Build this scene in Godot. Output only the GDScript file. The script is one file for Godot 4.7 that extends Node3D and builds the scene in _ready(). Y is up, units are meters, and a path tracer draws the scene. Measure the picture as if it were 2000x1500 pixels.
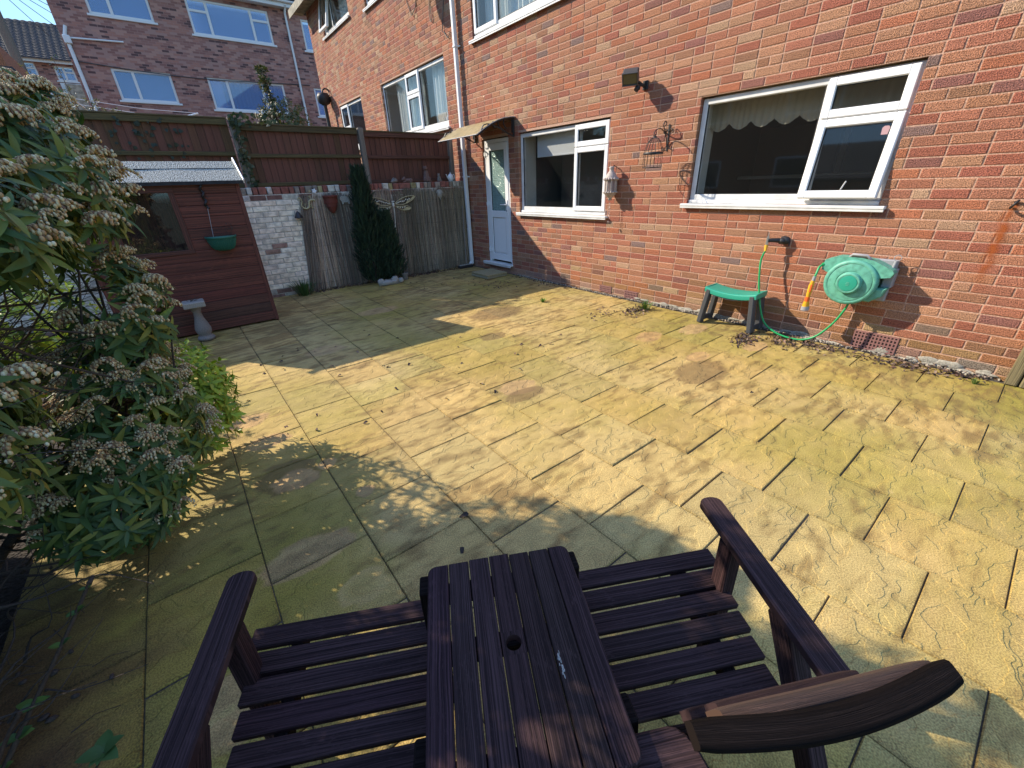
extends Node3D
# A walled patio behind a brick terrace, seen from behind a companion bench. y up, metres; -z runs along the house wall, +x towards it.

const X0 := 4.864        # outer face of the house brickwork
const ZW := -7.64        # front face of the boundary wall
const EYE := Vector3(0.0, 1.555, 0.0)

var rng := RandomNumberGenerator.new()
var M := {}
var taken := {}
var cam: Camera3D


class MB:
	var v := PackedVector3Array()
	var n := PackedVector3Array()
	var uv := PackedVector2Array()
	var uv2 := PackedVector2Array()
	var c := PackedColorArray()
	var ix := PackedInt32Array()
	var col := Color.WHITE
	var has2 := false
	var uo := Vector2.ZERO

	func vert(p: Vector3, nn: Vector3, t := Vector2.ZERO, t2 := Vector2.ZERO) -> int:
		v.append(p); n.append(nn); uv.append(t); uv2.append(t2); c.append(col)
		return v.size() - 1

	func tri_ix(a: int, b: int, d: int) -> void:   # a, b, d counter-clockwise seen from outside
		ix.append(a); ix.append(d); ix.append(b)

	func quad(a: Vector3, b: Vector3, d: Vector3, e: Vector3, ta := Vector2.ZERO, tb := Vector2.ZERO, td := Vector2.ZERO, te := Vector2.ZERO) -> void:
		var nn := (b - a).cross(e - a)
		if nn.length_squared() < 1e-16:
			nn = (d - b).cross(e - b)
		nn = nn.normalized()
		var i := vert(a, nn, ta); vert(b, nn, tb); vert(d, nn, td); vert(e, nn, te)
		ix.append_array(PackedInt32Array([i, i + 2, i + 1, i, i + 3, i + 2]))

	func tri(a: Vector3, b: Vector3, d: Vector3) -> void:
		var nn := (b - a).cross(d - a).normalized()
		var i := vert(a, nn); vert(b, nn); vert(d, nn)
		ix.append_array(PackedInt32Array([i, i + 2, i + 1]))

	# A box with chamfered edges; u of the texture runs along its longest side.
	func box(ctr: Vector3, size: Vector3, bev := 0.0, bs := Basis.IDENTITY) -> void:
		var h := size * 0.5
		var e := minf(bev, minf(h.x, minf(h.y, h.z)) * 0.6)
		var long := 0
		if size.y >= size.x and size.y >= size.z: long = 1
		elif size.z >= size.x: long = 2
		for ax in 3:
			var a1: int = (ax + 1) % 3
			var a2: int = (ax + 2) % 3
			for s in [-1.0, 1.0]:
				var ps := []
				for k in [[-1.0, -1.0], [1.0, -1.0], [1.0, 1.0], [-1.0, 1.0]]:
					var p := Vector3.ZERO
					p[ax] = s * h[ax]; p[a1] = k[0] * (h[a1] - e); p[a2] = k[1] * (h[a2] - e)
					ps.append(p)
				if s < 0: ps.reverse()
				var ts := []
				for p: Vector3 in ps:
					var q := [p.x, p.y, p.z]
					var other: int = a1 if a1 != long else a2
					if ax == long: ts.append(Vector2(p[a1], p[a2]) + uo)
					else: ts.append(Vector2(q[long], q[other]) + uo)
				quad(ctr + bs * ps[0], ctr + bs * ps[1], ctr + bs * ps[2], ctr + bs * ps[3], ts[0], ts[1], ts[2], ts[3])
		if e <= 0.0: return
		for ax in 3:
			var a1: int = (ax + 1) % 3
			var a2: int = (ax + 2) % 3
			for s1 in [-1.0, 1.0]:
				for s2 in [-1.0, 1.0]:
					var ps := []
					for k in [[0, -1.0], [1, -1.0], [1, 1.0], [0, 1.0]]:
						var p := Vector3.ZERO
						p[ax] = k[1] * (h[ax] - e)
						p[a1] = s1 * (h[a1] - (0.0 if k[0] == 0 else e))
						p[a2] = s2 * (h[a2] - (e if k[0] == 0 else 0.0))
						ps.append(p)
					var nn: Vector3 = (ps[1] - ps[0]).cross(ps[3] - ps[0])
					var out := Vector3.ZERO
					out[a1] = s1; out[a2] = s2
					if nn.dot(out) < 0: ps.reverse()
					var ts := []
					for p: Vector3 in ps:
						ts.append(Vector2(p[long], p[a1 if a1 != long else a2]) + uo)
					quad(ctr + bs * ps[0], ctr + bs * ps[1], ctr + bs * ps[2], ctr + bs * ps[3], ts[0], ts[1], ts[2], ts[3])
		for sx in [-1.0, 1.0]:
			for sy in [-1.0, 1.0]:
				for sz in [-1.0, 1.0]:
					var a := Vector3(sx * h.x, sy * (h.y - e), sz * (h.z - e))
					var b := Vector3(sx * (h.x - e), sy * h.y, sz * (h.z - e))
					var d := Vector3(sx * (h.x - e), sy * (h.y - e), sz * h.z)
					if (b - a).cross(d - a).dot(Vector3(sx, sy, sz)) < 0:
						var t := b; b = d; d = t
					tri(ctr + bs * a, ctr + bs * b, ctr + bs * d)

	func span(a: Vector3, b: Vector3, bev := 0.0) -> void:   # a box between two opposite corners
		box((a + b) * 0.5, (b - a).abs(), bev)

	# A beam of rectangular section from a to b; `up` is the direction of its height.
	func beam(a: Vector3, b: Vector3, w: float, h: float, bev := 0.0, up := Vector3.UP) -> void:
		var z := (b - a).normalized()
		var x := up.cross(z).normalized()
		var y := z.cross(x)
		box((a + b) * 0.5, Vector3(w, h, a.distance_to(b)), bev, Basis(x, y, z))

	func tube(pts: Array, rads: Array, sides := 8, cap := true) -> void:
		var first := v.size()
		var m := pts.size()
		var side := Vector3.ZERO
		var run := 0.0
		for i in m:
			var d: Vector3 = (pts[mini(i + 1, m - 1)] - pts[maxi(i - 1, 0)]).normalized()
			if i == 0:
				side = d.cross(Vector3.UP if absf(d.y) < 0.9 else Vector3.RIGHT).normalized()
			else:
				side = (side - d * side.dot(d)).normalized()
				run += pts[i].distance_to(pts[i - 1])
			var up2 := d.cross(side)
			var r: float = rads[mini(i, rads.size() - 1)]
			for k in sides + 1:
				var a := TAU * k / sides
				var o := side * cos(a) + up2 * sin(a)
				vert(pts[i] + o * r, o, Vector2(run, r * a) + uo)
		for i in m - 1:
			for k in sides:
				var p := first + i * (sides + 1) + k
				var q := p + sides + 1
				tri_ix(p, q + 1, q)
				tri_ix(p, p + 1, q + 1)
		if cap:
			for e in [0, m - 1]:
				var d: Vector3 = (pts[0] - pts[1]).normalized() if e == 0 else (pts[m - 1] - pts[m - 2]).normalized()
				var ci := vert(pts[e], d)
				var base := v.size()
				for k in sides + 1:
					vert(v[first + e * (sides + 1) + k], d)
				for k in sides:
					if e == 0: tri_ix(ci, base + k + 1, base + k)
					else: tri_ix(ci, base + k, base + k + 1)

	# profile: (radius, height) pairs from the bottom up, turned round the y axis of xf
	func lathe(profile: Array, xf := Transform3D.IDENTITY, segs := 20, arc := TAU) -> void:
		var first := v.size()
		var m := profile.size()
		for i in m:
			var a0: Vector2 = profile[maxi(i - 1, 0)]
			var a1: Vector2 = profile[mini(i + 1, m - 1)]
			var t := (a1 - a0).normalized()
			for k in segs + 1:
				var a := arc * k / segs
				var nn := Vector3(t.y * cos(a), -t.x, t.y * sin(a))
				var p: Vector2 = profile[i]
				vert(xf * Vector3(p.x * cos(a), p.y, p.x * sin(a)), (xf.basis * nn).normalized(), Vector2(a, p.y))
		for i in m - 1:
			for k in segs:
				var p := first + i * (segs + 1) + k
				var q := p + segs + 1
				tri_ix(p, q, q + 1)
				tri_ix(p, q + 1, p + 1)

	# an outline in the xy plane of xf, drawn out from z = 0 to depth
	func prism(poly: PackedVector2Array, depth: float, xf := Transform3D.IDENTITY, bev := 0.0) -> void:
		var pts := poly
		if Geometry2D.is_polygon_clockwise(pts): pts.reverse()
		var inner := pts
		if bev > 0.0:
			var r := Geometry2D.offset_polygon(pts, -bev)
			if r.size() == 1 and r[0].size() == pts.size():
				inner = r[0]
				if Geometry2D.is_polygon_clockwise(inner): inner.reverse()
				var best := 0
				for i in inner.size():
					if inner[i].distance_to(pts[0]) < inner[best].distance_to(pts[0]): best = i
				var sh := PackedVector2Array()
				for i in inner.size(): sh.append(inner[(i + best) % inner.size()])
				inner = sh
			else:
				bev = 0.0
		var fi := Geometry2D.triangulate_polygon(inner)
		for s in 2:
			var zz := depth if s == 0 else 0.0
			var nn := (xf.basis * Vector3(0, 0, 1 if s == 0 else -1)).normalized()
			var b := v.size()
			for p in inner: vert(xf * Vector3(p.x, p.y, zz), nn, p + uo)
			for t in range(0, fi.size(), 3):
				var q0 := inner[fi[t]]; var q1 := inner[fi[t + 1]]; var q2 := inner[fi[t + 2]]
				var ccw := (q1 - q0).cross(q2 - q0) > 0
				if ccw == (s == 0): tri_ix(b + fi[t], b + fi[t + 1], b + fi[t + 2])
				else: tri_ix(b + fi[t], b + fi[t + 2], b + fi[t + 1])
		var m := pts.size()
		for i in m:
			var j := (i + 1) % m
			var p := pts[i]; var q := pts[j]
			quad(xf * Vector3(p.x, p.y, bev), xf * Vector3(q.x, q.y, bev), xf * Vector3(q.x, q.y, depth - bev), xf * Vector3(p.x, p.y, depth - bev), p + uo, q + uo, q + uo, p + uo)
			if bev > 0.0:
				var pi := inner[i]; var qi := inner[j]
				quad(xf * Vector3(p.x, p.y, depth - bev), xf * Vector3(q.x, q.y, depth - bev), xf * Vector3(qi.x, qi.y, depth), xf * Vector3(pi.x, pi.y, depth), p, q, qi, pi)
				quad(xf * Vector3(pi.x, pi.y, 0), xf * Vector3(qi.x, qi.y, 0), xf * Vector3(q.x, q.y, bev), xf * Vector3(p.x, p.y, bev), pi, qi, q, p)

	func ball(ctr: Vector3, rad: Vector3, rings := 8, segs := 12, bs := Basis.IDENTITY, lump := 0.0, lseed := 0) -> void:
		var nz := FastNoiseLite.new()
		nz.seed = lseed; nz.frequency = 1.3
		var first := v.size()
		for i in rings + 1:
			var t := PI * i / rings
			for k in segs + 1:
				var a := TAU * (k % segs) / segs
				var o := Vector3(sin(t) * cos(a), cos(t), sin(t) * sin(a))
				var g := 1.0 + (lump * nz.get_noise_3dv(o) if lump > 0.0 else 0.0)
				vert(ctr + bs * (o * rad * g), (bs * (o / rad)).normalized(), Vector2(a, t))
		for i in rings:
			for k in segs:
				var p := first + i * (segs + 1) + k
				var q := p + segs + 1
				tri_ix(p, p + 1, q + 1)
				tri_ix(p, q + 1, q)

	# a bent sheet through rows of points
	func grid(rows: Array, two := false) -> void:
		var first := v.size()
		var m: int = rows[0].size()
		for i in rows.size():
			for k in m:
				var du: Vector3 = rows[i][mini(k + 1, m - 1)] - rows[i][maxi(k - 1, 0)]
				var dv: Vector3 = rows[mini(i + 1, rows.size() - 1)][k] - rows[maxi(i - 1, 0)][k]
				vert(rows[i][k], du.cross(dv).normalized(), Vector2(float(k) / (m - 1), float(i) / (rows.size() - 1)))
		for i in rows.size() - 1:
			for k in m - 1:
				var p := first + i * m + k
				tri_ix(p, p + 1, p + m + 1)
				tri_ix(p, p + m + 1, p + m)

	func mesh(mat: Material) -> ArrayMesh:
		var a := []
		a.resize(Mesh.ARRAY_MAX)
		a[Mesh.ARRAY_VERTEX] = v; a[Mesh.ARRAY_NORMAL] = n; a[Mesh.ARRAY_TEX_UV] = uv; a[Mesh.ARRAY_COLOR] = c; a[Mesh.ARRAY_INDEX] = ix
		if has2: a[Mesh.ARRAY_TEX_UV2] = uv2
		var m := ArrayMesh.new()
		m.add_surface_from_arrays(Mesh.PRIMITIVE_TRIANGLES, a)
		m.surface_set_material(0, mat)
		return m


# ---------------------------------------------------------------- names, labels, nodes

func numbered(s: String) -> String:
	if not taken.has(s):
		taken[s] = 0
		return s
	taken[s] += 1
	return "%s_%03d" % [s, taken[s]]

func tag(o: Node3D, label: String, category: String, group := "", kind := "") -> Node3D:
	if label: o.set_meta("label", label)
	if category: o.set_meta("category", category)
	if group: o.set_meta("group", group)
	if kind: o.set_meta("kind", kind)
	return o

func thing(called: String, label: String, category: String, at := Vector3.ZERO, group := "") -> Node3D:
	var o := Node3D.new()
	o.name = numbered(called)
	add_child(o)
	o.position = at
	tag(o, label, category, group)
	return o

# commits a mesh under a thing; the vertices are given in the world and moved into the thing's own frame
func part(called: String, b: MB, mat: Material, parent: Node3D, at := Vector3.ZERO, stuff := false) -> MeshInstance3D:
	var o := MeshInstance3D.new()
	o.name = called
	o.mesh = b.mesh(mat)
	parent.add_child(o, true)
	o.position = at
	if stuff: o.set_meta("kind", "stuff")
	return o

func named(parent: Node3D, called: String) -> Node3D:   # a part that only carries sub-parts
	var o := Node3D.new()
	o.name = called
	parent.add_child(o, true)
	return o

func single(called: String, b: MB, mat: Material, label: String, category: String, at := Vector3.ZERO, group := "", kind := "") -> MeshInstance3D:
	var o := MeshInstance3D.new()
	o.name = numbered(called)
	o.mesh = b.mesh(mat)
	add_child(o)
	o.position = at
	tag(o, label, category, group, kind)
	return o

func many(called: String, mesh: Mesh, xfs: Array, cols: Array, parent: Node3D) -> MultiMeshInstance3D:
	var mm := MultiMesh.new()
	mm.transform_format = MultiMesh.TRANSFORM_3D
	mm.use_colors = not cols.is_empty()
	mm.mesh = mesh
	mm.instance_count = xfs.size()
	for i in xfs.size():
		mm.set_instance_transform(i, xfs[i])
		if not cols.is_empty(): mm.set_instance_color(i, cols[i])
	var o := MultiMeshInstance3D.new()
	o.name = called
	o.multimesh = mm
	parent.add_child(o, true)
	o.set_meta("kind", "stuff")
	return o

func rf(a: float, b: float) -> float: return rng.randf_range(a, b)
func lin(r: float, g: float, b: float) -> Color: return Color(r, g, b)
func srgb(r: float, g: float, b: float) -> Color: return Color(r, g, b).linear_to_srgb()
func jit(c: Color, k := 0.12) -> Color:
	var f := 1.0 + rf(-k, k)
	return Color(c.r * f * (1 + rf(-k, k) * 0.3), c.g * f, c.b * f * (1 + rf(-k, k) * 0.3))
func pick(a: Array) -> Variant: return a[rng.randi() % a.size()]
func arc_pts(ctr: Vector3, ax: Vector3, ay: Vector3, r0: float, r1: float, a0: float, a1: float, k := 16) -> Array:
	var out := []
	for i in k + 1:
		var t := float(i) / k
		var a := lerpf(a0, a1, t)
		var r := lerpf(r0, r1, t)
		out.append(ctr + ax * (cos(a) * r) + ay * (sin(a) * r))
	return out
func catmull(p: Array, per := 6) -> Array:
	var out := []
	for i in p.size() - 1:
		var a: Vector3 = p[maxi(i - 1, 0)]; var b: Vector3 = p[i]; var c: Vector3 = p[i + 1]; var d: Vector3 = p[mini(i + 2, p.size() - 1)]
		for k in per:
			out.append(b.cubic_interpolate(c, a, d, float(k) / per))
	out.append(p[-1])
	return out
# pixel (0..1 of width, height) of a world point, or (-9, -9) behind the camera
func pixel(p: Vector3) -> Vector2:
	var q := cam.transform.affine_inverse() * p
	if q.z > -0.05: return Vector2(-9, -9)
	var k := 750.0 / 791.59
	return Vector2(0.5 + q.x / -q.z / k * 0.375, 0.5 - q.y / -q.z / k * 0.5)

# ---------------------------------------------------------------- textures and materials

func noise(sd: int, freq: float, oct := 4, type := FastNoiseLite.TYPE_SIMPLEX_SMOOTH) -> FastNoiseLite:
	var z := FastNoiseLite.new()
	z.seed = sd; z.frequency = freq; z.noise_type = type
	z.fractal_octaves = oct
	if oct <= 1: z.fractal_type = FastNoiseLite.FRACTAL_NONE
	return z

func tex(im: Image) -> ImageTexture: return ImageTexture.create_from_image(im)

# seamless grey noise mapped to lo..hi (as bytes), tinted
func grain(sd: int, freq: float, size: int, lo: float, hi: float, oct := 4, tint := Color.WHITE, w := 0) -> Image:
	var im := noise(sd, freq, oct).get_seamless_image(w if w else size, size)
	im.convert(Image.FORMAT_L8)
	var d := im.get_data()
	var o := PackedByteArray()
	o.resize(d.size() * 3)
	for i in d.size():
		var k := lerpf(lo, hi, d[i] / 255.0) * 255.0
		o[i * 3] = int(clampf(k * tint.r, 0, 255)); o[i * 3 + 1] = int(clampf(k * tint.g, 0, 255)); o[i * 3 + 2] = int(clampf(k * tint.b, 0, 255))
	return Image.create_from_data(w if w else size, size, false, Image.FORMAT_RGB8, o)

func height(sd: int, freq: float, size: int, oct := 4) -> Image:
	var im := noise(sd, freq, oct).get_seamless_image(size, size)
	im.convert(Image.FORMAT_L8)
	return im

func std(called: String, alb: Color, rough := 0.8, vcol := false) -> StandardMaterial3D:
	var m := StandardMaterial3D.new()
	m.resource_name = called
	m.albedo_color = alb.linear_to_srgb()
	m.roughness = rough
	m.vertex_color_use_as_albedo = vcol
	M[called] = m
	return m

func tri_map(m: StandardMaterial3D, alb: Texture2D, bump: Texture2D, scale: float, cm := 0.2, sc3 := Vector3.ZERO) -> StandardMaterial3D:
	m.uv1_triplanar = true
	m.uv1_world_triplanar = true
	m.uv1_scale = sc3 if sc3 != Vector3.ZERO else Vector3.ONE * scale
	m.albedo_texture = alb
	if bump:
		m.heightmap_enabled = true
		m.heightmap_texture = bump
		m.heightmap_scale = cm
	return m

func riven() -> Array:   # four moulds of riven stone, 2 x 2 in one texture: height and tone
	var S := 1023
	var H := S / 3
	var big := noise(31, 1.0, 2)
	var warp := noise(32, 1.0, 2)
	var fine := noise(33, 1.0, 3)
	var hb := PackedFloat32Array()
	hb.resize(S * S)
	var tb := PackedByteArray()
	tb.resize(S * S * 3)
	for y in S:
		for x in S:
			var q := (x / H) + 3 * (y / H)
			var fx := float(x % H) / H
			var fy := float(y % H) / H
			var ox := fx * 1.15 + q * 17.3
			var oy := fy * 2.9 + q * 5.1
			var w := warp.get_noise_2d(fx * 3.4 + q * 9.0, fy * 3.4)
			var h := big.get_noise_2d(ox + w * 0.10, oy + w * 0.30) * 2.1 + (fy - 0.5) * (1.2 + 0.35 * (q % 4)) + (fx - 0.5) * (0.9 if q % 2 else -0.6)
			var fl := floorf(h)
			var fr := h - fl
			var st := fl + smoothstep(0.0, 0.06, fr) * 0.75 + fr * 0.25
			var g := fine.get_noise_2d(fx * 60.0 + q * 71.0, fy * 60.0)
			hb[y * S + x] = 0.5 + st * 0.13 + g * 0.035
			var edge := 1.0 - smoothstep(0.0, 0.10, fr) * smoothstep(1.0, 0.93, fr)
			var dirt := clampf(1.0 - absf(fr - 0.98) * 14.0, 0.0, 1.0) * 0.07
			var t := (0.90 + g * 0.30 + w * 0.06 - dirt + edge * 0.03) * 255.0
			var eb := minf(minf(fx, 1.0 - fx), minf(fy, 1.0 - fy)) + g * 0.03 + w * 0.02
			t *= lerpf(0.87, 1.0, smoothstep(0.0, 0.06, eb))
			var i := (y * S + x) * 3
			tb[i] = int(clampf(t, 0, 255)); tb[i + 1] = int(clampf(t * 0.985, 0, 255)); tb[i + 2] = int(clampf(t * 0.94, 0, 255))
	return [Image.create_from_data(S, S, false, Image.FORMAT_RF, hb.to_byte_array()), Image.create_from_data(S, S, false, Image.FORMAT_RGB8, tb)]

# what lies on the slabs over the years: green algae, black dirt, the pale rings left by pots, a white spill
const PATIO := Rect2(-1.1, -7.75, 6.0, 9.4)

func stains() -> Image:
	var W := 832
	var Hh := 1304
	var a := noise(41, 0.55, 5)
	var b := noise(42, 1.9, 4)
	var f := noise(43, 9.0, 3)
	var lg := noise(44, 0.24, 2)
	# [x, z, rx, rz, kind]: 0 clean pot mark, 1 white spill, 2 dark stain
	var marks := [[0.078, -2.94, 0.14, 0.085, 0], [0.05, -1.72, 0.22, 0.12, 0], [0.11, -2.42, 0.20, 0.16, 2], [0.13, -2.36, 0.14, 0.1, 0], [1.90, -2.42, 0.19, 0.14, 0], [1.86, -2.28, 0.2, 0.1, 2], [0.19, -1.376, 0.115, 0.09, 1], [0.42, -1.98, 0.06, 0.05, 0], [0.33, -2.4, 0.07, 0.06, 0],
		[0.0, -3.35, 0.17, 0.12, 0], [1.95, -5.6, 0.3, 0.16, 0], [4.3, -2.2, 0.22, 0.13, 0], [3.75, -2.4, 0.2, 0.12, 0], [4.25, -1.5, 0.18, 0.1, 0], [3.6, -1.75, 0.16, 0.09, 0], [-0.3, -1.2, 0.16, 0.13, 0], [2.5, -3.6, 0.16, 0.12, 2], [3.1, -4.3, 0.4, 0.25, 2], [3.3, -1.55, 0.3, 0.2, 2], [0.9, -4.5, 0.2, 0.14, 0],
		[1.62, -1.12, 0.022, 0.017, 1], [1.66, -0.78, 0.016, 0.02, 1], [2.05, -0.5, 0.015, 0.012, 1], [2.6, -0.1, 0.02, 0.012, 1], [1.45, -1.3, 0.012, 0.016, 1]]
	var o := PackedByteArray()
	o.resize(W * Hh * 3)
	for y in Hh:
		var z := PATIO.position.y + (y + 0.5) / Hh * PATIO.size.y
		for x in W:
			var px := PATIO.position.x + (x + 0.5) / W * PATIO.size.x
			var n1 := a.get_noise_2d(px, z * 0.8)
			var n2 := b.get_noise_2d(px * 0.7, z * 1.5)
			var n3 := f.get_noise_2d(px * 0.45, z * 1.3)
			# algae: on the shaded garden side, along the house wall and at the far end
			var g := 0.16 + lg.get_noise_2d(px, z) * 0.4 + n1 * 0.75 + n2 * 0.22 + n3 * 0.12
			g += smoothstep(1.0, -0.6, px) * 0.62 + smoothstep(3.6, 4.6, px) * smoothstep(-4.5, -3.2, z) * 0.3 + smoothstep(2.2, 3.4, px) * smoothstep(-1.6, -0.4, z) * 0.16 + smoothstep(-0.9, 0.8, z) * 0.14
			g = clampf(g, 0.0, 1.0)
			var d := smoothstep(0.12, 0.70, n1 * -0.40 + n2 * 0.50 + n3 * 0.62 + 0.1 + smoothstep(-3.6, -6.0, z) * 0.22 + smoothstep(3.2, 4.4, px) * 0.10)
			var c := Color(1, 1, 1)
			c = c.lerp(Color(0.74, 0.79, 0.44), g * 0.8)
			c = c.lerp(Color(0.64, 0.60, 0.56), d * 0.62)
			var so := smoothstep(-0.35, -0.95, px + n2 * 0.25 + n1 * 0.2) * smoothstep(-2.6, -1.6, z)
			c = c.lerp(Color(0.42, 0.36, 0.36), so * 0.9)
			for m in marks:
				var dx: float = (px - m[0]) / m[2]
				var dz: float = (z - m[1]) / m[3]
				if absf(dx) < 1.4 and absf(dz) < 1.4:
					var r := sqrt(dx * dx + dz * dz) + n2 * 0.22 + n3 * 0.22
					var k := smoothstep(1.06, 0.86, r)
					if m[4] == 0: c = c.lerp(Color(0.98, 0.93, 1.0) * (1.0 + n3 * 0.2), k * 0.85)
					elif m[4] == 1: c = c.lerp(Color(1.0, 1.0, 1.0), k * (0.45 + 0.5 * smoothstep(0.45, 0.95, r))).lerp(Color(1, 1, 1.0), 0.0)
					else: c = c.lerp(Color(0.55, 0.50, 0.50), k * 0.5)
			var i := (y * W + x) * 3
			o[i] = int(clampf(c.r * 255, 0, 255)); o[i + 1] = int(clampf(c.g * 255, 0, 255)); o[i + 2] = int(clampf(c.b * 255, 0, 255))
	return Image.create_from_data(W, Hh, false, Image.FORMAT_RGB8, o)

func wood_tex(sd: int, lo: float, hi: float, flake: float) -> Array:   # grain along u
	var W := 512
	var H := 256
	var a := noise(sd, 1.0, 4)
	var b := noise(sd + 1, 1.0, 2)
	var o := PackedByteArray()
	o.resize(W * H * 3)
	var hh := PackedByteArray()
	hh.resize(W * H)
	for y in H:
		for x in W:
			var u := float(x) / W * TAU
			var cx := cos(u) * 0.30
			var cy := sin(u) * 0.30
			var t := float(y) / H
			var w := b.get_noise_3d(cx * 2.0, cy * 2.0, t * 3.0) * 0.012
			var g := a.get_noise_3d(cx * 0.8, cy * 0.8, (t + w) * 60.0)
			var k := clampf(0.5 + g * 0.75, 0.0, 1.0)
			var val := lerpf(lo, hi, k)
			var fl := 0.0
			if flake > 0.0:
				fl = smoothstep(0.40, 0.50, a.get_noise_3d(cx * 16.0, cy * 16.0, t * 90.0) + b.get_noise_3d(cx * 5.0, cy * 5.0, t * 4.0 + 9.0) * 0.5) * flake
			var i := (y * W + x)
			o[i * 3] = int(clampf(lerpf(val, 1.0, fl) * 255, 0, 255)); o[i * 3 + 1] = int(clampf(lerpf(val, 1.0, fl) * 255, 0, 255)); o[i * 3 + 2] = int(clampf(lerpf(val, 1.0, fl) * 255, 0, 255))
			hh[i] = int(clampf(k * 200.0 + fl * 55.0, 0, 255))
	return [tex(Image.create_from_data(W, H, false, Image.FORMAT_RGB8, o)), tex(Image.create_from_data(W, H, false, Image.FORMAT_L8, hh))]

func wood(called: String, alb: Color, wt: Array, rough := 0.7, cm := 0.12, us := 1.2, vs := 4.0) -> StandardMaterial3D:
	var m := std(called, alb, rough, true)
	m.albedo_texture = wt[0]
	m.heightmap_enabled = true
	m.heightmap_texture = wt[1]
	m.heightmap_scale = cm
	m.uv1_scale = Vector3(us, vs, 1)
	return m

func materials() -> void:
	var soft := tex(grain(1, 0.02, 256, 0.72, 1.12))
	var mid := tex(grain(2, 0.05, 256, 0.66, 1.16))
	var hfine := tex(height(3, 0.09, 256, 3))
	var hmid := tex(height(4, 0.035, 256, 4))
	# brick: sand-faced, dragged
	var bt := grain(5, 0.06, 512, 0.42, 1.42, 3)
	var m := tri_map(std("brick", Color(1, 1, 1), 0.92, true), tex(bt), tex(height(6, 0.055, 512, 3)), 3.2, 1.1)
	m = tri_map(std("mortar", lin(0.60, 0.37, 0.26), 0.95), mid, hfine, 5.0, 0.25)
	tri_map(std("old_brick", Color(1, 1, 1), 0.93, true), tex(grain(15, 0.02, 256, 0.74, 1.12, 4)), hmid, 1.7, 0.4)
	tri_map(std("old_mortar", lin(0.60, 0.53, 0.44), 0.95), mid, hfine, 5.0, 0.3)
	# slabs
	var rv := riven()
	m = std("slab", Color(1, 1, 1), 0.86, true)
	m.albedo_texture = tex(rv[1])
	m.heightmap_enabled = true
	m.heightmap_texture = tex(rv[0])
	m.heightmap_scale = 2.4
	m.detail_enabled = true
	m.detail_blend_mode = BaseMaterial3D.BLEND_MODE_MUL
	m.detail_uv_layer = BaseMaterial3D.DETAIL_UV_2
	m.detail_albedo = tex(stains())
	tri_map(std("joint", lin(0.10, 0.083, 0.058), 1.0), mid, hfine, 6.0, 0.4)
	tri_map(std("soil", lin(0.045, 0.034, 0.026), 1.0), mid, hmid, 4.0, 1.6)
	tri_map(std("ground", lin(0.09, 0.10, 0.05), 1.0), mid, null, 0.6)
	tri_map(std("concrete", lin(0.38, 0.35, 0.28), 0.95, true), mid, hfine, 4.0, 0.3)
	tri_map(std("pebble", Color(1, 1, 1), 0.8, true), soft, null, 6.0)
	# frames and other whites
	var up := std("upvc", lin(0.80, 0.80, 0.79), 0.32)
	up = tri_map(std("upvc_worn", lin(0.76, 0.755, 0.73), 0.45), tex(grain(7, 0.012, 256, 0.86, 1.04)), null, 1.0)
	std("gasket", lin(0.03, 0.03, 0.03), 0.6)
	std("leading", lin(0.35, 0.35, 0.35), 0.5)
	var gl := std("glass", lin(0.03, 0.035, 0.035), 0.03)
	gl.transparency = BaseMaterial3D.TRANSPARENCY_ALPHA
	gl.albedo_color.a = 0.10
	gl.metallic_specular = 0.45
	var fg := std("sky_reflect_glass", lin(0.10, 0.24, 0.52), 0.03)  # blue stands in for the sky reflected in the far panes
	fg.transparency = BaseMaterial3D.TRANSPARENCY_ALPHA
	fg.albedo_color.a = 0.45
	fg.metallic_specular = 0.7
	var ob := std("obscure_glass", lin(0.30, 0.44, 0.40), 0.12)
	ob.heightmap_enabled = true
	ob.heightmap_texture = tex(height(9, 0.05, 256, 2))
	ob.heightmap_scale = 1.5
	ob.uv1_triplanar = true; ob.uv1_world_triplanar = true; ob.uv1_scale = Vector3.ONE * 3.6
	ob.albedo_texture = tex(grain(9, 0.05, 256, 0.55, 1.4, 2))
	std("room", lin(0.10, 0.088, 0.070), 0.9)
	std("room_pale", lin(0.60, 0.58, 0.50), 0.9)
	std("cupboard", lin(0.075, 0.060, 0.045), 0.6)
	var bl := std("blind", lin(0.62, 0.65, 0.64), 0.9)
	bl.backlight_enabled = true; bl.backlight = Color(0.25, 0.25, 0.24)
	std("valance", lin(0.40, 0.37, 0.27), 0.9)
	var cu := std("curtain", lin(0.74, 0.80, 0.75), 0.95)
	cu.backlight_enabled = true; cu.backlight = Color(0.4, 0.4, 0.4)
	std("sky_blue_blind", lin(0.34, 0.50, 0.78), 0.7)  # blue of the reflected sky put into the blind colour
	std("ply", lin(0.50, 0.36, 0.20), 0.8)
	# woods
	var w1 := wood_tex(50, 0.45, 1.15, 0.0)
	var w2 := wood_tex(60, 0.35, 1.10, 0.35)
	var w4 := wood_tex(90, 0.74, 1.08, 0.0)
	var w3 := wood_tex(80, 0.40, 1.10, 0.62)
	wood("bench_wood", lin(0.074, 0.042, 0.041), w3, 0.8, 0.16, 1.3, 5.0)
	M["bench_wood"].metallic_specular = 0.25
	wood("bench_black", lin(0.020, 0.014, 0.012), w1, 0.85, 0.2, 1.3, 5.0)
	M["bench_black"].metallic_specular = 0.18
	wood("bench_bare", lin(0.11, 0.056, 0.034), w1, 0.75, 0.2, 1.3, 5.0)
	wood("fence_wood", lin(0.165, 0.066, 0.043), w4, 0.9, 0.15, 0.8, 3.0)
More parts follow.
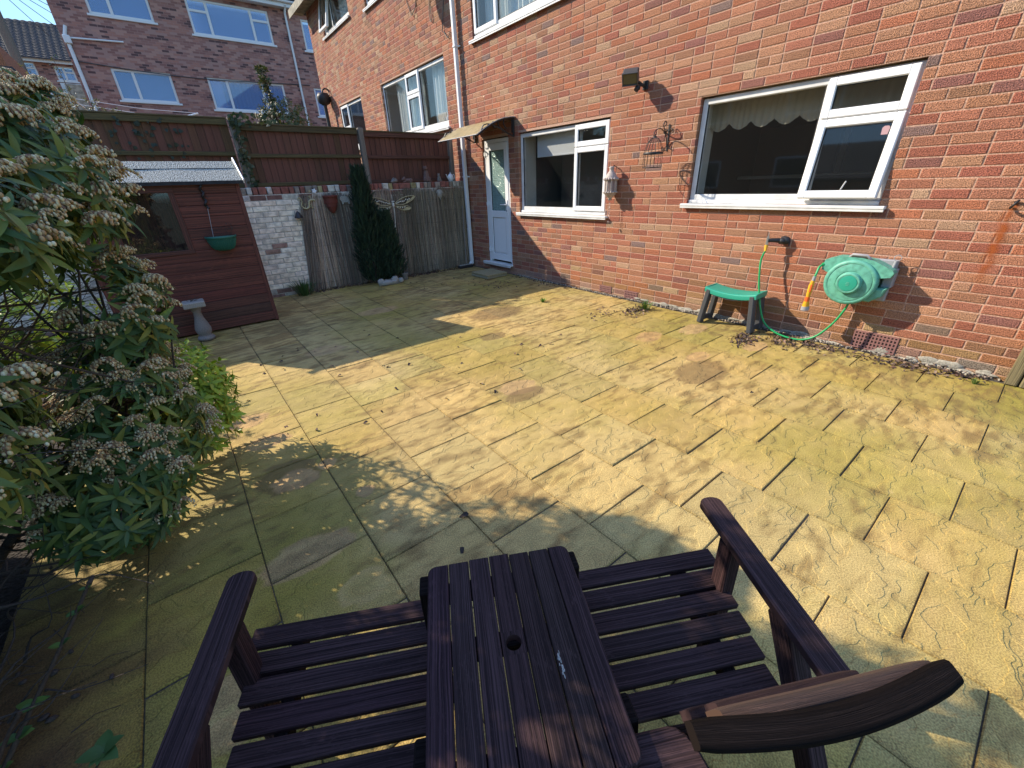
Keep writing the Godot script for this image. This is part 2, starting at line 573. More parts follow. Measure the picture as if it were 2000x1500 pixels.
	wood("fence_rail", lin(0.150, 0.105, 0.045), w1, 0.9, 0.2, 0.8, 4.0)
	wood("post_wood", lin(0.29, 0.25, 0.20), w1, 0.95, 0.25, 0.8, 4.0)
	wood("shed_wood", lin(0.20, 0.056, 0.034), w3, 0.75, 0.12, 0.6, 2.2)
	wood("gate_wood", lin(0.27, 0.22, 0.11), w1, 0.95, 0.35, 1.0, 4.0)
	wood("reed", Color(1, 1, 1), w1, 0.9, 0.05, 1.0, 8.0)
	tri_map(std("felt", lin(0.66, 0.64, 0.52), 0.95), tex(grain(11, 0.14, 256, -0.7, 2.2, 1)), hfine, 2.2, 0.3)
	tri_map(std("felt_edge", lin(0.03, 0.03, 0.032), 0.9), soft, null, 2.0)
	# leaves
	var lf := std("leaf", Color(1, 1, 1), 0.48, true)
	lf.backlight_enabled = true; lf.backlight = Color(0.45, 0.5, 0.2)
	lf.metallic_specular = 0.32
	var ng := std("needle", Color(1, 1, 1), 0.7, true)
	ng.backlight_enabled = true; ng.backlight = Color(0.2, 0.25, 0.1)
	var bel := std("bell", Color(1, 1, 1), 0.7, true)
	bel.backlight_enabled = true; bel.backlight = Color(0.5, 0.45, 0.35)
	tri_map(std("bark", lin(0.075, 0.055, 0.042), 0.95, true), mid, hfine, 6.0, 0.3)
	std("litter", Color(1, 1, 1), 0.9, true)
	# plastics and metals
	tri_map(std("reel_green", lin(0.12, 0.40, 0.29), 0.5, true), tex(grain(12, 0.02, 256, 0.80, 1.10)), null, 3.0)
	std("hose_green", lin(0.01, 0.30, 0.09), 0.4)
	std("stool_green", lin(0.02, 0.30, 0.20), 0.45)
	std("stool_grey", lin(0.055, 0.058, 0.062), 0.55)
	std("pad_grey", lin(0.20, 0.20, 0.21), 0.7)
	std("tap_black", lin(0.022, 0.022, 0.024), 0.5)
	std("yellow", lin(0.70, 0.36, 0.02), 0.4)
	std("orange", lin(0.75, 0.12, 0.02), 0.45)
	std("grey_plastic", lin(0.30, 0.30, 0.31), 0.5)
	var st := std("steel", lin(0.55, 0.55, 0.55), 0.35); st.metallic = 0.9
	std("iron", lin(0.018, 0.016, 0.016), 0.55)
	std("lamp_body", lin(0.06, 0.06, 0.062), 0.5)
	std("lamp_lens", lin(0.085, 0.08, 0.05), 0.12)
	tri_map(std("canopy", lin(0.40, 0.31, 0.15), 0.42), tex(grain(13, 0.02, 256, 0.70, 1.15)), null, 1.5)
	M["canopy"].backlight_enabled = true
	M["canopy"].backlight = Color(0.35, 0.3, 0.18)
	std("pipe_white", lin(0.78, 0.78, 0.77), 0.4)
	tri_map(std("terracotta", lin(0.20, 0.052, 0.035), 0.85), mid, hfine, 8.0, 0.15)
	tri_map(std("stone_grey", lin(0.28, 0.25, 0.22), 0.95), mid, hfine, 9.0, 0.3)
	tri_map(std("stone_red", lin(0.21, 0.125, 0.10), 0.95), mid, hfine, 9.0, 0.3)
	tri_map(std("stone_pale", lin(0.42, 0.39, 0.33), 0.95), mid, hfine, 9.0, 0.3)
	std("china", lin(0.72, 0.76, 0.78), 0.25)
	tri_map(std("cream_metal", lin(0.52, 0.44, 0.24), 0.6), mid, null, 8.0)
	std("pearl", lin(0.66, 0.62, 0.52), 0.35)
	std("basket_green", lin(0.022, 0.135, 0.105), 0.5)
	tri_map(std("lantern_white", lin(0.62, 0.58, 0.54), 0.7), tex(grain(14, 0.05, 256, 0.45, 1.2, 4, Color(1, 0.95, 0.92))), null, 7.0)
	std("lantern_pink", lin(0.42, 0.25, 0.26), 0.6)
	std("airbrick", lin(0.24, 0.115, 0.10), 0.9)
	std("airbrick_hole_shade", lin(0.02, 0.015, 0.012), 1.0)  # near black, stands in for the shade inside the holes
	# far buildings
	m = std("far_brick", Color(1, 1, 1), 0.95)
	m.albedo_texture = tex(brick_pattern())
	m.uv1_scale = Vector3(1.0 / 3.6, 1.0 / 2.4, 1)
	tri_map(std("roof_tile", lin(0.055, 0.052, 0.055), 0.8, true), mid, null, 2.0)
	std("fascia", lin(0.62, 0.62, 0.60), 0.6)
	std("cable", lin(0.05, 0.05, 0.05), 0.6)
	tri_map(std("render", lin(0.36, 0.32, 0.24), 0.9), soft, null, 1.0)
	tri_map(std("orange_brick", lin(0.42, 0.16, 0.07), 0.9), mid, hmid, 3.0, 0.4)
	tri_map(std("pole", lin(0.20, 0.17, 0.13), 0.95), mid, hfine, 3.0, 0.3)

# far wall, bricks of a few pixels each: colour only
func brick_pattern() -> Image:
	var W := 512
	var H := 512
	var im := Image.create(W, H, false, Image.FORMAT_RGB8)
	im.fill(srgb(0.304, 0.182, 0.155))
	var r := RandomNumberGenerator.new()
	r.seed = 77
	var bw := 32.0
	var bh := 16.0
	for row in 32:
		for k in 16:
			var c: Color = [srgb(0.320, 0.150, 0.112), srgb(0.264, 0.130, 0.104), srgb(0.368, 0.203, 0.155), srgb(0.224, 0.105, 0.086), srgb(0.320, 0.185, 0.151)][r.randi() % 5]
			if r.randf() < 0.13: c = srgb(0.096, 0.052, 0.049)
			var x := int(k * bw + (bw * 0.5 if row % 2 else 0.0))
			for s in [0, -W]:
				im.fill_rect(Rect2i(x + s, int(row * bh), int(bw) - 2, int(bh) - 2), c)
	return im


func _ready() -> void:
	rng.seed = 20240401
	# camera: the photograph's lens and stance
	cam = Camera3D.new()
	cam.name = "camera"
	cam.fov = rad_to_deg(2.0 * atan(750.0 / 791.59))
	cam.near = 0.05
	cam.far = 400.0
	cam.transform = Transform3D(Basis(Vector3.UP, deg_to_rad(-37.352)) * Basis(Vector3.RIGHT, deg_to_rad(-26.399)) * Basis(Vector3.BACK, deg_to_rad(-2.234)), EYE)
	add_child(cam)
	cam.current = true
	# sky, sun, exposure
	var e := Environment.new()
	e.background_mode = Environment.BG_SKY
	var sk := ProceduralSkyMaterial.new()
	sk.sky_top_color = Color(0.44, 0.56, 0.79)
	sk.sky_horizon_color = Color(0.65, 0.85, 0.91)
	sk.sky_curve = 0.22
	sk.sky_energy_multiplier = 1.15
	sk.ground_bottom_color = Color(0.25, 0.24, 0.2)
	sk.ground_horizon_color = Color(0.5, 0.5, 0.46)
	sk.sun_angle_max = 12.0
	e.sky = Sky.new()
	e.sky.sky_material = sk
	e.tonemap_mode = Environment.TONE_MAPPER_LINEAR
	e.tonemap_exposure = 1.6
	e.sdfgi_enabled = true
	e.ssao_enabled = true
	e.ssil_enabled = true
	var we := WorldEnvironment.new()
	we.name = "world"
	we.environment = e
	add_child(we)
	var sun := DirectionalLight3D.new()
	sun.name = "sun"
	sun.light_energy = 1.6
	sun.light_color = Color(1.0, 0.95, 0.87)
	sun.light_angular_distance = 0.5
	sun.shadow_enabled = true
	add_child(sun)
	sun.look_at_from_position(Vector3.ZERO, Vector3(0.68, -0.786, 1.0), Vector3.UP)

	materials()
	ground_and_patio()
	house()
	back_wall()
	fences()
	shed()
	far_buildings()
	wall_fittings()
	hose_corner()
	ornaments()
	bench()
	plants()
	litter()


# ---------------------------------------------------------------- ground and paving

const COLS := [-1.01, -0.564, -0.127, 0.312, 0.763, 1.207, 1.660, 2.104, 2.557, 3.000, 3.447, 3.894, 4.340, 4.787]

func ground_and_patio() -> void:
	var g := MB.new()
	g.quad(Vector3(-150, -0.062, 150), Vector3(150, -0.062, 150), Vector3(150, -0.062, -150), Vector3(-150, -0.062, -150))
	single("ground", g, M.ground, "", "", Vector3.ZERO, "", "structure")
	# bed of soil under the shrubs, lumpy
	var s := MB.new()
	var nz := noise(90, 1.6, 4)
	var rows := []
	for i in 61:
		var row := []
		for k in 31:
			var x := -3.6 + k * (2.64 / 30.0)
			var z := -7.7 + i * (9.6 / 60.0)
			row.append(Vector3(x, -0.012 + nz.get_noise_2d(x * 2.0, z * 2.0) * 0.045 - smoothstep(-1.25, -0.97, x) * 0.03, z))
		rows.append(row)
	rows.reverse()
	s.grid(rows)
	single("soil", s, M.soil, "", "", Vector3.ZERO, "", "structure")
	# patio: bedding and one slab at a time
	var pt := Node3D.new()
	pt.name = "patio"
	add_child(pt)
	pt.set_meta("kind", "structure")
	var b := MB.new()
	b.span(Vector3(-1.0, -0.058, -7.66), Vector3(4.862, -0.008, 1.6))
	part("joint_bed", b, M.joint, pt)
	for i in COLS.size() - 1:
		var x0: float = COLS[i]
		var x1: float = COLS[i + 1]
		var ph := -0.757 if [-1.01, -0.127, 0.763, 1.66, 2.557, 3.447, 4.34].has(x0) else -0.536
		var z := ph + 0.447 * 5
		while z > -7.6:
			var za := maxf(z - 0.447, -7.63)
			if z - za > 0.05 and z < 1.6:
				one_slab(pt, x0, x1, za, z)
			z -= 0.447

func one_slab(pt: Node3D, x0: float, x1: float, z0: float, z1: float) -> void:
	var b := MB.new()
	b.has2 = true
	var gx := 0.0014
	var gz := 0.0022 + (rf(0, 0.004) if rng.randf() < 0.2 else 0.0)
	var k := rf(0.88, 1.06)
	var warm := rf(-0.05, 0.05)
	b.col = Color(0.585 * k * (1 + warm), 0.42 * k, 0.158 * k * (1 - warm))
	var c := Vector3((x0 + x1) * 0.5, 0, (z0 + z1) * 0.5)
	var hx := (x1 - x0) * 0.5 - gx
	var hz := (z1 - z0) * 0.5 - gz
	var lift := rf(-0.002, 0.002)
	var tx := rf(-0.0022, 0.0022)
	var tz := rf(-0.0022, 0.0022)
	var e := 0.003
	var q := Vector2(rng.randi() % 3, rng.randi() % 3) / 3.0
	var turn := rng.randi() % 4
	var tops := []
	var outs := []
	for k2 in [[-1, 1], [1, 1], [1, -1], [-1, -1]]:
		var y: float = lift + tx * k2[0] + tz * k2[1]
		tops.append(Vector3(k2[0] * (hx - e), y, k2[1] * (hz - e)))
		outs.append(Vector3(k2[0] * hx, y - 0.005, k2[1] * hz))
	var uvf := func(p: Vector3) -> Vector2:
		var f := Vector2(p.x / 0.46 + 0.5, p.z / 0.46 + 0.5)
		if turn & 1: f = Vector2(1, 1) - f
		if turn & 2: f.x = 1.0 - f.x
		return q + f.clamp(Vector2(0.012, 0.012), Vector2(0.988, 0.988)) / 3.0
	var uvs := func(p: Vector3) -> Vector2:
		return Vector2((c.x + p.x - PATIO.position.x) / PATIO.size.x, (c.z + p.z - PATIO.position.y) / PATIO.size.y)
	var i0 := b.v.size()
	for p: Vector3 in tops: b.vert(p, Vector3.UP, uvf.call(p), uvs.call(p))
	b.ix.append_array(PackedInt32Array([i0, i0 + 2, i0 + 1, i0, i0 + 3, i0 + 2]))
	for s in 4:
		var t := (s + 1) % 4
		var lo := Vector3(0, -0.045, 0)
		for pr in [[outs[s], outs[t], tops[t], tops[s]], [outs[s] + lo, outs[t] + lo, outs[t], outs[s]]]:
			var nn: Vector3 = (pr[1] - pr[0]).cross(pr[3] - pr[0]).normalized()
			var j := b.v.size()
			for p: Vector3 in pr: b.vert(p, nn, uvf.call(p), uvs.call(p))
			b.ix.append_array(PackedInt32Array([j, j + 2, j + 1, j, j + 3, j + 2]))
	part("slab", b, M.slab, pt, c)


# ---------------------------------------------------------------- the terrace

# openings in the garden front: z0, z1, y0, y1
const HOLES := {
	"win1": [-2.836, -1.040, 1.268, 2.297], "win2": [-5.950, -4.060, 1.090, 2.270], "door": [-6.990, -6.215, 0.130, 2.262],
	"nbr_a": [-11.02, -8.075, 2.585, 3.715], "nbr_b": [-14.09, -12.365, 2.585, 3.700], "nbr_c": [-14.22, -12.24, 5.275, 6.15], "nbr_d": [-11.22, -8.4, 5.13, 6.15], "up_e": [-7.08, -4.3, 3.690, 4.80],
}
const BRICK_TONES := [[0.50, 0.195, 0.115, 8], [0.53, 0.235, 0.13, 7], [0.54, 0.275, 0.155, 5], [0.56, 0.34, 0.205, 2], [0.45, 0.15, 0.092, 6], [0.35, 0.145, 0.11, 2], [0.29, 0.18, 0.15, 1], [0.54, 0.19, 0.095, 4], [0.42, 0.20, 0.11, 3]]

func brick_tone() -> Color:
	var w := 0
	for t in BRICK_TONES: w += t[3]
	var k := rng.randi() % w
	for t in BRICK_TONES:
		k -= t[3]
		if k < 0: return jit(Color(t[0], t[1], t[2]), 0.10)
	return Color.WHITE

func wall_top(z: float) -> float: return 6.20 if z < -7.63 else 5.30

# a brick whose face looks along -x; local to its centre
func brick_mesh(b: MB, ctr: Vector3, lz: float, ly: float, depth: float, proud: float) -> void:
	var e := 0.0045
	var x0 := -proud
	var hz := lz * 0.5
	var hy := ly * 0.5
	var o := [Vector3(x0 + e * 0.8, -hy, -hz), Vector3(x0 + e * 0.8, -hy, hz), Vector3(x0 + e * 0.8, hy, hz), Vector3(x0 + e * 0.8, hy, -hz)]
	var f := [Vector3(x0 + rf(0, 0.001), -hy + e, -hz + e), Vector3(x0 + rf(0, 0.001), -hy + e, hz - e), Vector3(x0 + rf(0, 0.001), hy - e, hz - e), Vector3(x0 + rf(0, 0.001), hy - e, -hz + e)]
	b.quad(ctr + f[0], ctr + f[1], ctr + f[2], ctr + f[3])
	for s in 4:
		var t := (s + 1) % 4
		b.quad(ctr + o[s], ctr + o[t], ctr + f[t], ctr + f[s])
		var dd := Vector3(depth - e * 0.8, 0, 0)
		b.quad(ctr + o[s] + dd, ctr + o[t] + dd, ctr + o[t], ctr + o[s])

func house() -> void:
	var H := thing("terrace_house", "brick terrace with white framed windows along the right of the patio", "house", Vector3(X0, 0, -7.0))
	# bricks, course by course
	var list := []
	var ch := 0.0757
	var row := 0
	var y := -0.045
	while y < 6.2:
		var y0 := y + 0.005
		var y1 := y + ch - 0.005
		var z := 0.62 - (0.1131 if row % 2 else 0.0) - rf(0, 0.01)
		while z > -15.42:
			var L := 0.2162
			if rng.randf() < 0.10: L = 0.1031
			var a := maxf(z - L, -15.42)
			var spans := [[a, z]]
			for k in HOLES:
				var h: Array = HOLES[k]
				if y1 > h[2] + 0.012 and y0 < h[3] - 0.012:
					var nx := []
					for s in spans:
						if s[1] <= h[0] or s[0] >= h[1]: nx.append(s)
						else:
							if s[0] < h[0]: nx.append([s[0], h[0]])
							if s[1] > h[1]: nx.append([h[1], s[1]])
					spans = nx
			for s in spans:
				if s[1] - s[0] > 0.02 and y1 < wall_top((s[0] + s[1]) * 0.5) + 0.03:
					list.append([s[0], s[1], y0, y1])
			z = a - 0.010
		y += ch
		row += 1
	# the 300 that show largest become bricks of their own
	var order := []
	for i in list.size():
		var r: Array = list[i]
		var p := Vector3(X0, (r[2] + r[3]) * 0.5, (r[0] + r[1]) * 0.5)
		var px := pixel(p)
		var d := EYE.distance_to(p)
		var area: float = (r[1] - r[0]) * X0 / (d * d * d)
		if px.x < 0.0 or px.x > 1.0 or px.y < 0.0 or px.y > 1.0: area = 0.0
		order.append([area, i])
	order.sort_custom(func(a, b): return a[0] > b[0])
	var solo := {}
	for i in mini(299, order.size()): solo[order[i][1]] = true
	var rest := MB.new()
	for i in list.size():
		var r: Array = list[i]
		var p := Vector3(X0, (r[2] + r[3]) * 0.5, (r[0] + r[1]) * 0.5)
		var c := brick_tone()
		if p.y < 0.42 and p.z > -5.0:
			c = c.lerp(Color(c.r * 0.75, c.g * 0.9, c.b * 0.55), clampf((0.42 - p.y) * 1.6 + rf(-0.2, 0.3), 0, 1))
		if p.y < 0.12:
			c = c.lerp(Color(0.40, 0.34, 0.28), rf(0.0, 0.55))
		var pr := rf(-0.001, 0.0015)
		if solo.has(i):
			var b := MB.new()
			b.col = c
			brick_mesh(b, Vector3.ZERO, r[1] - r[0], r[3] - r[2], 0.1, pr)
			part("brick", b, M.brick, H, p - H.position)
		else:
			rest.col = c
			brick_mesh(rest, p - H.position, r[1] - r[0], r[3] - r[2], 0.1, pr)
	part("brickwork", rest, M.brick, H, Vector3.ZERO, true)
	# mortar behind them: the wall as upright strips between openings
	var mo := MB.new()
	var zs := [-15.416, -7.63, 0.616]
	for k in HOLES:
		zs.append(HOLES[k][0] - 0.004); zs.append(HOLES[k][1] + 0.004)
	zs.sort()
	for i in zs.size() - 1:
		if zs[i + 1] - zs[i] < 0.002: continue
		var zc: float = (zs[i] + zs[i + 1]) * 0.5
		var cuts := []
		for k in HOLES:
			var h: Array = HOLES[k]
			if zc > h[0] - 0.004 and zc < h[1] + 0.004: cuts.append([h[2] - 0.004, h[3] + 0.004])
		cuts.sort_custom(func(a, b): return a[0] < b[0])
		var lo := -0.06
		var top := wall_top(zc)
		for c in cuts + [[top, top]]:
			if c[0] - lo > 0.002:
				mo.span(Vector3(0.0052, lo, zs[i]) + Vector3(0, 0, 7), Vector3(0.098, c[0], zs[i + 1]) + Vector3(0, 0, 7))
			lo = c[1]
	part("mortar_wall", mo, M.mortar, H)
	# roofs and eaves, out of the frame but for the far corner
	for s in [[-15.75, -7.62, 6.16], [-7.6, 0.9, 5.32]]:
		var rb := MB.new()
		rb.prism(PackedVector2Array([Vector2(-0.36, s[2]), Vector2(4.2, s[2] + 2.7), Vector2(8.6, s[2]), Vector2(8.6, s[2] - 0.02), Vector2(-0.36, s[2] - 0.02)]), s[1] - s[0], Transform3D(Basis.IDENTITY, Vector3(0, 0, s[0] + 7.0)))
		part("roof", rb, M.roof_tile, H)
		var gb := MB.new()
		gb.span(Vector3(-0.385, s[2] - 0.16, s[0] + 7.0), Vector3(-0.362, s[2] + 0.02, s[1] + 7.0))
		gb.span(Vector3(-0.360, s[2] - 0.045, s[0] + 7.0), Vector3(-0.004, s[2] - 0.022, s[1] + 7.0))
		part("fascia", gb, M.render, H)
	# the other walls close the house
	var sh := MB.new()
	sh.span(Vector3(0.098, -0.06, -8.4), Vector3(8.3, 6.15, -8.3))
	sh.span(Vector3(0.1, -0.06, 7.5), Vector3(8.3, 5.3, 7.6))
	sh.span(Vector3(8.2, -0.06, -8.29), Vector3(8.3, 5.3, 7.49))
	part("side_wall", sh, M.mortar, H)

	# windows: frames set 45 mm back in their openings
	window(H, HOLES.win1, 1.300, [-1.655], [[1.955, -1.62, -1.10]], [[-2.776, -1.69, 1.360, 2.236, 0, 0.0], [-1.672, -1.066, 1.968, 2.272, 1, 0.0], [-1.672, -1.066, 1.318, 1.962, 1, 8.0]], "glass", 0.0)
	window(H, HOLES.win2, 1.122, [-4.690], [[1.960, -4.655, -4.12]], [[-5.89, -4.725, 1.182, 2.21, 0, 0.0], [-4.712, -4.088, 1.975, 2.248, 1, 0.0], [-4.712, -4.088, 1.140, 1.968, 1, 0.0]], "glass", 0.0)
	window(H, HOLES.nbr_a, 2.640, [-9.76, -9.20], [[3.30, -9.73, -9.23]], [[-10.96, -9.795, 2.70, 3.655, 0, 0.0], [-9.78, -9.18, 3.32, 3.69, 1, 0.0], [-9.78, -9.18, 2.66, 3.31, 1, 0.0], [-9.165, -8.135, 2.70, 3.655, 0, 0.0]], "glass", 0.0)
	window(H, HOLES.nbr_b, 2.640, [-13.50], [[3.10, -14.05, -13.53]], [[-14.07, -13.48, 3.12, 3.68, 1, 0.0], [-14.07, -13.48, 2.66, 3.11, 1, 0.0], [-13.465, -12.425, 2.70, 3.64, 0, 0.0]], "glass", 0.0)
	window(H, HOLES.nbr_c, 5.325, [-13.55], [], [[-14.2, -13.53, 5.345, 6.13, 1, 12.0], [-13.515, -12.3, 5.385, 6.09, 0, 0.0]], "glass", 0.0)
	window(H, HOLES.nbr_d, 5.18, [-10.3], [], [[-11.16, -10.335, 5.24, 6.09, 0, 0.0], [-10.265, -8.46, 5.24, 6.09, 0, 0.0]], "glass", 0.0)
	window(H, HOLES.up_e, 3.745, [-6.46], [], [[-7.06, -6.44, 3.765, 4.78, 1, 0.0], [-6.425, -4.36, 3.805, 4.74, 0, 0.0]], "glass", 0.0)
	# what stands behind the panes
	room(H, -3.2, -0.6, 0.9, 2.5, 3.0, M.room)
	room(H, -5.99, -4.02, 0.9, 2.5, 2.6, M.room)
	room(H, -11.3, -7.9, 2.3, 3.9, 2.0, M.room_pale)
	room(H, -14.3, -12.2, 2.3, 3.9, 1.6, M.room)
	room(H, -14.3, -12.1, 5.0, 6.15, 1.6, M.room_pale)
	room(H, -11.4, -8.2, 5.0, 6.15, 1.6, M.room_pale)
	room(H, -7.3, -4.1, 3.4, 4.95, 1.6, M.room_pale)
	# first window: scalloped valance, a tall unit and the tiled sill end
	var va := MB.new()
	var vr := []
	for r in 6:
		var line := []
		for k in 145:
			var t := k / 144.0
			var z := 5.975 - t * 1.82
			var hem := 2.045 - absf(sin(t * PI * 8.0)) * 0.062
			line.append(Vector3(0.26 + sin(t * 190.0 + sin(t * 31.0)) * 0.007 * (0.4 + r * 0.15), lerpf(2.38, hem, r / 5.0), z))
		vr.append(line)
	va.grid(vr)
	part("valance", va, M.valance, H)
	var j1 := MB.new()
	j1.span(Vector3(0.125, 1.27, 4.150), Vector3(0.34, 2.30, 4.170))
	j1.span(Vector3(0.125, 1.25, 4.171), Vector3(0.34, 1.268, 5.95))
	part("window_reveal", j1, M.room_pale, H)
	var wt := MB.new()
	wt.span(Vector3(1.7, 1.48, 3.9), Vector3(2.4, 1.52, 6.2), 0.004)
	wt.span(Vector3(2.55, 0.92, 4.8), Vector3(2.60, 2.2, 4.86), 0.004)
	part("worktop", wt, M.room_pale, H)
	var cb := MB.new()
	cb.span(Vector3(1.9, 0.91, 4.0), Vector3(2.6, 2.1, 4.75), 0.01)
	cb.span(Vector3(1.6, 0.91, 4.9), Vector3(2.2, 1.5, 6.2), 0.01)
	part("cupboard", cb, M.cupboard, H)
	var tl := MB.new()
	for a in 3:
		for c in 4:
			tl.span(Vector3(0.13 + a * 0.102, 1.26 + c * 0.102, 3.802), Vector3(0.13 + a * 0.102 + 0.098, 1.26 + c * 0.102 + 0.098, 3.81), 0.003)
	part("wall_tile", tl, M.room_pale, H)
	# second window: roller blind, pale reveal, dark units
	var rb2 := MB.new()
	rb2.tube([Vector3(0.2, 2.20, 1.32), Vector3(0.2, 2.20, 2.30)], [0.022], 12)
	rb2.span(Vector3(0.178, 1.93, 1.32), Vector3(0.182, 2.20, 2.30))
	rb2.span(Vector3(0.172, 1.905, 1.32), Vector3(0.188, 1.93, 2.30), 0.004)
	part("roller_blind", rb2, M.blind, H)
	var rv2 := MB.new()
	rv2.span(Vector3(0.125, 1.10, 1.045), Vector3(0.36, 2.28, 1.075))
	rv2.span(Vector3(0.125, 1.06, 1.05), Vector3(0.36, 1.10, 2.94))
	part("window_reveal", rv2, M.room_pale, H)
	var c2 := MB.new()
	c2.span(Vector3(0.75, 0.91, 1.3), Vector3(1.3, 2.45, 2.30), 0.004)
	c2.span(Vector3(0.80, 0.91, 2.304), Vector3(1.3, 2.45, 2.95), 0.004)
	part("cupboard", c2, M.cupboard, H)
	# neighbours' curtains
	curtain(H, -10.55, -9.82, 2.62, 3.70, 0.20)
	curtain(H, -9.76, -9.22, 2.62, 3.70, 0.18)
	curtain(H, -8.85, -8.1, 2.62, 3.70, 0.20)
	curtain(H, -13.4, -12.3, 5.3, 6.14, 0.24)
	curtain(H, -11.1, -8.5, 5.2, 6.14, 0.24)
	curtain(H, -7.0, -4.35, 3.72, 4.85, 0.24)
	var vs := MB.new()   # cards and a little vase on the neighbour's sill
	vs.lathe([Vector2(0.0, 0), Vector2(0.06, 0.0), Vector2(0.09, 0.12), Vector2(0.05, 0.2), Vector2(0.07, 0.26)], Transform3D(Basis.IDENTITY, Vector3(0.19, 2.62, -1.32)), 14)
	part("vase", vs, M.china, H)
	var cd := MB.new()
	cd.box(Vector3(0.19, 2.75, -1.6), Vector3(0.01, 0.26, 0.34), 0.0, Basis(Vector3.BACK, 0.15))
	part("card", cd, M.room_pale, H)
	door(H)
	# air bricks near the ground
	for a in [[-3.955, 0.073, 0.222, 0.09], [-3.49, 0.06, 0.222, 0.105], [-0.735, 0.094, 0.33, 0.165]]:
		var ab := MB.new()
		var zc: float = a[0] + 7.0
		var w: float = a[2]
		var hh: float = a[3]
		ab.span(Vector3(-0.010, a[1] - hh * 0.5, zc - w * 0.5), Vector3(0.03, a[1] - hh * 0.5 + 0.012, zc + w * 0.5))
		ab.span(Vector3(-0.010, a[1] + hh * 0.5 - 0.012, zc - w * 0.5), Vector3(0.03, a[1] + hh * 0.5, zc + w * 0.5))
		var nx := int(w / 0.026)
		for i in nx + 1:
			var zz := zc - w * 0.5 + i * (w - 0.012) / nx
			ab.span(Vector3(-0.009, a[1] - hh * 0.5 + 0.012, zz), Vector3(0.03, a[1] + hh * 0.5 - 0.012, zz + 0.012))
		var ny := int(hh / 0.028)
		for i in range(1, ny):
			var yy: float = a[1] - hh * 0.5 + i * hh / ny
			ab.span(Vector3(-0.008, yy - 0.006, zc - w * 0.5 + 0.002), Vector3(0.029, yy + 0.006, zc + w * 0.5 - 0.002))
		var abp := part("air_brick", ab, M.airbrick, H)
		var ah := MB.new()
		ah.span(Vector3(-0.0045, a[1] - hh * 0.5 + 0.002, zc - w * 0.5 + 0.002), Vector3(-0.003, a[1] + hh * 0.5 - 0.002, zc + w * 0.5 - 0.002))
		part("hole_shade_sheet", ah, M.airbrick_hole_shade, abp)  # dark sheet in place of the shade within the air brick
	# splashes of mortar along the foot of the wall
	var fo := MB.new()
	for i in 70:
		var zz := rf(-3.4, 0.05)
		fo.ball(Vector3(rf(-0.006, 0.004), rf(-0.01, 0.035), zz + 7.0), Vector3(0.012, rf(0.012, 0.035), rf(0.03, 0.09)), 5, 7, Basis.IDENTITY, 0.5, i)
	part("mortar_fillet", fo, M.concrete, H, Vector3.ZERO, true)
	# rust that ran down from the iron eye
	var im := Image.create(64, 256, false, Image.FORMAT_RGBA8)
	var nz := noise(70, 0.03, 3)
	for yy in 256:
		for xx in 64:
			var t := yy / 255.0
			var ctr := 32.0 + nz.get_noise_2d(3.0, yy * 0.6) * 9.0
			var wd := lerpf(5.0, 13.0, t)
			var a := exp(-pow((xx - ctr) / wd, 2.0)) * smoothstep(1.0, 0.35, t) * smoothstep(0.0, 0.04, t)
			a *= 0.75 + nz.get_noise_2d(xx * 2.0, yy * 0.7) * 0.9
			im.set_pixel(xx, yy, Color(0.66, 0.33, 0.12, clampf(a * 0.75, 0, 0.62)))
	var rm := std("rust", Color.WHITE, 1.0)
	rm.albedo_texture = tex(im)
	rm.transparency = BaseMaterial3D.TRANSPARENCY_ALPHA
	var ru := MB.new()
	ru.quad(Vector3(-0.003, 0.55, 6.62), Vector3(-0.003, 0.55, 6.84), Vector3(-0.003, 1.31, 6.84), Vector3(-0.003, 1.31, 6.62), Vector2(0, 1), Vector2(1, 1), Vector2(1, 0), Vector2(0, 0))
	part("rust_stain", ru, rm, H)

